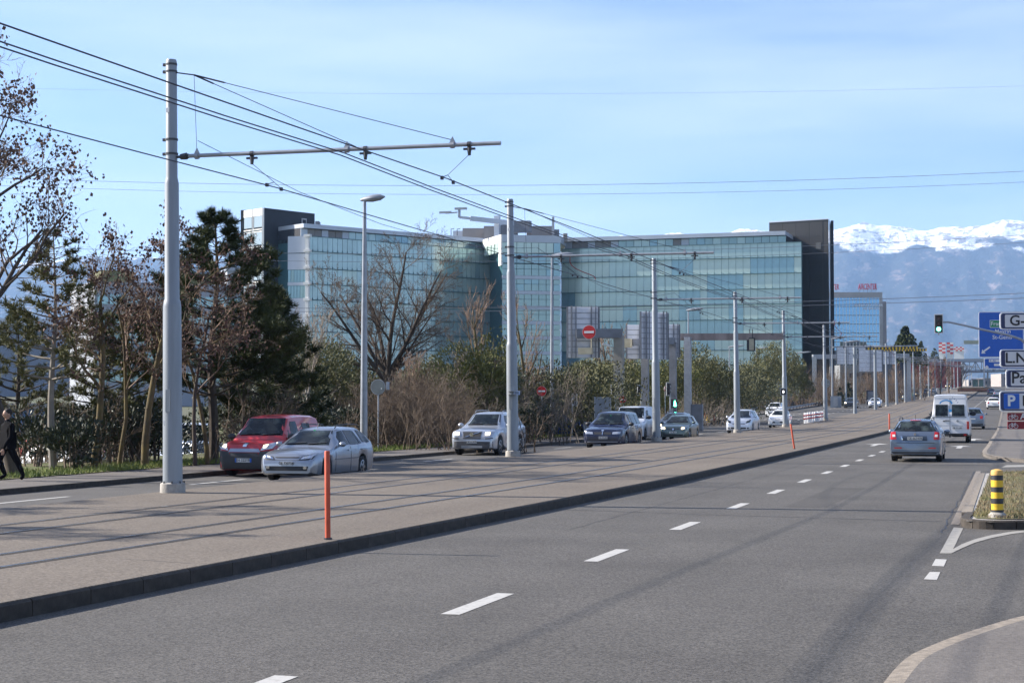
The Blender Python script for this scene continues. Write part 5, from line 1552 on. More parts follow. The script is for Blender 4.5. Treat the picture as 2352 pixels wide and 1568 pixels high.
c.patch('rear_wiper', [(-.02, 1.07), (.34, 1.10), (.34, 1.12), (-.02, 1.09)], 'rear', M_BLACK, nx=4, ny=1, off=.02)
c.antenna(4.0, 0, .22, .04); c.seams([1.4, 2.54, 3.44], .3, .98)
put(c, -2.22, 59.6, math.pi, 0)

# ---- white van from behind
c = Car('van', 'white high-roofed van with a blue drawing, driving ahead of the grey estate', 'van', P_WHITE, 5.2, 1.95, 2.52, 1.2, 1.3, .34, .36, 1.0, 3.1, .8, 1.6, 5.1, .02, nose=.8, wt_hood=.86, wt_roof=.80, group=RC, tz=1.5, back_w=.97)
L_ = 5.2
for sx in (-1, 1):
    a, b_ = (.10, .74) if sx > 0 else (-.74, -.10)
    c.patch('rear_window', [(a, 1.38), (b_, 1.38), (b_ * (.97 if sx > 0 else .97), 1.98), (a, 1.98)] if sx > 0 else [(a, 1.38), (b_, 1.38), (b_, 1.98), (a * .97, 1.98)], 'rear', M_GLASS, nx=6, ny=5, off=.02)
c.patch('door_gap', [(-.008, .46), (.008, .46), (.008, 2.3), (-.008, 2.3)], 'rear', M_BLACK, nx=1, ny=8, off=.006)
c.patch('door_line', [(-.82, 1.32), (.82, 1.32), (.82, 1.345), (-.82, 1.345)], 'rear', M_BLACK, nx=8, ny=1, off=.008)
c.patch('door_edge', [(-.80, 2.30), (.80, 2.30), (.80, 2.315), (-.80, 2.315)], 'rear', M_GALV, nx=8, ny=1, off=.006)
c.patch('door_panel', [(.06, .90), (.80, .90), (.80, .915), (.06, .915)], 'rear', M_GALV, nx=6, ny=1, off=.006)
c.mir('tail_lamp', [(.84, .72), (.95, .72), (.95, 1.12), (.84, 1.12)], 'rear', M_TAIL, nx=2, ny=4, off=.02)
c.plate('rear', .78, 'GE 31185', .5, .12, x=-.36)
c.patch('plate_light', [(-.64, .88), (-.08, .88), (-.08, .92), (-.64, .92)], 'rear', M_GALV, nx=4, ny=1, off=.02)
MB().tube([(-.38, 2.6, 1.14), (-.38, 2.63, 1.14)], .06, 14).build('badge', M_GALV, c.t)
MB().box((.14, 2.62, 1.16), (.22, .04, .04)).box((.3, 2.62, 1.13), (.1, .04, .05)).build('door_handle', M_DARKM, c.t)
c.patch('bumper', [(-.88, .34), (.88, .34), (.88, .50), (-.88, .50)], 'rear', M_BLACK, nx=10, ny=2, off=.05)
c.mir('reflector', [(.68, .42), (.82, .42), (.82, .47), (.68, .47)], 'rear', M_TAIL, nx=2, ny=1, off=.065)
M_DBL = mat('drawing_blue', (.05, .32, .66), .5, var=0)
dr = MB()
def ribbon(pts, w):
    P = [Vector(p) for p in pts]
    for i in range(len(P) - 1):
        d = (P[i + 1] - P[i]).normalized(); n_ = Vector((-d.z, 0, d.x)) * w / 2
        dr.quad(P[i] - n_, P[i + 1] - n_, P[i + 1] + n_, P[i] + n_)
yo = 2.625
arc = [(.02 + .30 * math.cos(a) * -1 - .05 + .22, yo, 2.02 + .18 * math.sin(a)) for a in [math.pi * k / 10 for k in range(11)]]
ribbon(arc, .07); ribbon([(-.02, yo, 1.74), (-.02, yo, 1.60)], .14)
dr.build('drawing', M_DBL, c.t)
dr = MB()
for x, z, a in ((-.30, 2.16, .9), (-.22, 2.24, .7), (-.36, 2.06, 1.2), (-.12, 2.32, .5)): ribbon([(x, yo, z), (x - .06 * math.sin(a), yo, z + .06)], .025)
dr.build('drawing_strokes', mat('drawing_navy', (.05, .1, .3), .5, var=0), c.t)
MB().box((0, 2.66, .35), (.1, .1, .1)).build('tow_hitch', M_BLACK, c.t)
c.mirrors(1.2, 1.5, M_BLACK, 1.8)
put(c, -1.92, 89.5, math.pi, 0)

simple_car('off_road_car', 'dark grey sports utility car just ahead of the white van', 'car', P_STEEL, -1.75, 133.5, 4.5, 1.85, 1.62, rear=True, group=RC, dz=0)
simple_car('hatchback', 'white hatchback seen from behind far up the right carriageway', 'car', P_WHITE3, -.95, 233, 4.3, 1.84, 1.55, rear=True, group=RC, dz=0)
simple_car('saloon_car', 'blue car partly hidden behind the white hatchback', 'car', P_NAVY, -.9, 300, 4.4, 1.84, 1.5, rear=True, group=RC, dz=0)
simple_car('saloon_car', 'dark red-lit saloon in the left lane near the horizon', 'car', P_SLATE, -3.0, 425, 4.6, 1.9, 1.5, rear=True, group=RC, dz=0)
simple_car('saloon_car', 'silver saloon behind the parking sign far up the road', 'car', P_SILVER, -1.2, 385, 4.6, 1.9, 1.5, rear=True, group=RC, dz=0)
# ---- parked cars on the left, behind the trees
def parked(name, label, cat, pnt, px, Z, rz, dzp=-.1, **k):
    c = simple_car(name, label, cat, pnt, 0, 0, group='vehicles parked behind the roadside trees', **k)
    p = gx(px, Z); c.t.location = (p.x, p.y, dzp); c.t.rotation_euler = (0, 0, rz)
    return c
P_REDO = paint('orange_red', (.55, .06, .03), .1, .3)
P_BLUEC = paint('mid_blue', (.012, .05, .24), .3, .25)
parked('van', 'white van parked behind the trees left of the red van', 'van', P_WHITE, 452, 73, .45, -.96, L=4.9, W=2.0, H=2.15, van=True)
parked('parked_car', 'silver car parked in front of the white van behind the trees', 'car', P_SILV3, 463, 69, 1.0, -.96)
parked('parked_car', 'white car parked behind the pale tree trunk', 'car', P_WHITE, 165, 62, 1.2, -.96)
parked('parked_car', 'orange-red car parked behind the bushes at the far left', 'car', P_REDO, 146, 76, 1.5, -.96, H=1.5)
parked('truck', 'white parked truck glimpsed through bare shrubs left of the off-roader', 'truck', P_WHITE, 1018, 104, .1, -.96, L=5.6, W=2.1, H=2.5, van=True)
parked('parked_car', 'pale blue car glimpsed low beside the silver off-roader', 'car', P_LBLUE, 1012, 98, 1.2, -.96)
parked('parked_car', 'bright blue car waiting at the car park exit', 'car', P_BLUEC, 1295, 104, 1.45, -.06)
# ================================================================== the glass office building
M_PANES = [mat('pane_aqua', (.37, .50, .495), .14, .3, var=.10, scale=.25, spec=.8),
           mat('pane_mint', (.47, .60, .56), .2, .2, var=.08, scale=.25, spec=.6),
           mat('pane_blue', (.22, .37, .43), .1, .35, var=.12, scale=.25, spec=.9),
           mat('pane_teal', (.25, .38, .40), .12, .32, var=.10, scale=.25, spec=.8)]
M_DTEAL = mat('dark_backing', (.03, .10, .12), .4, var=.1)
M_CLAD = mat('dark_cladding', (.022, .024, .032), .6, .0, var=.12, scale=.3, spec=.25)
M_CLADB = mat('brown_cladding', (.040, .037, .035), .40, .35, var=.15, scale=.12, stretch=(1, 1, .4), spec=.7)
M_FASC = mat('pale_fascia', (.46, .50, .56), .4, .25, var=.05, scale=.3)
M_GREYB = mat('plant_room_grey', (.26, .24, .225), .7, var=.06, scale=.3)
M_WHT = mat('white_frame', (.75, .74, .70), .5, var=.04)
bA = gx(705, 378); bB = gx(1150, 415); bC = gx(1290, 410); bD = gx(1843, 392)
office = thing('office_building', 'long glass office building with dark end towers behind the trees', 'office building', (bB.x, bB.y, 0))
O = Vector((bB.x, bB.y, 0))
panes_made = 0
rb = random.Random(21)
def wing(P0, P1, z0, floors, zt, ncol, pick, individual, slab_m, ribs=False, top_clear=True):
    """one glass wall from P0 to P1 (local xy), floors = list of z levels"""
    global panes_made
    d = (P1 - P0); L = d.length; d.normalize(); nrm = Vector((d.y, -d.x, 0)); ang = math.atan2(d.y, d.x)
    w = L / ncol
    # backing wall
    MB().beam(P0 - nrm * .9 + Vector((0, 0, (z0 + zt) / 2)), P1 - nrm * .9 + Vector((0, 0, (z0 + zt) / 2)), .5, zt - z0 - .4).build('facade_wall', M_DTEAL, office)
    meshes = {}
    joined = [MB() for _ in M_PANES]
    levels = floors
    for j in range(len(levels) - 1):
        za, zb_ = levels[j], levels[j + 1]
        h = zb_ - za
        for i in range(ncol):
            k = pick(i, j)
            key = (round(h, 2), k)
            if key not in meshes: meshes[key] = MB().box((w / 2, 0, h / 2), (w - .07, .06, h - .18)).mesh('pane', M_PANES[k])
            q = P0 + d * (i * w) + Vector((0, 0, za))
            if individual(i, j) and panes_made < 300:
                o = link('pane', meshes[key], office, tuple(q), ang); panes_made += 1
            else:
                M = Matrix.Rotation(ang, 4, 'Z')
                c = q + M.to_3x3() @ Vector((w / 2, 0, h / 2))
                joined[k].box(c, (w - .10, .06, h - .22), M=M)
    for k, mb in enumerate(joined):
        if mb.v:
            o = mb.build('glazing', M_PANES[k], office); o['kind'] = 'stuff'
    for z in levels[:-1]:
        MB().beam(P0 + nrm * .02 + Vector((0, 0, z)), P1 + nrm * .02 + Vector((0, 0, z)), .8, .12).build('walkway', slab_m, office)
    MB().beam(P0 + nrm * .1 + Vector((0, 0, zt)), P1 + nrm * .1 + Vector((0, 0, zt)), .5, .12).build('coping', slab_m, office)
    br = MB()
    for i in range(ncol + 1):
        for z in levels[:-1]:
            br.box(P0 + d * (i * w) + nrm * .12 + Vector((0, 0, z + .25)), (.07, .16, .5), rz=ang)
        br.beam(P0 + d * (i * w) - nrm * .02 + Vector((0, 0, z0)), P0 + d * (i * w) - nrm * .02 + Vector((0, 0, zt - .1)), .05, .05)
    o = br.build('glass_brackets', slab_m, office); o['kind'] = 'stuff'
M_SLAB = mat('walkway_steel', (.10, .19, .21), .6, var=.1)
z0 = 0
fl = [4.0, 7.6, 11.2, 14.8, 18.4, 22.0, 25.6, 29.2, 32.8, 36.6, 40.0]
lA, lB, lC, lD = bA - O, bB - O, bC - O, bD - O
# brighter blinds / darker clear windows in runs
def run_map(nc, nr, seed, pm, pb):
    r_ = random.Random(seed); g_ = {}
    for j in range(nr):
        i = 0
        while i < nc:
            n_ = r_.randint(1, 4); v = r_.random()
            k = 1 if v < pm else (2 if v < pm + pb else 0)
            for t_ in range(n_): g_[(i + t_, j)] = k
            i += n_
    return g_
mapR = run_map(34, 10, 4, .42, .30); mapL = run_map(44, 10, 6, .10, .08)
wing(lC, lD, z0, fl, 40.0, 34, lambda i, j: 0 if j == 9 else mapR[(i, j)], lambda i, j: j >= 2, M_SLAB)
wing(lA, lB, z0, fl, 40.0, 42, lambda i, j: (3 if mapL[(i, j)] == 2 else mapL[(i, j)]) if j < 9 else 0, lambda i, j: j >= 8, M_SLAB)
# middle block, standing forward
mE0 = gx(1153, 398) - O; mE1 = gx(1288, 401) - O
dm = (mE1 - mE0).normalized(); nm = Vector((dm.y, -dm.x, 0))
MB().prism([(mE0 - nm * .7 + dm * .3).xy, (mE1 - nm * .7 - dm * .3).xy, (mE1 - nm * 16).xy, (mE0 - nm * 16).xy], 0, 41.0).build('middle_block', M_DTEAL, office)
def cell_wall(P0, P1, rows, ncol, nm_glass='window', m_f=M_FASC):
    d = P1 - P0; L = d.length; d.normalize(); nn_ = Vector((d.y, -d.x, 0)); ang = math.atan2(d.y, d.x); w = L / ncol
    for (za, zb_, k) in rows:
        h = zb_ - za
        if k is None:
            MB().beam(P0 + Vector((0, 0, (za + zb_) / 2)), P1 + Vector((0, 0, (za + zb_) / 2)), .4, h).build('spandrel', m_f, office); continue
        ms = {}
        for i in range(ncol):
            kk = k if rb.random() > .22 else (2 if k != 2 else 3)
            if kk not in ms: ms[kk] = MB().box((w / 2, 0, h / 2), (w - .12, .12, h - .1)).mesh(nm_glass, M_PANES[kk])
            link(nm_glass, ms[kk], office, tuple(P0 + d * (i * w) + Vector((0, 0, za))), ang)
rows = []
for z in fl[1:-2]: rows += [(z - 1.0, z - .2, None), (z - .2, z + 1.4, 3), (z + 1.4, z + 2.6, 3)]
rows += [(35.6, 37.9, 2), (38.0, 40.6, 1), (40.6, 42.3, None)]
cell_wall(mE0, mE1, rows, 8)
# white sunlit return of the middle block's top storey
rt = MB().beam(gx(1111, 411) - O + Vector((0, 0, 41.4)), mE0 + Vector((0, 0, 41.4)), .5, 1.9)
rt.beam(gx(1147, 400) - O + Vector((0, 0, 38)), gx(1153, 398) - O + Vector((0, 0, 38)), .5, 6).build('white_return', M_WHT, office)
MB().prism([(gx(1111, 411) - O).xy, mE0.xy, mE1.xy, (gx(1300, 411) - O).xy, (gx(1290, 425) - O).xy, (gx(1111, 425) - O).xy], 40.7, 42.3).build('middle_roof', M_FASC, office)
P_ = gx(1113, 409.5) - O; Q_ = gx(1146, 400) - O
for k_ in range(4):
    a_ = P_.lerp(Q_, k_ / 4 + .03); b_ = P_.lerp(Q_, k_ / 4 + .22)
    MB().beam(a_ + Vector((0, 0, 39.3)), b_ + Vector((0, 0, 39.3)), .3, 2.2).build('window', M_PANES[1], office)
# penthouse storeys set back on both wings
def pent(P0, P1, set_, z0_, z1_, ncol, blank=()):
    d = (P1 - P0).normalized(); nn_ = Vector((d.y, -d.x, 0))
    a, b = P0 - nn_ * set_, P1 - nn_ * set_
    MB().prism([(a - nn_ * .1).xy, (b - nn_ * .1).xy, (b - nn_ * 13).xy, (a - nn_ * 13).xy], z0_ - 1, z1_ - .9).build('penthouse', M_CLAD, office)
    MB().prism([(a + nn_ * 1.3).xy, (b + nn_ * 1.3).xy, (b - nn_ * 13.3).xy, (a - nn_ * 13.3).xy], z1_ - .95, z1_).build('penthouse_roof', M_FASC, office)
    L = (b - a).length; w = L / ncol; ang = math.atan2(d.y, d.x); ms = {}
    for i in range(ncol):
        k = rb.choice([0, 0, 3, 2, 3])
        m_ = M_PANES[k]
        if any(lo <= i < hi for lo, hi in blank): m_ = M_GREYB if i % 3 else M_FASC; k = m_.name
        if k not in ms: ms[k] = MB().box((w / 2, 0, (z1_ - z0_ - 1) / 2), (w - .1, .16, z1_ - z0_ - 1.15)).mesh('window', m_)
        link('window', ms[k], office, tuple(a + d * (i * w) + nn_ * .06 + Vector((0, 0, z0_))), ang)
pent(lA, lB, 3.0, 40.0, 43.0, 30, ((0, 7),))
pent(lC, lD - (lD - lC).normalized() * 4, 3.0, 40.0, 42.9, 28, ((0, 7), (14, 16)))
# left end wall of the left wing (between tower and glass)
eA = gx(660, 379.3) - O; eB = gx(702, 378.5) - O
rows = []
for i_, z in enumerate(fl[1:-2]): rows += [(z - .35, z + .35, None), (z + .35, z + 3.25, (None if i_ in (7, 3, 4) else 2))]
rows += [(fl[-2] - .35, fl[-2] + .35, None), (fl[-2] + .35, 40, None)]
cell_wall(eA, eB, rows, 6, m_f=M_FASC)
MB().prism([eA.xy, eB.xy, (eB + Vector((8, 18, 0))).xy, (eA + Vector((8, 18, 0))).xy], 0, 39.6).build('end_block', M_DTEAL, office)
wp = MB(); q_ = gx(705, 377.4) - O
wp.beam(q_, q_ + Vector((0, 0, 40.1)), .8, .8)
for z in fl[1:]: wp.box(q_ + Vector((0, 0, z)), (1.5, 1.2, .6))
wp.build('corner_column', M_WHT, office)
# dark left tower with glazed side
tc = gx(604, 384) - O; tr = gx(721, 396) - O; tl = gx(556, 390) - O
ZT = 47.1
back = (tr - tc) + (tl - tc)
MB().prism([tc.xy, tr.xy, (tr + (tl - tc)).xy, tl.xy], 0, ZT).build('tower', M_CLAD, office)
d_ = (tl - tc); nn_ = Vector((d_.y, -d_.x, 0)).normalized()
if nn_.dot(Vector((_F.x, _F.y, 0))) > 0: nn_ = -nn_
gl_m = mat('tower_glass', (.34, .42, .46), .1, .2, var=.06, scale=.2, spec=.9)
a = tc + nn_ * .1; 
for (u0, u1) in ((.06, .44), (.56, .92)):
    z = 6.0
    while z < ZT - 3.2:
        MB().beam(a + d_ * u0 + Vector((0, 0, z + 1.9)), a + d_ * u1 + Vector((0, 0, z + 1.9)), .15, 3.2).build('tower_window', gl_m, office)
        z += 4.05
fr = MB()
for u in (.02, .5): fr.beam(a + d_ * u, a + d_ * u + Vector((0, 0, ZT - .05)), .35, .45)
z = 5.8
while z < ZT - 1: fr.beam(a + d_ * .0 + Vector((0, 0, z)), a + d_ * .93 + Vector((0, 0, z)), .28, .22); fr.beam(a + d_ * .0 + Vector((0, 0, z - .55)), a + d_ * .93 + Vector((0, 0, z - .55)), .28, .18); z += 4.05
fr.beam(a + d_ * 0 + Vector((0, 0, ZT - .9)), a + d_ * .93 + Vector((0, 0, ZT - .9)), .3, 1.7)
fr.build('tower_frame', M_WHT, office)
MB().beam(a + d_ * .965, a + d_ * .965 + Vector((0, 0, ZT + .1)), .5, 1.2).build('tower_edge', M_CLAD, office)
nf = Vector(((tr - tc).y, -(tr - tc).x, 0)).normalized()
if nf.dot(Vector((_F.x, _F.y, 0))) > 0: nf = -nf
for u, z, dark in ((.42, 41.0, 0), (.78, 44.6, 1)):
    p_ = tc + (tr - tc) * u + nf * .08 + Vector((0, 0, z))
    MB().beam(p_ - (tr - tc).normalized() * .75, p_ + (tr - tc).normalized() * .75, .12, 2.1).build('vent', mat('vent_grey', (.42, .42, .42), .6), office)
    if dark: MB().beam(p_ + nf * .06 - (tr - tc).normalized() * .5, p_ + nf * .06 + (tr - tc).normalized() * .5, .12, 1.5).build('vent_grille', M_CLAD, office)
# dark right tower
t0 = gx(1769, 410) - O; t1 = gx(1906, 402.5) - O
dt = (t1 - t0).normalized(); nt_ = Vector((dt.y, -dt.x, 0))
vw = Vector((t1 + O)).xy.normalized().to_3d()
MB().prism([t0.xy, t1.xy, (t1 + vw * 14 - dt * .5).xy, (t0 + vw * 14).xy], 0, 46.6).build('tower', M_CLADB, office)
e0 = t1 + dt * .35
MB().prism([(e0 - nt_ * .6).xy, (e0 + dt * .7 - nt_ * .6).xy, (e0 + dt * .7 + vw * 10 - dt * .5).xy, (e0 + vw * 10).xy], 0, 46.2).build('tower_fin', M_CLAD, office)
MB().beam(t1 + dt * .15 - nt_ * .2, t1 + dt * .15 - nt_ * .2 + Vector((0, 0, 46.3)), .18, .18).build('tower_pipe', M_FASC, office)
MB().beam(t0 + nt_ * .1 + Vector((0, 0, 46.55)), t1 + nt_ * .1 + Vector((0, 0, 46.55)), .3, .2).build('tower_coping', M_FASC, office)
pm = MB().box((1.7, 0, 1.75), (3.34, .06, 3.44)).mesh('cladding_panel', M_CLADB)
angt = math.atan2(dt.y, dt.x); ncl = int((t1 - t0).length / 3.4)
for i in range(ncl + 1):
    for j in range(13):
        if i * 3.4 + 3.3 < (t1 - t0).length and j * 3.5 + 3.5 < 46.6: link('cladding_panel', pm, office, tuple(t0 + dt * (i * 3.4 + .1) + nt_ * .04 + Vector((0, 0, j * 3.5 + .6))), angt)
MB().beam(t1 - dt * 3.2 + nt_ * .12 + Vector((0, 0, 40.2)), t1 - dt * 1.9 + nt_ * .12 + Vector((0, 0, 40.2)), .1, 1.6).build('vent', mat('vent_dark', (.07, .075, .08), .5), office)
# body behind the wings so nothing is see-through
nC = Vector(((lD - lC).y, -(lD - lC).x, 0)).normalized()
MB().prism([(lC - nC * 1.4).xy, (lD - nC * 1.4).xy, (lD - nC * 9 + (lC - lD).normalized() * 2).xy, (lC - nC * 14).xy], 0, 39.8).build('wing_body', M_DTEAL, office)
nA = Vector(((lB - lA).y, -(lB - lA).x, 0)).normalized()
MB().prism([(lA - nA * 1.4).xy, (lB - nA * 1.4).xy, (lB - nA * 16).xy, (lA - nA * 16).xy], 0, 39.8).build('wing_body', M_DTEAL, office)
# plant rooms on the roof
def roofbox(x0, x1, yt, Z, dep, m, zb_=41.5):
    p0, p1 = gx(x0, Z) - O, gx(x1, Z) - O
    zt = at(x0, yt, Z).z; dd = (p1 - p0).normalized(); n_ = Vector((-dd.y, dd.x, 0))
    MB().prism([p0.xy, p1.xy, (p1 + n_ * dep).xy, (p0 + n_ * dep).xy], zb_, zt).build('plant_room', m, office)
roofbox(1062, 1111, 524, 423, 7, M_GREYB); roofbox(1111, 1144, 519, 417, 8, M_GREYB); roofbox(1147, 1190, 516, 416, 8, mat('plant_dark', (.13, .14, .16), .6))
roofbox(1040, 1062, 530, 428, 5, M_FASC); roofbox(1220, 1268, 519, 419, 8, M_GREYB); roofbox(1210, 1222, 522, 421, 6, M_GREYB); roofbox(1268, 1285, 527, 417, 6, mat('plant_dark', (.13, .14, .16), .6)); roofbox(1294, 1304, 536, 408, 2, M_GREYB)
MB().beam(gx(1271, 416) - O + Vector((0, 0, 42)), gx(1271, 416) - O + Vector((0, 0, at(1260, 498, 416).z)), .5, .5).build('chimney', M_GALV, office)
# facade maintenance crane
cr = MB()
a0 = gx(1142, 412) - O
cr.beam(a0 + Vector((0, 0, 41)), a0 + Vector((0, 0, at(1142, 496, 412).z)), 1.3, 1.3)
cr.build('crane_post', M_FASC, office)
q1 = at(1190, 514, 412) - O; q0 = at(1055, 499, 408) - O
MB().beam(q0, q0.lerp(q1, .2), .5, .6).beam(q0.lerp(q1, .18), q1, .9, 1.1).build('crane_jib', M_FASC, office)
MB().box(q0 + Vector((0, 0, 1.0)), (.5, .5, 2.2)).box(q0 + Vector((.4, 0, 2.1)), (3, .8, .5)).beam(q0 + Vector((-3.5, 0, 1.1)), q0 + Vector((-.5, 0, 1.2)), .3, .3).box(q0 + Vector((-3.6, 0, 1.3)), (3, .6, .5)).build('crane_cradle', M_GALV, office)
MB().box(q1 + Vector((1.0, 0, -.8)), (4.4, 2, 2.8)).build('counterweight', mat('plant_dark', (.13, .14, .16)), office)
for px in (1036, 1050):
    c0 = at(px, 541, 405) - O
    MB().tube([c0, c0 + Vector((0, 0, 1.6)), c0 + Vector((.8, 0, 1.65))], .1, 6).build('roof_lamp', M_DARKM, office)
roofbox(722, 731, 508, 384, 3, mat('plant_dark', (.13, .14, .16)))

# ------------------------------------------------------------------ second tower block with roof letters
Z2 = 520
p0 = gx(1895, Z2); p1 = gx(2029, Z2); zt = at(1960, 671, Z2).z
t = thing('office_block', 'square mirror-glass office block with red roof letters right of the dark tower', 'office building', (p0.x, p0.y, 0))
d = (p1 - p0); L = d.length; d.normalize(); n_ = Vector((d.y, -d.x, 0)); ang = math.atan2(d.y, d.x)
M_CB = mat('pale_concrete', (.40, .39, .38), .8, var=.1, scale=.3)
MB().prism([(0, 0), (d * L).xy, (d * L - n_ * 16).xy, (-n_ * 16).xy], 0, zt).build('wall', M_CB, t)
MB().prism([(d * L - n_ * 4).xy, (d * (L + 2.3) - n_ * 5).xy, (d * (L + 2.3) - n_ * 15).xy, (d * L - n_ * 15).xy], 0, zt - 2.6).build('stair_tower', mat('side_concrete', (.28, .27, .27), .8, var=.1, scale=.3), t)
M_MIR = [mat('mirror_blue', (.17, .34, .56), .05, .85, var=.05, scale=.1), mat('mirror_dark', (.02, .045, .085), .1, .0, var=.1, scale=.1), mat('mirror_green', (.025, .06, .06), .1, .0, var=.1, scale=.1)]
w = (L - 1.6) / 16; hh = 2.75
pm = [MB().box((w / 2, 0, hh / 2), (w - .16, .12, hh - .22)).mesh('window', m_) for m_ in M_MIR]
ztop_ = zt - 1.7
for i in range(16):
    for j in range(16):
        z = ztop_ - (j + 1) * hh
        if z < 2: continue
        refl = (j > 5 and 1 < 12) and (j > 5 + (1 if i > 12 else 0) + (3 if i > 13 else 0))  # lower panes get dark colours that paint in a reflection
        k = (1 if rb.random() < .7 else 2) if refl or (j == 5 and 3 < i < 12) else 0
        link('window', pm[k], t, tuple(d * (.6 + i * w) + n_ * .08 + Vector((0, 0, z))), ang)
fr = MB()
for i in range(17): fr.beam(d * (.6 + i * w) + n_ * .1 + Vector((0, 0, 2)), d * (.6 + i * w) + n_ * .1 + Vector((0, 0, ztop_)), .12, .18)
fr.build('mullions', M_WHT, t)['kind'] = 'stuff'
M_RL = mat('red_letters', (.55, .02, .05), .5, var=0)
for txt, px, py, sz in (('AIRCENTER', 1971, 659, 2.5),):
    c_ = at(px, py, Z2) - p0
    o_ = lettering(txt, sz, M_RL, t, (c_.x, c_.y, c_.z), ang, .03, 'L', .1); o_.scale.x = .44
    MB().beam((c_.x, c_.y + .3, zt + .6), (c_.x + 5.5, c_.y + 2, zt + .6), .1, .1).build('letter_rail', M_GALV, t)
    for k_ in range(5): MB().beam((c_.x + .4 + k_ * 1.2, c_.y + .3 + .35 * k_, zt), (c_.x + .4 + k_ * 1.2, c_.y + .3 + .35 * k_, zt + 3.2), .08, .08).build('letter_post', M_GALV, t)
c_ = at(1913, 659.5, Z2 - 3) - p0; o_ = lettering('NTER', 2.4, M_RL, t, (c_.x - .9, c_.y, c_.z), ang, .03, 'L', .1); o_.scale.x = .5
M_WPR = mat('white_print', (.8, .85, .9), .5, var=0)
for txt, px, py, sz in (('BUREAUX A LOUER', 1963, 701, 1.0), ('022 839 39 39', 1984, 709, .85)):
    c_ = at(px, py, Z2) - p0; lettering(txt, sz, M_WPR, t, (c_.x, c_.y - .4, c_.z), ang, .02, 'L', .02)

# ------------------------------------------------------------------ other buildings
def block(name, label, px0, px1, Z0, Z1, ytop, dep, m, cat='building', zb_=-1.0):
    p0, p1 = gx(px0, Z0), gx(px1, Z1); zt = at(px0, ytop, Z0).z
    t = thing(name, label, cat, (p0.x, p0.y, 0)); d = p1 - p0; L = d.length; d = d.normalized(); n_ = Vector((d.y, -d.x, 0))
    MB().prism([(0, 0), (d * L).xy, (d * L - n_ * dep).xy, (-n_ * dep).xy], zb_, zt).build('wall', m, t)
    return t, d, n_, L, zt
M_PALEW = mat('pale_wall', (.30, .32, .36), .7, var=.06, scale=.3)
t, d, n_, L, zt = block('office_block', 'pale low-rise with window bands glimpsed through the trees behind the first mast', 215, 545, 300, 312, 645, 20, M_PALEW)
ang = math.atan2(d.y, d.x)
wm = MB().box((1.05, 0, 0), (1.9, .15, 1.8)).mesh('window', M_PANES[2])
for j in range(5):
    z = zt - 3.2 - j * 3.5
    if z < 3: break
    for i in range(int(L / 2.2)): link('window', wm, t, tuple(d * (.4 + i * 2.2) + n_ * .08 + Vector((0, 0, z))), ang)
MB().prism([(d * 1).xy + n_.xy * .3, (d * 7).xy + n_.xy * .3, (d * 7 - n_ * 6).xy, (d * 1 - n_ * 6).xy], zt, zt + 2).prism([(d * 16).xy, (d * 24).xy, (d * 24 - n_ * 6).xy, (d * 16 - n_ * 6).xy], zt, zt + 2).build('roof_structure', mat('yellow_green', (.17, .17, .07), .6, var=.1), t)
t, d, n_, L, zt = block('office_block', 'white flat-roofed building left of the dark glazed tower', 520, 690, 420, 425, 622, 30, mat('white_wall', (.42, .44, .47), .7, var=.05))
MB().prism([(d * -.3 + n_ * .3).xy, (d * (L + .3) + n_ * .3).xy, (d * (L + .3) - n_ * 30).xy, (d * -.3 - n_ * 30).xy], zt, zt + 1).build('roof_edge', M_FASC, t)
for j in range(4): MB().beam(d * 1 + n_ * .1 + Vector((0, 0, zt - 3 - j * 4)), d * (L - 1) + n_ * .1 + Vector((0, 0, zt - 3 - j * 4)), .1, 1.6).build('window_band', M_PANES[2], t)
t, d, n_, L, zt = block('shed', 'blue-walled shed with a pale roof behind the far left trees', -60, 118, 78, 84, 938, 14, mat('blue_sheet', (.13, .26, .46), .6, var=.06, scale=2, stretch=(4, 4, .2)), 'shed')
MB().prism([(-d * .4 + n_ * .4).xy, (d * (L + .4) + n_ * .4).xy, (d * (L + .4) - n_ * 14).xy, (-d * .4 - n_ * 14).xy], zt, zt + .25).build('roof', mat('pale_roof', (.42, .41, .37), .8, var=.1), t)
tc_ = gx(40, 420)
t, d, n_, L, zt = block('office_block', 'blue-grey hangar mass low behind the left trees', -300, 240, 500, 520, 742, 40, mat('bluegrey_wall', (.20, .23, .29), .7, var=.1))  # stands in for mountain slopes; their haze blue is in its colour
MB().prism([(-d * 2 + n_ * 1).xy, (d * (L + 2) + n_ * 1).xy, (d * (L + 2) - n_ * 42).xy, (-d * 2 - n_ * 42).xy], zt, zt + 2).build('roof', M_FASC, t)
# red and white chequered airport masts
M_RW = mat('checker_red', (.62, .05, .04), .6, var=0)
def checker(label, px0, px1, py0, py1, Z, nx, nz, zlow):
    p = at((px0 + px1) / 2, py1, Z); w = (px1 - px0) * Z / FPX; h = (py1 - py0) * Z / FPX
    t = thing('chequered_tower', label, 'tower', (p.x, p.y, 0))
    MB().box((0, 2, (p.z + zlow) / 2), (w * .96, w * .8, p.z - zlow)).build('shaft', M_WHT, t)
    r_ = MB(); w_ = MB()
    for i in range(nx):
        for j in range(nz):
            (r_ if (i + j) % 2 else w_).box((-w / 2 + (i + .5) * w / nx, 2 - w * .42, p.z + (j + .5) * h / nz), (w / nx, .5, h / nz))
    w_.box((0, 2, p.z + h / 2), (w * .98, w * .8, h))
    r_.build('red_squares', M_RW, t); w_.build('white_squares', M_WHT, t)
checker('left one of the two tall red and white chequered towers', 2156.5, 2171.5, 786, 811, 900, 2, 6, 12)
checker('right one of the two tall red and white chequered towers', 2175, 2189.5, 786, 813, 900, 2, 6, 12)
checker('low white building with a red and white chequered top band', 2191, 2214, 796.5, 806, 880, 5, 3, 10)
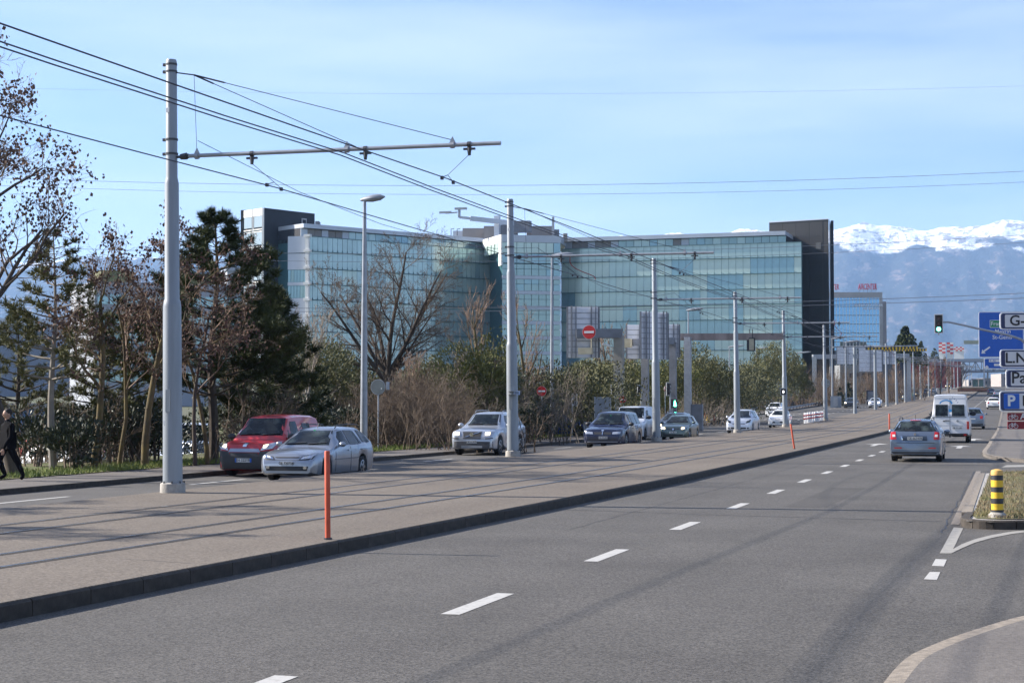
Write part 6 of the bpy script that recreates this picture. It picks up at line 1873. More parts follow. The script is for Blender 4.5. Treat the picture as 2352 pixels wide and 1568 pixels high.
t, d, n_, L, zt = block('warehouse', 'red-walled warehouse behind the bare trees, below the chequered towers', 2088, 2208, 600, 600, 824, 30, mat('red_wall', (.34, .06, .05), .7, var=.12, scale=.15))
MB().beam(n_ * .3 + Vector((0, 0, zt - .3)), d * L + n_ * .3 + Vector((0, 0, zt - .3)), .3, .5).build('roof_edge', M_FASC, t)
t, d, n_, L, zt = block('building', 'dark block behind the far gantry signs', 2058, 2092, 400, 400, 822, 20, mat('dark_block', (.035, .04, .06), .6, var=.1))
MB().beam(n_ * .2 + Vector((0, 0, zt)), d * L + n_ * .2 + Vector((0, 0, zt)), .4, .5).build('roof_edge', M_FASC, t)
t, d, n_, L, zt = block('building', 'pale grey block under the second tower block', 1930, 2062, 470, 470, 838, 20, mat('grey_block', (.20, .21, .22), .7, var=.15, scale=.2))
for i in range(9): MB().box(d * (1.5 + i * 1.7) + n_ * .1 + Vector((0, 0, zt - 3)), (1, .2, 1.5), rz=math.atan2(d.y, d.x)).build('window', M_CLAD, t)
rb2 = random.Random(12)
for k_, (x0, x1, Z, yt, lab) in enumerate(((2262, 2300, 800, 868, 'pale flats at the end of the road right of the footbridge'), (2225, 2262, 820, 872, 'distant beige house behind the tram stop'), (2300, 2420, 700, 858, 'distant pale block behind the direction signs'))):
    t, d, n_, L, zt = block('building', lab, x0, x1, Z, Z, yt, 15, mat('far_wall_%d' % k_, (.24 + .04 * k_, .225 + .03 * k_, .21 + .03 * k_), .8, var=.1))
    for i in range(4): MB().box(d * (L * (i + .5) / 4) + n_ * .1 + Vector((0, 0, zt - 2)), (L / 9, .2, 1.4), rz=math.atan2(d.y, d.x)).build('window', M_CLAD, t)
# footbridge truss across the far road
a = at(2185, 855, 640); b = at(2352, 852, 640)
t = thing('footbridge', 'dark steel truss footbridge crossing the far end of the road', 'footbridge', tuple(a))
D = b - a; tr_ = MB(); H_ = 4.0
tr_.beam((0, 0, 0), D, .6, .6).beam((0, 0, H_), D + Vector((0, 0, H_)), .5, .5)
n = 12
for i in range(n):
    p, q = D * (i / n), D * ((i + 1) / n)
    tr_.beam(p, p + Vector((0, 0, H_)), .25, .25)
    if i % 2: tr_.beam(p, q + Vector((0, 0, H_)), .28, .28)
    else: tr_.beam(p + Vector((0, 0, H_)), q, .28, .28)
tr_.build('truss', M_GANT, t); MB().beam((0, 1, .6), D + Vector((0, 1, .6)), 2.4, .3).build('deck', M_GANT, t)
for i in (0, 6, 12):
    MB().beam(D * (i / 12) + Vector((0, .5, -7)), D * (i / 12) + Vector((0, .5, 0)), .6, .6).build('pier', M_CONC, t)
a = at(2120, 829, 560); b = at(2260, 826, 575)
t = thing('signal_bridge', 'long pale overhead beam in front of the far footbridge', 'gantry', tuple(a)); D = b - a
MB().beam((0, 0, 0), D, .4, .9).build('beam', M_GALV, t)
for u in (0, 1): MB().beam(D * u + Vector((0, 0, -11)), D * u, .5, .5).build('column', M_GALV, t)
MB().box(D * .33 + Vector((0, -.4, 0)), (1.6, .3, 1.1)).build('orange_plate', mat('orange_plate', (.6, .25, .04), .5), t)
# tram stop shelter and waiting platform wall
b_ = at(2248, 890, 640)
t = thing('tram_shelter', 'small dark glass tram stop shelter at the far end of the tracks', 'shelter', (b_.x, b_.y, g(b_.y)))
MB().box((0, 0, 3.0), (5.5, 6, .3)).build('roof', M_GANT, t)
for sx in (-1, 0, 1): MB().box((sx * 2.2, -2.5, 1.5), (.2, .2, 3)).build('post', M_GANT, t)
for sx in (-1, 1): MB().box((sx * 1.1, -2.4, 1.5), (1.9, .1, 2.6)).build('pane', mat('shelter_glass', (.08, .16, .14), .2, var=.1), t)
b_ = at(2240, 895, 470)
t = thing('planter', 'low brown planted bed on the platform before the far tram stop', 'planter', (b_.x, b_.y, g(b_.y)))
MB().box((0, 0, .5), (9, 20, .8)).build('wall', mat('brown_bed', (.14, .07, .05), .9, var=.3, scale=.5), t)
MB().box((0, 0, .95), (8.4, 19, .2)).build('soil', M_EARTH, t)
# electrical cabinets etc. by the fence
c_ = at(1920, 922, 245)
t = thing('cabinet', 'grey roadside cabinet at the end of the guard rail', 'cabinet', (c_.x, c_.y, g(c_.y) + .0))
MB().box((0, 0, .8), (1.5, .8, 1.7)).build('case', M_FENCE, t); MB().box((0, -.42, .8), (.6, .03, 1.3)).build('door', M_GALV, t)
c_ = at(2000, 916, 280)
t = thing('cabinet', 'dark blue box beside the road behind the seventh mast', 'cabinet', (c_.x, c_.y, g(c_.y)))
MB().box((0, 0, 1.1), (1.3, 1.0, 2.3)).build('case', mat('dark_box', (.03, .035, .06), .6), t); MB().box((0, -.52, 1.1), (.9, .03, 1.9)).build('door', M_GANT, t)
# ================================================================== vegetation
def seg_mesh(name, segs, material, n=3):
    """vectorised prisms for limb segments (p0, p1, r0, r1)"""
    S = np.array([(*a, *b, r0, r1) for a, b, r0, r1 in segs], dtype=np.float64)
    p0, p1, r0, r1 = S[:, :3], S[:, 3:6], S[:, 6], S[:, 7]
    d = p1 - p0; d /= np.maximum(1e-9, np.linalg.norm(d, axis=1))[:, None]
    up = np.where(np.abs(d[:, 2:3]) < .9, np.array([[0, 0, 1.]]), np.array([[1., 0, 0]]))
    a = np.cross(d, up); a /= np.linalg.norm(a, axis=1)[:, None]; b = np.cross(a, d)
    m = len(S); V = np.zeros((m, 2 * n, 3))
    for k in range(n):
        t = 2 * math.pi * k / n
        o = a * math.cos(t) + b * math.sin(t)
        V[:, k] = p0 + o * r0[:, None]; V[:, n + k] = p1 + o * r1[:, None]
    base = (np.arange(m) * 2 * n)[:, None]
    F = []
    for k in range(n):
        k2 = (k + 1) % n
        F.append(base + np.array([[k, k2, n + k2, n + k]]))
    F = np.concatenate(F, 0)
    return np_mesh(name, V.reshape(-1, 3), F, material, smooth=(n > 4))
def grow(segs, tips, p, d, L, r, lev, R, P):
    steps = P['steps'][min(lev, len(P['steps']) - 1)]
    pts = [p]; q = p; dd = d.copy()
    rr_ = r
    for i in range(steps):
        w = P['wob'] * (1.3 if lev < P['lev'] else .6)
        dd = (dd + Vector((R.gauss(0, w), R.gauss(0, w), R.gauss(0, w) + P['up'] * (1 if lev < P['lev'] else .2)))).normalized()
        q2 = q + dd * (L / steps)
        r2 = r * (1 - (i + 1) / steps * (P['taper'] if lev > 0 else .8))
        segs[0 if r > P['rsplit'] else 1].append((tuple(q), tuple(q2), rr_, r2))
        q = q2; rr_ = r2; pts.append(q)
        if lev > 0 and (i + 1) / steps > P['start'][min(P['lev'] - lev, len(P['start']) - 1)]:
            nb = P['nb'][min(P['lev'] - lev, len(P['nb']) - 1)]
            for k in range(nb):
                if R.random() > P['prob']: continue
                ax = dd.orthogonal().normalized(); ax.rotate(Matrix.Rotation(R.uniform(0, 2 * math.pi), 3, dd))
                ang = P['ang'] * R.uniform(.6, 1.3)
                nd_ = dd.copy(); nd_.rotate(Matrix.Rotation(ang, 3, ax))
                fr = 1 - .45 * (i / steps)
                grow(segs, tips, q, nd_, L * P['ratio'] * fr * R.uniform(.7, 1.15), max(P['rmin'], rr_ * P['rr'] * R.uniform(.7, 1)), lev - 1, R, P)
    tips.append((tuple(q), tuple(dd)))
BASE = dict(lev=4, steps=[2, 3, 4, 5, 6], wob=.10, up=.04, taper=.6, start=[.35, .2, .15, .1], nb=[2, 2, 1, 1], prob=.85, ang=.65, ratio=.52, rr=.62, rmin=.006, rsplit=.03)
def bare_tree(name, label, loc, height, tr, seed, P=None, m_trunk=None, m_twig=None, leaves=None, lean=(0, 0), trunk_frac=.45, group='bare roadside trees', rmin=None, extra=None):
    R = random.Random(seed); q = dict(BASE); q.update(P or {})
    if rmin: q['rmin'] = rmin
    segs = ([], []); tips = []
    grow(segs, tips, Vector((0, 0, -.2)), Vector((lean[0], lean[1], 1)).normalized(), height * trunk_frac * 1.3, tr, q['lev'], R, q)
    zs = max(t[0][2] for t in tips); k = height / zs
    def sc(sg): return [((a[0] * k, a[1] * k, a[2] * k), (b[0] * k, b[1] * k, b[2] * k), r0, r1) for a, b, r0, r1 in sg]
    t = thing(name, label, 'tree', loc, 0, group)
    link('trunk', seg_mesh('trunk', sc(segs[0]), m_trunk or M_BARK, 7), t)
    link('twigs', seg_mesh('twigs', sc(segs[1]), m_twig or M_TWIG, 3), t)
    if leaves:
        cnt, size, m, droop = leaves
        tp = [(Vector(a) * k) for a, b in tips]
        V = []
        npr = np.random.RandomState(seed)
        # clumps: some tips carry many seed pods, others none
        sel = [p for p in tp if noise.noise(p * .9 + Vector((seed, 0, 0))) > -.12] or tp
        per = max(1, cnt // max(1, len(sel)))
        C = np.repeat(np.array([tuple(p) for p in sel]), per, axis=0)
        C = C + npr.normal(0, .10, C.shape)
        C[:, 2] -= np.abs(npr.normal(0, .08, len(C)))
        link('hanging_leaves', leaf_mesh('hanging_leaves', C, size, m, npr, droop), t)
    return t
def leaf_mesh(name, C, size, m, npr, droop=0.0, aspect=.45):
    n = len(C)
    a = npr.normal(0, 1, (n, 3)); a[:, 2] -= droop * 2.2
    a /= np.linalg.norm(a, axis=1)[:, None]
    b = np.cross(a, npr.normal(0, 1, (n, 3))); b /= np.maximum(1e-6, np.linalg.norm(b, axis=1))[:, None]
    s = size * npr.uniform(.6, 1.3, n)[:, None]
    V = np.stack([C - b * s * aspect * .5, C + a * s * .5 - b * s * aspect, C + a * s, C + a * s * .5 + b * s * aspect], 1)
    F = np.arange(n * 4).reshape(n, 4)
    return np_mesh(name, V.reshape(-1, 3), F, m)
def needle_mesh(name, C, D, size, m, npr, k=9, w=.012, spread=.75):
    """bundles of thin needles radiating round direction D at points C"""
    n = len(C); C = np.repeat(C, k, 0); D = np.repeat(D, k, 0)
    a = D + npr.normal(0, spread, D.shape); a /= np.linalg.norm(a, axis=1)[:, None]
    b = np.cross(a, npr.normal(0, 1, a.shape)); b /= np.maximum(1e-6, np.linalg.norm(b, axis=1))[:, None]
    s = size * npr.uniform(.7, 1.2, len(C))[:, None]
    V = np.stack([C - b * w, C + b * w, C + a * s], 1)
    return np_mesh(name, V.reshape(-1, 3), np.arange(len(C) * 3).reshape(-1, 3), m)
M_BARK = mat('bark_brown', (.085, .065, .048), .95, col2=(.045, .036, .03), scale=3, bump=.4)
M_BARKL = mat('bark_lichen', (.16, .12, .045), .95, col2=(.06, .045, .03), scale=2.5, bump=.4)
M_BARKP = mat('bark_pale', (.28, .25, .215), .9, col2=(.16, .14, .12), scale=3, bump=.3)
M_TWIG = mat('twig_brown', (.11, .082, .06), .95, var=.25, scale=.6)
M_TWIGR = mat('twig_reddish', (.27, .185, .135), .95, col2=(.10, .07, .05), scale=.35)
M_TWIGG = mat('twig_grey', (.22, .18, .14), .95, var=.3, scale=.5)
M_PODS = mat('brown_pods', (.14, .072, .048), .85, col2=(.07, .038, .028), scale=1.5)
M_NEED = mat('pine_needles', (.030, .045, .014), .7, col2=(.065, .078, .022), scale=.9, spec=.3)
M_NEED2 = mat('olive_needles', (.10, .105, .036), .7, col2=(.15, .145, .06), scale=.9, spec=.3)
M_NEED3 = mat('yellow_green_needles', (.15, .155, .040), .75, col2=(.10, .105, .032), scale=.7, spec=.3)
M_LEAFD = mat('dark_leaves', (.018, .028, .012), .6, col2=(.035, .045, .018), scale=1.2)
M_IVY = mat('ivy_leaves', (.10, .13, .06), .5, col2=(.05, .07, .03), scale=2)

M_THR = mat('thicket_red', (.155, .112, .078), .95, col2=(.07, .052, .038), scale=.5)
M_THG = mat('thicket_grey', (.15, .125, .10), .95, var=.35, scale=.5)
def pine(name, label, loc, height, tr, seed, m=None, z0=.25, spread=.30, m_trunk=None, tuft=.20, dens=1.0, shape=None, lean=0, gap=.0, group='pines beside the left pavement'):
    R = random.Random(seed); npr = np.random.RandomState(seed)
    t = thing(name, label, 'tree', loc, 0, group)
    tk = [Vector((lean * z / height + .06 * math.sin(z * 1.1 + seed), .05 * math.cos(z), z)) for z in [height * i / 10 for i in range(11)]]
    MB().tube([tk[0] - Vector((0, 0, 1.3))] + tk, [tr * 1.15] + [tr * (1 - .9 * i / 10) for i in range(11)], 8).build('trunk', m_trunk or M_BARK, t, smooth=True)
    limbs = []; C = []; D = []
    z = height * z0
    while z < height * .985:
        f = (z / height - z0) / (1 - z0)
        base_r = height * spread * (shape(f) if shape else (1 - f) ** .75) + .12
        nb = R.randint(3, 5)
        ph = R.uniform(0, 6.28)
        for k in range(nb):
            if R.random() < gap: continue
            a = ph + 6.28 * k / nb + R.uniform(-.4, .4)
            L = base_r * R.uniform(.65, 1.15)
            i = min(9, int(z / height * 10)); base = tk[i].lerp(tk[i + 1], z / height * 10 - i)
            rise = .18 + .55 * f
            p = base; dd = Vector((math.cos(a), math.sin(a), rise * .4)).normalized()
            n = max(3, int(L / .35)); r = .035 * (1 - f) + .012
            for j in range(n):
                dd = (dd + Vector((R.gauss(0, .10), R.gauss(0, .10), .05 + R.gauss(0, .05)))).normalized()
                q = p + dd * (L / n)
                limbs.append((tuple(p), tuple(q), r * (1 - j / n) + .006, r * (1 - (j + 1) / n) + .005))
                if j >= n * .25:
                    for s_ in range(int(4.5 * dens + R.random())):
                        sd = Vector((R.gauss(0, 1), R.gauss(0, 1), R.gauss(.5, .5))).normalized()
                        e = q + (sd * .5 + dd * .5) * R.uniform(.15, .5) * min(1.0, L)
                        limbs.append((tuple(q), tuple(e), .008, .005))
                        for u in (.45, 1.0):
                            c = q.lerp(e, u); C.append(tuple(c)); D.append(tuple((sd * .5 + dd * .5 + Vector((0, 0, .35))).normalized()))
                p = q
        z += R.uniform(.22, .40)
    link('branches', seg_mesh('branches', limbs, m_trunk or M_BARK, 3), t)
    link('needles', needle_mesh('needles', np.array(C), np.array(D), tuft, m or M_NEED, npr, k=12, w=.017), t)
    return t

def shrub(name, label, loc, rad, height, seed, m, n=2600, size=.20, group=None, twig=True, base=0.0, lobes=7):
    """evergreen shrub: leaf sprays scattered through overlapping lobes on visible stems"""
    npr = np.random.RandomState(seed); R = random.Random(seed)
    t = thing(name, label, 'shrub', loc, 0, group)
    segs = []; P = []
    for k in range(lobes):
        a = R.uniform(0, 6.28); rr_ = rad * R.uniform(.0, .62); hz = height * R.uniform(.35, .80)
        c = Vector((rr_ * math.cos(a), rr_ * math.sin(a), hz)); lr = rad * R.uniform(.35, .6); lh = height * R.uniform(.20, .34)
        segs.append(((c.x * .2, c.y * .2, -1.15), (c.x * .6, c.y * .6, hz * .5), .06, .04)); segs.append(((c.x * .6, c.y * .6, hz * .5), tuple(c), .04, .02))
        m_ = n // lobes
        v = npr.normal(0, 1, (m_, 3)); v /= np.linalg.norm(v, axis=1)[:, None]
        rr2 = npr.uniform(.35, 1.08, m_)[:, None] ** .5
        # upright feathery sprays
        pts = np.array(c)[None] + v * rr2 * np.array([[lr, lr, lh]])
        bumpy = np.array([noise.noise(Vector(p) * 1.1) for p in pts])
        pts = pts[bumpy > -.22]
        P.append(pts)
        for j in range(6):
            i = R.randrange(len(pts)); segs.append((tuple(c), tuple(pts[i]), .015, .006))
    P = np.concatenate(P, 0); P = P[P[:, 2] > base]
    link('foliage', leaf_up('foliage', P, size, m, npr), t)
    link('stems', seg_mesh('stems', segs, M_TWIG, 3), t)
    return t
def leaf_up(name, C, size, m, npr):
    n = len(C); ctr = C.mean(0)
    out = (C - ctr); out /= np.maximum(1e-6, np.linalg.norm(out, axis=1))[:, None]
    a = out * .7 + np.array([[0, 0, .9]]) + npr.normal(0, .45, (n, 3)); a /= np.linalg.norm(a, axis=1)[:, None]
    b = np.cross(a, npr.normal(0, 1, (n, 3))); b /= np.maximum(1e-6, np.linalg.norm(b, axis=1))[:, None]
    s = size * npr.uniform(.5, 1.3, n)[:, None]
    V = np.stack([C - b * s * .12, C + a * s * .5 - b * s * .22, C + a * s, C + a * s * .5 + b * s * .22], 1)
    return np_mesh(name, V.reshape(-1, 3), np.arange(n * 4).reshape(n, 4), m)
def thicket_segs(R, cx, cy, z0, w, dpt, h, stems, r0=.02, lean=.22, twigs=5):
    segs = []
    for k in range(stems):
        x, y = cx + R.uniform(-w / 2, w / 2), cy + R.uniform(-dpt / 2, dpt / 2)
        d = Vector((R.gauss(0, lean), R.gauss(0, lean), 1)).normalized(); L = h * R.uniform(.55, 1.05)
        p = Vector((x, y, z0)); n = 5
        for i in range(n):
            d = (d + Vector((R.gauss(0, .24), R.gauss(0, .24), 0))).normalized()
            q = p + d * L / n; r = r0 * (1 - i / n) + .005
            segs.append((tuple(p), tuple(q), r + .003, r))
            if i > 0:
                for j in range(twigs):
                    e = (d + Vector((R.gauss(0, .6), R.gauss(0, .6), R.gauss(0, .3)))).normalized()
                    m_ = q + e * L * R.uniform(.06, .18)
                    segs.append((tuple(q), tuple(m_), .008, .006))
                    for l in range(2):
                        e2 = (e + Vector((R.gauss(0, .5), R.gauss(0, .5), R.gauss(.1, .3)))).normalized()
                        segs.append((tuple(m_), tuple(m_ + e2 * L * R.uniform(.05, .12)), .006, .004))
            p = q
    return segs

def loc(px, Z, dz=0.0):
    p = gx(px, Z); return (p.x, p.y, g(p.y) + LEFT_Z + .1 + dz - (drop(p.x, p.y) if px < 600 else 0))
# ---- left edge tree with hanging pods
Pp = dict(lev=4, wob=.13, up=.03, nb=[2, 2, 2, 1], ang=.7, ratio=.55, rmin=.007, prob=.8)
bare_tree('seed_pod_tree', 'large bare tree with brown hanging pods at the far left edge, leaning trunk', loc(38, 46), 12.2, .20, 11, Pp, M_BARK, M_TWIG, (2200, .10, M_PODS, 1.2), lean=(-.20, 0))
bare_tree('seed_pod_tree', 'bare tree with brown pods rising at the left frame corner', loc(-60, 45), 11.6, .2, 17, Pp, M_BARK, M_TWIG, (3000, .10, M_PODS, 1.2), lean=(.14, 0))
bare_tree('seed_pod_tree', 'lichen-barked tree with reddish pods left of the first mast', loc(213, 50.5), 7.6, .13, 23, Pp, M_BARKL, M_TWIGR, (1300, .10, M_PODS, 1.2), lean=(.05, 0))
bare_tree('seed_pod_tree', 'tree with brown pods standing just left of the first mast', loc(333, 52), 8.4, .13, 31, Pp, M_BARKL, M_TWIGR, (1700, .10, M_PODS, 1.2), lean=(-.02, 0))
bare_tree('seed_pod_tree', 'thin lichen-yellow tree between the first mast and the red van', loc(478, 54), 6.4, .085, 37, Pp, M_BARKL, M_TWIGR, (1100, .09, M_PODS, 1.0), lean=(-.02, 0))
bare_tree('seed_pod_tree', 'bare tree beyond the left frame edge whose shadow streaks the platform', (-27.5, 26, LEFT_Z), 9.5, .16, 43, Pp, M_BARK, M_TWIG, (2500, .11, M_PODS, 1.0))
bare_tree('seed_pod_tree', 'second bare tree beyond the left frame edge shading the near tracks', (-26.5, 20, LEFT_Z), 9.0, .15, 47, Pp, M_BARK, M_TWIG, (2200, .11, M_PODS, 1.0))
# ---- pines
pine('pine_tree', 'pine with a pale straight trunk near the left edge', loc(121, 50), 7.1, .13, 3, M_NEED2, .38, .26, M_BARKP, .20, .9)
pine('pine_tree', 'short dark pine behind the lichen-barked tree', loc(228, 56), 5.0, .10, 5, M_NEED2, .22, .28, M_BARK, .20, .9)
pine('pine_tree', 'low young pine with bright tufts left of the first mast', loc(300, 56), 5.0, .08, 15, M_NEED3, .2, .30, M_BARK, .18, .8)
pine('pine_tree', 'tall dark pine towering between the first mast and the glass building', loc(487, 58), 8.7, .20, 7, M_NEED, .26, .46, M_BARK, .26, 1.8, shape=lambda f: (1 - f) ** .85 * (.9 + .2 * math.sin(f * 14)), lean=.1)
pine('pine_tree', 'second dark pine filling the lower right of the tall pine', loc(618, 62), 6.2, .16, 9, M_NEED, .12, .38, M_BARK, .27, 1.5)
bare_tree('seed_pod_tree', 'reddish bare tree directly behind the first mast', loc(410, 58), 7.0, .10, 61, Pp, M_BARK, M_TWIGR, (1000, .09, M_PODS, 1.0))
bare_tree('seed_pod_tree', 'fine-twigged reddish tree in front of the tall dark pine', loc(450, 53), 6.6, .08, 63, Pp, M_BARK, M_TWIGR, (900, .09, M_PODS, 1.0))
bare_tree('seed_pod_tree', 'fine-twigged tree between the two lichen-barked trees', loc(272, 53), 6.8, .08, 67, Pp, M_BARKL, M_TWIGR, (1100, .09, M_PODS, 1.0))
bare_tree('bare_tree', 'low tan bare tree above the roof of the red van', loc(560, 60), 5.6, .07, 69, Pp, M_BARK, M_TWIGR)
pine('pine_tree', 'pine at the far left behind the walking man', loc(40, 58), 6.2, .14, 29, M_NEED2, .25, .34, M_BARK, .2, .9)
# ---- dark bushes low between the trunks
for px, Z, r, h, s_, lab in ((70, 52, 1.5, 1.7, 51, 'dark bush behind the walking man'), (168, 49.5, 1.3, 1.5, 52, 'dark bush right of the pale pine trunk'), (262, 55, 1.9, 2.2, 53, 'dark glossy bush between the two lichen-barked trunks'),
                             (320, 56, 1.6, 2.3, 54, 'dark bush left of the first mast'), (362, 57, 1.3, 2.0, 55, 'dark bush behind the first mast'), (590, 62, 2.2, 2.8, 56, 'dark bush under the pine right of the red van roof'),
                             (700, 68, 2.0, 2.6, 57, 'dark bush behind the roof of the silver estate'), (800, 74, 1.6, 1.8, 58, 'low dark bush beside the tall street lamp'),
                             (1222, 84, 1.5, 1.9, 59, 'round dark green bush just right of the second mast'), (1252, 92, 1.4, 2.1, 60, 'dark green bush under the no-entry sign')):
    shrub('bush', lab, loc(px, Z), r, h, s_, M_LEAFD, 2600, .16, 'dark bushes along the verge', lobes=6)
# ---- big bare tree before the glass wing
Pb = dict(lev=5, steps=[2, 3, 3, 4, 4, 3], wob=.10, up=.035, start=[.05, .15, .2, .15, .1], nb=[3, 2, 2, 2, 1], ang=.60, ratio=.66, rr=.66, rmin=.013, prob=.62, rsplit=.05)
def wide_tree(label, loc_, seed):
    R = random.Random(seed); segs = ([], []); tips = []
    q = dict(BASE, lev=4, steps=[2, 3, 4, 6, 7], wob=.09, up=.03, start=[.12, .1, .1, .1], nb=[2, 2, 2, 1], prob=.84, ang=.74, ratio=.46, rr=.55, rmin=.009, rsplit=.03, taper=.75)
    fork = Vector((.1, 0, 3.6))
    segs[0].append(((0, 0, -.4), (.02, 0, 2.0), .30, .26)); segs[0].append(((.02, 0, 2.0), tuple(fork), .26, .24))
    for dx, dy, L, r in ((-.95, .1, 7.4, .17), (-.62, -.5, 8.0, .17), (-.28, .4, 8.4, .18), (.12, -.25, 9.2, .19), (.42, .35, 9.2, .18), (.80, -.1, 8.4, .16), (-.8, .6, 6.6, .13), (.95, .4, 5.6, .12)):
        grow(segs, tips, fork + Vector((0, 0, R.uniform(-.7, .3))), Vector((dx, dy, 1.15)).normalized(), L * .74, r * .8, 4, R, q)
    t = thing('bare_tree', label, 'tree', loc_, 0, 'bare roadside trees')
    link('trunk', seg_mesh('trunk', segs[0], M_BARK, 7), t); link('twigs', seg_mesh('twigs', segs[1], M_TWIG, 3), t)
wide_tree('wide bare tree spreading its dark limbs before the left glass wing', loc(886, 88, -.3), 74)
Pt = dict(lev=4, wob=.07, up=.09, nb=[2, 2, 1, 1], ang=.42, ratio=.55, rmin=.012, prob=.85, start=[.15, .15, .1, .1])
bare_tree('bare_tree', 'bare reddish tree left of the second mast before the glass building', loc(1118, 96), 9.6, .16, 81, Pt, M_BARKL, M_TWIGR)
bare_tree('bare_tree', 'bare upright tree right of the second mast before the glass building', loc(1213, 98), 9.0, .15, 83, Pt, M_BARKL, M_TWIGR)
bare_tree('bare_tree', 'small bare tree leaning left of the street lamp', loc(690, 76), 6.6, .09, 85, Pt, M_BARKP, M_TWIGG, lean=(.12, 0))
bare_tree('bare_tree', 'pink-brown bare small tree behind the round sign', loc(925, 80), 4.6, .07, 87, dict(Pt, ang=.6), M_BARK, M_TWIGR)
bare_tree('bare_tree', 'grey bare tree in the shrubs left of the second mast', loc(1035, 92), 5.6, .08, 89, dict(Pt, ang=.6), M_BARKP, M_TWIGG)
# ---- evergreen shrubs in front of the building
ev = [(655, 82, 2.6, 4.6, M_NEED2), (735, 84, 2.8, 5.0, M_NEED2), (790, 90, 3.0, 5.3, M_NEED2), (975, 96, 2.8, 4.7, M_NEED2), (1085, 86, 2.6, 5.9, M_NEED3), (1150, 92, 2.2, 4.6, M_NEED2),
      (1290, 108, 2.6, 4.6, M_NEED2), (1345, 124, 3.2, 5.0, M_NEED2), (1400, 126, 3.0, 5.2, M_NEED2), (1455, 136, 3.2, 5.6, M_NEED3), (1530, 140, 3.2, 6.0, M_NEED3), (1600, 152, 3.4, 7.0, M_NEED2), (1650, 156, 3.0, 6.6, M_NEED2),
      (1712, 170, 3.2, 6.2, M_NEED2), (1745, 215, 3.8, 8.2, M_NEED2), (1790, 225, 3.4, 8.4, M_NEED2), (1835, 250, 2.6, 6.5, M_NEED2)]
where = ['left of the tall street lamp', 'under the left end of the glass wing', 'behind the tall street lamp', 'right of the wide bare tree', 'yellow-green, left of the second mast', 'just left of the second mast', 'right of the thin lamp by the second mast', 'below the first sign gantry',
         'behind the brown gantry column', 'left of the third mast', 'right of the third mast', 'around the column of the wide portal', 'right of the wide portal column', 'left of the fourth mast', 'between the fourth mast and the fence lamp', 'between the fourth and fifth masts', 'right of the fifth mast']
for k, (px, Z, r, h, m_) in enumerate(ev):
    shrub('evergreen_shrub', 'feathery evergreen shrub ' + where[k], loc(px, Z), r, h, 100 + k, m_, 13000, .11 + Z / 1900, 'evergreen shrubs before the glass building', lobes=9)
# ivy on stems
npr = np.random.RandomState(77)
q = loc(1148, 88)
t = thing('ivy', 'pale green ivy climbing a stem left of the second mast', 'ivy', q)
C = np.stack([npr.normal(0, .16, 1200) + np.linspace(0, .9, 1200), npr.normal(0, .2, 1200), np.linspace(.3, 3.6, 1200)], 1)
link('leaves', leaf_mesh('leaves', C, .13, M_IVY, npr, .3, .6), t)
link('stem', seg_mesh('stem', [((0, 0, 0), (.9, 0, 3.5), .05, .03)], M_BARK, 5), t)
# thickets of bare stems: countless, kept as ground cover
def thicket(label, spots, mtl, seed, stems, h, r0=.018, tw=5, lean=.2):
    R = random.Random(seed); segs = []
    for px, Z, w in spots:
        x, y, z = loc(px, Z)
        segs += thicket_segs(R, x, y, z - .1, w, 2.5, h * R.uniform(.8, 1.15), stems, r0, lean, tw)
    o = link('undergrowth', seg_mesh('undergrowth', segs, mtl, 3)); o['kind'] = 'stuff'; o['label'] = label
    return o
thicket('bare brown undergrowth behind the round sign and street lamp', [(860 + 20 * i, 76 + (i % 3) * 4, 2.0) for i in range(9)], M_THR, 201, 20, 3.5, tw=6, lean=.34)
thicket('dark bare stems tangled behind the round sign', [(850 + 24 * i, 78 + (i % 3) * 4, 2.4) for i in range(9)], M_TWIG, 208, 16, 3.2, tw=5, lean=.4)
thicket('low brown undergrowth along the verge either side of the street lamp', [(640 + 30 * i, 72 + (i % 3) * 5, 2.6) for i in range(19)], M_TWIG, 207, 15, 2.1, tw=4)
thicket('grey bare undergrowth deeper behind the roadside shrubs', [(620 + 30 * i, 84 + (i % 4) * 3, 3) for i in range(23)], M_THG, 202, 14, 3.6, tw=4)
thicket('bare brush at the feet of the left pines', [(20 + 30 * i, 55 + (i % 3) * 2, 2) for i in range(20) if not 11 <= i <= 17], M_TWIG, 203, 14, 2.6, tw=4)
thicket('red-brown brush along the fence of the left carriageway', [(1610 + 16 * i, 190 + 5 * i, 5) for i in range(20)], M_THR, 204, 20, 3.2, .028, tw=3)
thicket('tall red-brown brush below the dark tower', [(1860 + 12 * i, 262 + 3 * i, 6) for i in range(20)], M_THR, 205, 26, 6.2, .035, tw=3)
thicket('greyish brush behind the sign gantries', [(1290 + 18 * i, 146 + (i % 3) * 3, 4) for i in range(22)], M_THG, 206, 14, 2.8, .022, tw=3)
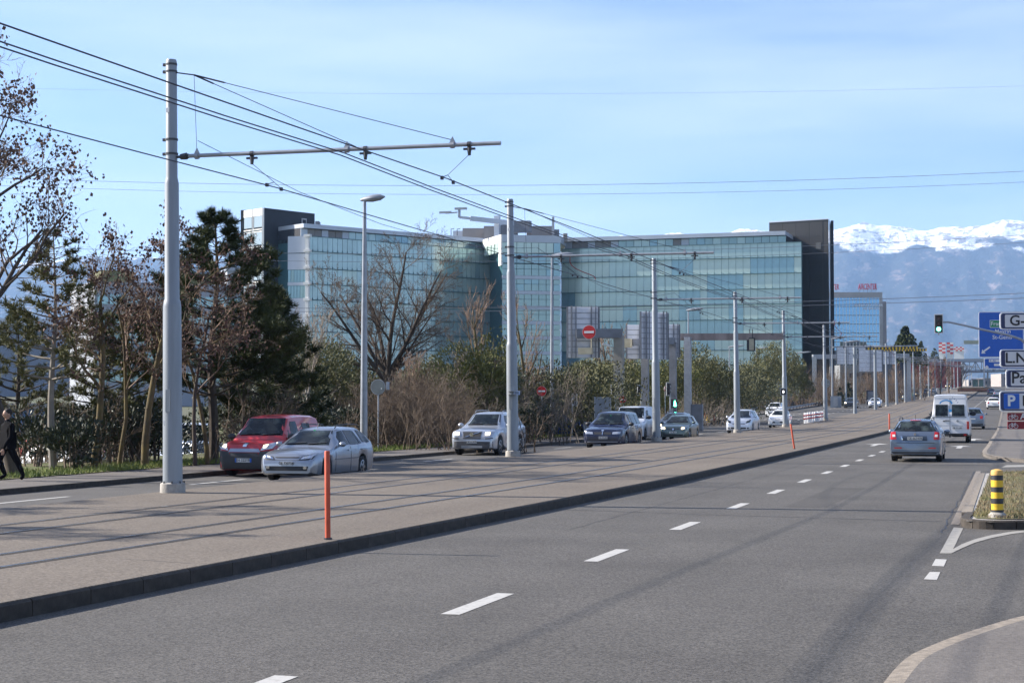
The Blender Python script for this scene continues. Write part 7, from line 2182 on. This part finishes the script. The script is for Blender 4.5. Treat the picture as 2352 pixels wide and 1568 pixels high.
# evergreen backing mass
def mass(label, spots, m, seed, size=.3, n=1500):
    npr = np.random.RandomState(seed); P = []
    for px, Z, r, h in spots:
        x, y, z = loc(px, Z)
        k = n
        v = npr.normal(0, 1, (k, 3)); v /= np.linalg.norm(v, axis=1)[:, None]
        pts = np.array([[x, y, z + h * .5]]) + v * (npr.uniform(.3, 1.05, k)[:, None] ** .5) * np.array([[r, r, h * .52]])
        b_ = np.array([noise.noise(Vector(p) * .9) for p in pts]); P.append(pts[b_ > -.2])
    o = link('evergreen_thicket', leaf_up('evergreen_thicket', np.concatenate(P, 0), size, m, npr)); o['kind'] = 'stuff'; o['label'] = label
mass('dark evergreen growth closing the view behind the shrubs', [(600 + 34 * i, 100 + (i % 3) * 3, 3.2, 3.6 + (i % 4) * .35) for i in range(24)] + [(1300 + 26 * i, 156 + (i % 3) * 4, 4.0, 5.0 + (i % 3) * .5) for i in range(17)], mat('olive_mass', (.06, .065, .024), .8, col2=(.10, .10, .04), scale=.5), 301, .20, 3400)
mass('dark hedge line behind the left pines', [(185 + 34 * i, 64 + (i % 3) * 2, 2.2, 2.2 + (i % 4) * .3) for i in range(13) if i not in (6, 7, 8, 9, 10)], M_LEAFD, 302, .16, 1900)
# cedar and far trees
def far_tree(name, label, px, py_top, py_bot, Z, rpx, m, seed, n=3500, conic=False, cat='tree'):
    p = at(px, py_bot, Z); zt = at(px, py_top, Z).z; zb_ = p.z; r = rpx * Z / FPX; npr = np.random.RandomState(seed)
    t = thing(name, label, cat, (p.x, p.y, zb_ - 1.5), 0, 'far trees'); h = zt - zb_ + 1.5
    MB().tube([(0, 0, 0), (0, 0, h * .55), (0, 0, h * .95)], [r * .09, r * .06, r * .02], 6).build('trunk', M_BARK, t)
    if conic is None:
        return t, h, r
    u = npr.uniform(0, 1, n); a = npr.uniform(0, 6.28, n)
    rad = r * (1 - u ** 1.3) ** .8 * (.55 + .45 * npr.uniform(0, 1, n) ** .4)
    pts = np.stack([rad * np.cos(a), rad * np.sin(a), h * (.22 + .78 * u)], 1)
    k = np.array([noise.noise(Vector((p_[0] * .6, p_[1] * .6, p_[2] * 1.5))) for p_ in pts]); pts = pts[k > -.12]
    link('crown', leaf_mesh('crown', pts, r * .20, m, npr, 0, .4), t)
    return t, h, r
far_tree('cedar_tree', 'dark broad cedar rising right of the mirror-glass block', 2081, 754, 835, 330, 35, M_NEED, 401, 5200)
far_tree('cedar_tree', 'small dark fir right of the broad cedar', 2116, 785, 840, 350, 17, M_NEED, 402, 1500)
far_tree('evergreen_tree', 'low dark evergreen between the seventh and eighth masts', 1950, 878, 930, 262, 16, M_LEAFD, 403, 2000)
far_tree('evergreen_tree', 'small dark evergreen behind the guard rail end', 1930, 890, 930, 255, 13, M_LEAFD, 404, 1500)
far_tree('evergreen_tree', 'rounded treetop left of the chequered towers', 2147, 800, 850, 700, 16, M_NEED, 405, 1200)
Pf = dict(lev=3, wob=.08, up=.08, nb=[3, 2, 2], ang=.5, ratio=.55, rmin=.035, prob=.9, start=[.15, .1, .1], rsplit=.12)
for k, (px, Z, h, lab) in enumerate(((2100, 330, 8.5, 'brown bare tree before the red warehouse, leftmost'), (2120, 350, 9, 'brown bare tree behind the twelfth mast'), (2140, 380, 9, 'brown bare tree behind the minibus'), (2160, 400, 9.5, 'brown bare tree right of the minibus'), (2180, 430, 9.5, 'brown bare tree under the chequered towers'), (2208, 520, 9, 'bare tree beside the far footbridge'), (2062, 330, 8, 'bare tree behind the coach'), (2000, 300, 5.5, 'rusty bare shrub tree behind the seventh mast'), (2025, 310, 5.8, 'rusty bare shrub tree behind the eighth mast'), (1432, 190, 11, 'bare treetop showing between the sign gantries'), (1395, 200, 11, 'bare treetop right of the first ribbed sign back'))):
    x, y, z = loc(px, Z)
    bare_tree('bare_tree', lab, (x, y, z), h, .2, 500 + k, Pf, M_TWIG, M_TWIGR, None, group='far bare trees')
# fallen-leaf scatter near the pavement skipped; pedestrian
def skin_body(name, pts, edges, radii, m, parent, lvl=2):
    me = bpy.data.meshes.new(name); me.from_pydata(pts, edges, []); o = link(name, me, parent)
    md = o.modifiers.new('skin', 'SKIN'); md.use_smooth_shade = True
    for i, r in enumerate(radii): me.skin_vertices[0].data[i].radius = (r, r) if not isinstance(r, tuple) else r
    for i in range(len(pts)): me.skin_vertices[0].data[i].use_root = (i == 0)
    sb = o.modifiers.new('sub', 'SUBSURF'); sb.levels = lvl; sb.render_levels = lvl
    me.materials.append(m)
    return o
pp = gp(30, 1104, LEFT_Z + .12)
M_COAT = mat('dark_coat', (.006, .006, .008), .95, var=.1, spec=.1); M_SKINP = mat('skin', (.38, .22, .15), .6, var=.05); M_HAIR = mat('dark_hair', (.02, .015, .012), .8, var=0)
t = thing('person', 'person in dark coat and trousers walking along the left pavement, seen from behind', 'person', (pp.x - .18, pp.y, pp.z), -.5)
pts = [(0, 0, .93), (0, .01, 1.12), (0, .02, 1.36), (0, .0, 1.50), (0, -.01, 1.60), (-.10, 0, .90), (-.12, -.16, .52), (-.12, .02, .14), (-.12, -.14, .06), (.10, 0, .90), (.13, .20, .50), (.14, .38, .13), (.14, .30, .03),
       (-.20, .01, 1.40), (-.26, .05, 1.12), (-.25, -.10, .90), (-.25, -.16, .80), (.20, .01, 1.40), (.27, -.04, 1.12), (.28, -.20, .92), (.28, -.25, .82)]
edges = [(0, 1), (1, 2), (2, 3), (3, 4), (0, 5), (5, 6), (6, 7), (7, 8), (0, 9), (9, 10), (10, 11), (11, 12), (2, 13), (13, 14), (14, 15), (15, 16), (2, 17), (17, 18), (18, 19), (19, 20)]
rad = [.16, .16, .19, .075, .06, .11, .085, .055, .05, .11, .085, .055, .05, .085, .062, .05, .035, .085, .062, .05, .035]
if True:
    import bmesh
    def skin2():
        me = bpy.data.meshes.new('body'); bm = bmesh.new(); sv = bm.verts.layers.skin.verify()
        vv = [bm.verts.new(p) for p in pts]
        for i, v in enumerate(vv): v[sv].radius = (rad[i], rad[i] * (.75 if i in (0, 1, 2) else 1)); v[sv].use_root = (i == 0)
        for a, b in edges: bm.edges.new((vv[a], vv[b]))
        bm.to_mesh(me); bm.free(); o = link('body', me, t)
        o.modifiers.new('skin', 'SKIN').use_smooth_shade = True
        sb = o.modifiers.new('sub', 'SUBSURF'); sb.levels = 2; sb.render_levels = 2
        dg = bpy.context.evaluated_depsgraph_get(); m2 = bpy.data.meshes.new_from_object(o.evaluated_get(dg)); o.modifiers.clear(); o.data = m2
        m2.materials.clear(); m2.materials.append(M_COAT); m2.polygons.foreach_set('use_smooth', [True] * len(m2.polygons))
    skin2()
MB().sphere((0, -.02, 1.69), .105, 14, 10, (.85, 1, 1.15)).tube([(0, -.01, 1.5), (0, -.01, 1.62)], .055, 10).sphere((-.095, -.01, 1.68), .025, 6, 5).sphere((.095, -.01, 1.68), .025, 6, 5).sphere((0, -.13, 1.67), .018, 6, 5, (.8, 1, 1.2)).build('head', M_SKINP, t, smooth=True)
MB().sphere((0, .012, 1.735), .112, 14, 8, (.9, 1.0, .95)).build('hair', M_HAIR, t, smooth=True)
MB().box((0, .02, 1.02), (.40, .26, .42)).build('coat', M_COAT, t, smooth=True)
for sx, y_ in ((-.25, -.18), (.28, -.27)):
    h = MB().sphere((sx, y_, .77), .045, 8, 6, (.6, .9, 1))
    for k in range(4): h.tube([(sx - .0 + .004 * k, y_ - .028 + .019 * k, .75), (sx, y_ - .03 + .019 * k, .70 - .004 * (k % 3)), (sx, y_ - .04 + .018 * k, .665)], [.012, .011, .008], 6)
    h.tube([(sx, y_ - .035, .78), (sx, y_ - .06, .74)], [.012, .009], 6).build('hand', M_SKINP, t, smooth=True)
# ================================================================== mountains and haze
def ridge_y(px):
    return float(np.interp(px, [-4200, -2500, -800, -200, 0, 300, 700, 1100, 1300, 1540, 1700, 1800, 1912, 1950, 1985, 2020, 2060, 2130, 2200, 2280, 2352, 2700, 3300, 4500, 6500],
                              [700, 640, 618, 606, 602, 598, 585, 572, 560, 539, 536, 536, 531, 517, 511, 519, 522, 531, 524, 514, 508, 500, 505, 560, 690]))
Z0m, Z1m = 7200.0, 11800.0
cols, rows = 760, 120
V = np.zeros((rows + 12, cols, 3))
for i in range(cols):
    px = -3600 + 9400 * i / (cols - 1)
    zr = at(px, ridge_y(px), Z1m).z
    for j in range(rows + 12):
        u = min(j / (rows - 1), 1.0)
        Z = Z0m + (Z1m - Z0m) * (j / (rows - 1))
        p = at(px, 928, Z)
        nv = Vector((p.x * .00042, p.y * .00042, 3.1))
        f1 = noise.fractal(nv, .9, 2.1, 6)
        # gullies running down the slope
        f2 = noise.fractal(Vector((px * .011, u * 1.3, 7.7)), .9, 2.0, 5)
        f3 = noise.fractal(Vector((p.x * .0032, p.y * .0032, 1.7)), .8, 2.2, 5)
        s = u ** 1.15; s = s * s * (3 - 2 * s) * .55 + u * .45
        amp = 1 - abs(2 * u - 1) ** 3
        z = 40 + (zr - 40) * s + amp * (85 * f1 + 95 * f2 * (1 - u * .7)) + (38 * f3) * min(1, 4 * u)
        if j >= rows: z = 40 + (zr - 40) - (j - rows + 1) * 30 + 12 * f3
        V[j, i] = (p.x, p.y, z)
R_, C_ = rows + 12, cols
idx = np.arange(R_ * C_).reshape(R_, C_)
F = np.stack([idx[:-1, :-1], idx[:-1, 1:], idx[1:, 1:], idx[1:, :-1]], -1).reshape(-1, 4)
mm = bpy.data.materials.new('mountain_slope'); mm.use_nodes = True
nt = mm.node_tree; b = nt.nodes['Principled BSDF']; b.inputs['Roughness'].default_value = .95; b.inputs['Specular IOR Level'].default_value = .1
tc = nd(nt, 'ShaderNodeTexCoord'); sep = nd(nt, 'ShaderNodeSeparateXYZ'); nt.links.new(tc.outputs['Object'], sep.inputs[0])
n1 = nd(nt, 'ShaderNodeTexNoise'); n1.inputs['Scale'].default_value = .0022; n1.inputs['Detail'].default_value = 10; n1.inputs['Roughness'].default_value = .62
n2 = nd(nt, 'ShaderNodeTexNoise'); n2.inputs['Scale'].default_value = .013; n2.inputs['Detail'].default_value = 10; n2.inputs['Roughness'].default_value = .7
n3 = nd(nt, 'ShaderNodeTexNoise'); n3.inputs['Scale'].default_value = .0035; n3.inputs['Detail'].default_value = 8; n3.inputs['Roughness'].default_value = .65
mpm = nd(nt, 'ShaderNodeMapping'); mpm.inputs['Scale'].default_value = (1, .38, 1.25); nt.links.new(tc.outputs['Object'], mpm.inputs['Vector'])
for n_ in (n1, n2, n3): nt.links.new(mpm.outputs['Vector'], n_.inputs['Vector'])
# forest / rock
mf = nd(nt, 'ShaderNodeMixRGB'); mf.inputs['Color1'].default_value = (.030, .036, .040, 1); mf.inputs['Color2'].default_value = (.52, .36, .30, 1)
mr = nd(nt, 'ShaderNodeMapRange'); mr.inputs['From Min'].default_value = .54; mr.inputs['From Max'].default_value = .66; mr.inputs['To Max'].default_value = .38
nt.links.new(n2.outputs['Fac'], mr.inputs['Value']); nt.links.new(mr.outputs['Result'], mf.inputs['Fac'])
# snow above a ragged line
ma = nd(nt, 'ShaderNodeMath', operation='MULTIPLY_ADD'); ma.inputs[1].default_value = 620.0
nt.links.new(n1.outputs['Fac'], ma.inputs[0]); nt.links.new(sep.outputs['Z'], ma.inputs[2])
sx = nd(nt, 'ShaderNodeMapRange'); sx.inputs['From Min'].default_value = 1300; sx.inputs['From Max'].default_value = 1335
nt.links.new(ma.outputs[0], sx.inputs['Value'])
rk = nd(nt, 'ShaderNodeMapRange'); rk.inputs['From Min'].default_value = .52; rk.inputs['From Max'].default_value = .57; rk.inputs['To Min'].default_value = 1.0; rk.inputs['To Max'].default_value = .22
nt.links.new(n2.outputs['Fac'], rk.inputs['Value'])
ml = nd(nt, 'ShaderNodeMath', operation='MULTIPLY'); nt.links.new(sx.outputs['Result'], ml.inputs[0]); nt.links.new(rk.outputs['Result'], ml.inputs[1])
ms = nd(nt, 'ShaderNodeMixRGB'); ms.inputs['Color2'].default_value = (.86, .87, .90, 1)
nt.links.new(ml.outputs[0], ms.inputs['Fac']); nt.links.new(mf.outputs['Color'], ms.inputs['Color1']); nt.links.new(ms.outputs['Color'], b.inputs['Base Color'])
bp = nd(nt, 'ShaderNodeBump'); bp.inputs['Strength'].default_value = .9; bp.inputs['Distance'].default_value = 60
nt.links.new(n3.outputs['Fac'], bp.inputs['Height']); nt.links.new(bp.outputs['Normal'], b.inputs['Normal'])
mo = link('mountains', np_mesh('mountains', V.reshape(-1, 3), F, mm, smooth=True))
structure(mo, 'long snow-capped mountain ridge over hazy blue wooded slopes')
# air between here and the mountains
hz = MB()
x0, x1, y0, y1 = -13500, 12500, -200, 14300
hz.box(((x0 + x1) / 2, (y0 + y1) / 2, 754), (x1 - x0, y1 - y0, 1512))
hm = bpy.data.materials.new('haze_air'); hm.use_nodes = True
for n_ in list(hm.node_tree.nodes): hm.node_tree.nodes.remove(n_)
pv_ = hm.node_tree.nodes.new('ShaderNodeVolumePrincipled'); ou = hm.node_tree.nodes.new('ShaderNodeOutputMaterial')
pv_.inputs['Color'].default_value = (.40, .63, 1.0, 1)
pv_.inputs['Density'].default_value = 5.9e-5
pv_.inputs['Anisotropy'].default_value = 0.15
hm.node_tree.links.new(pv_.outputs['Volume'], ou.inputs['Volume'])
ho = hz.build('haze', hm); ho['kind'] = 'stuff'; ho['label'] = 'thin blue haze between the camera and the mountains'
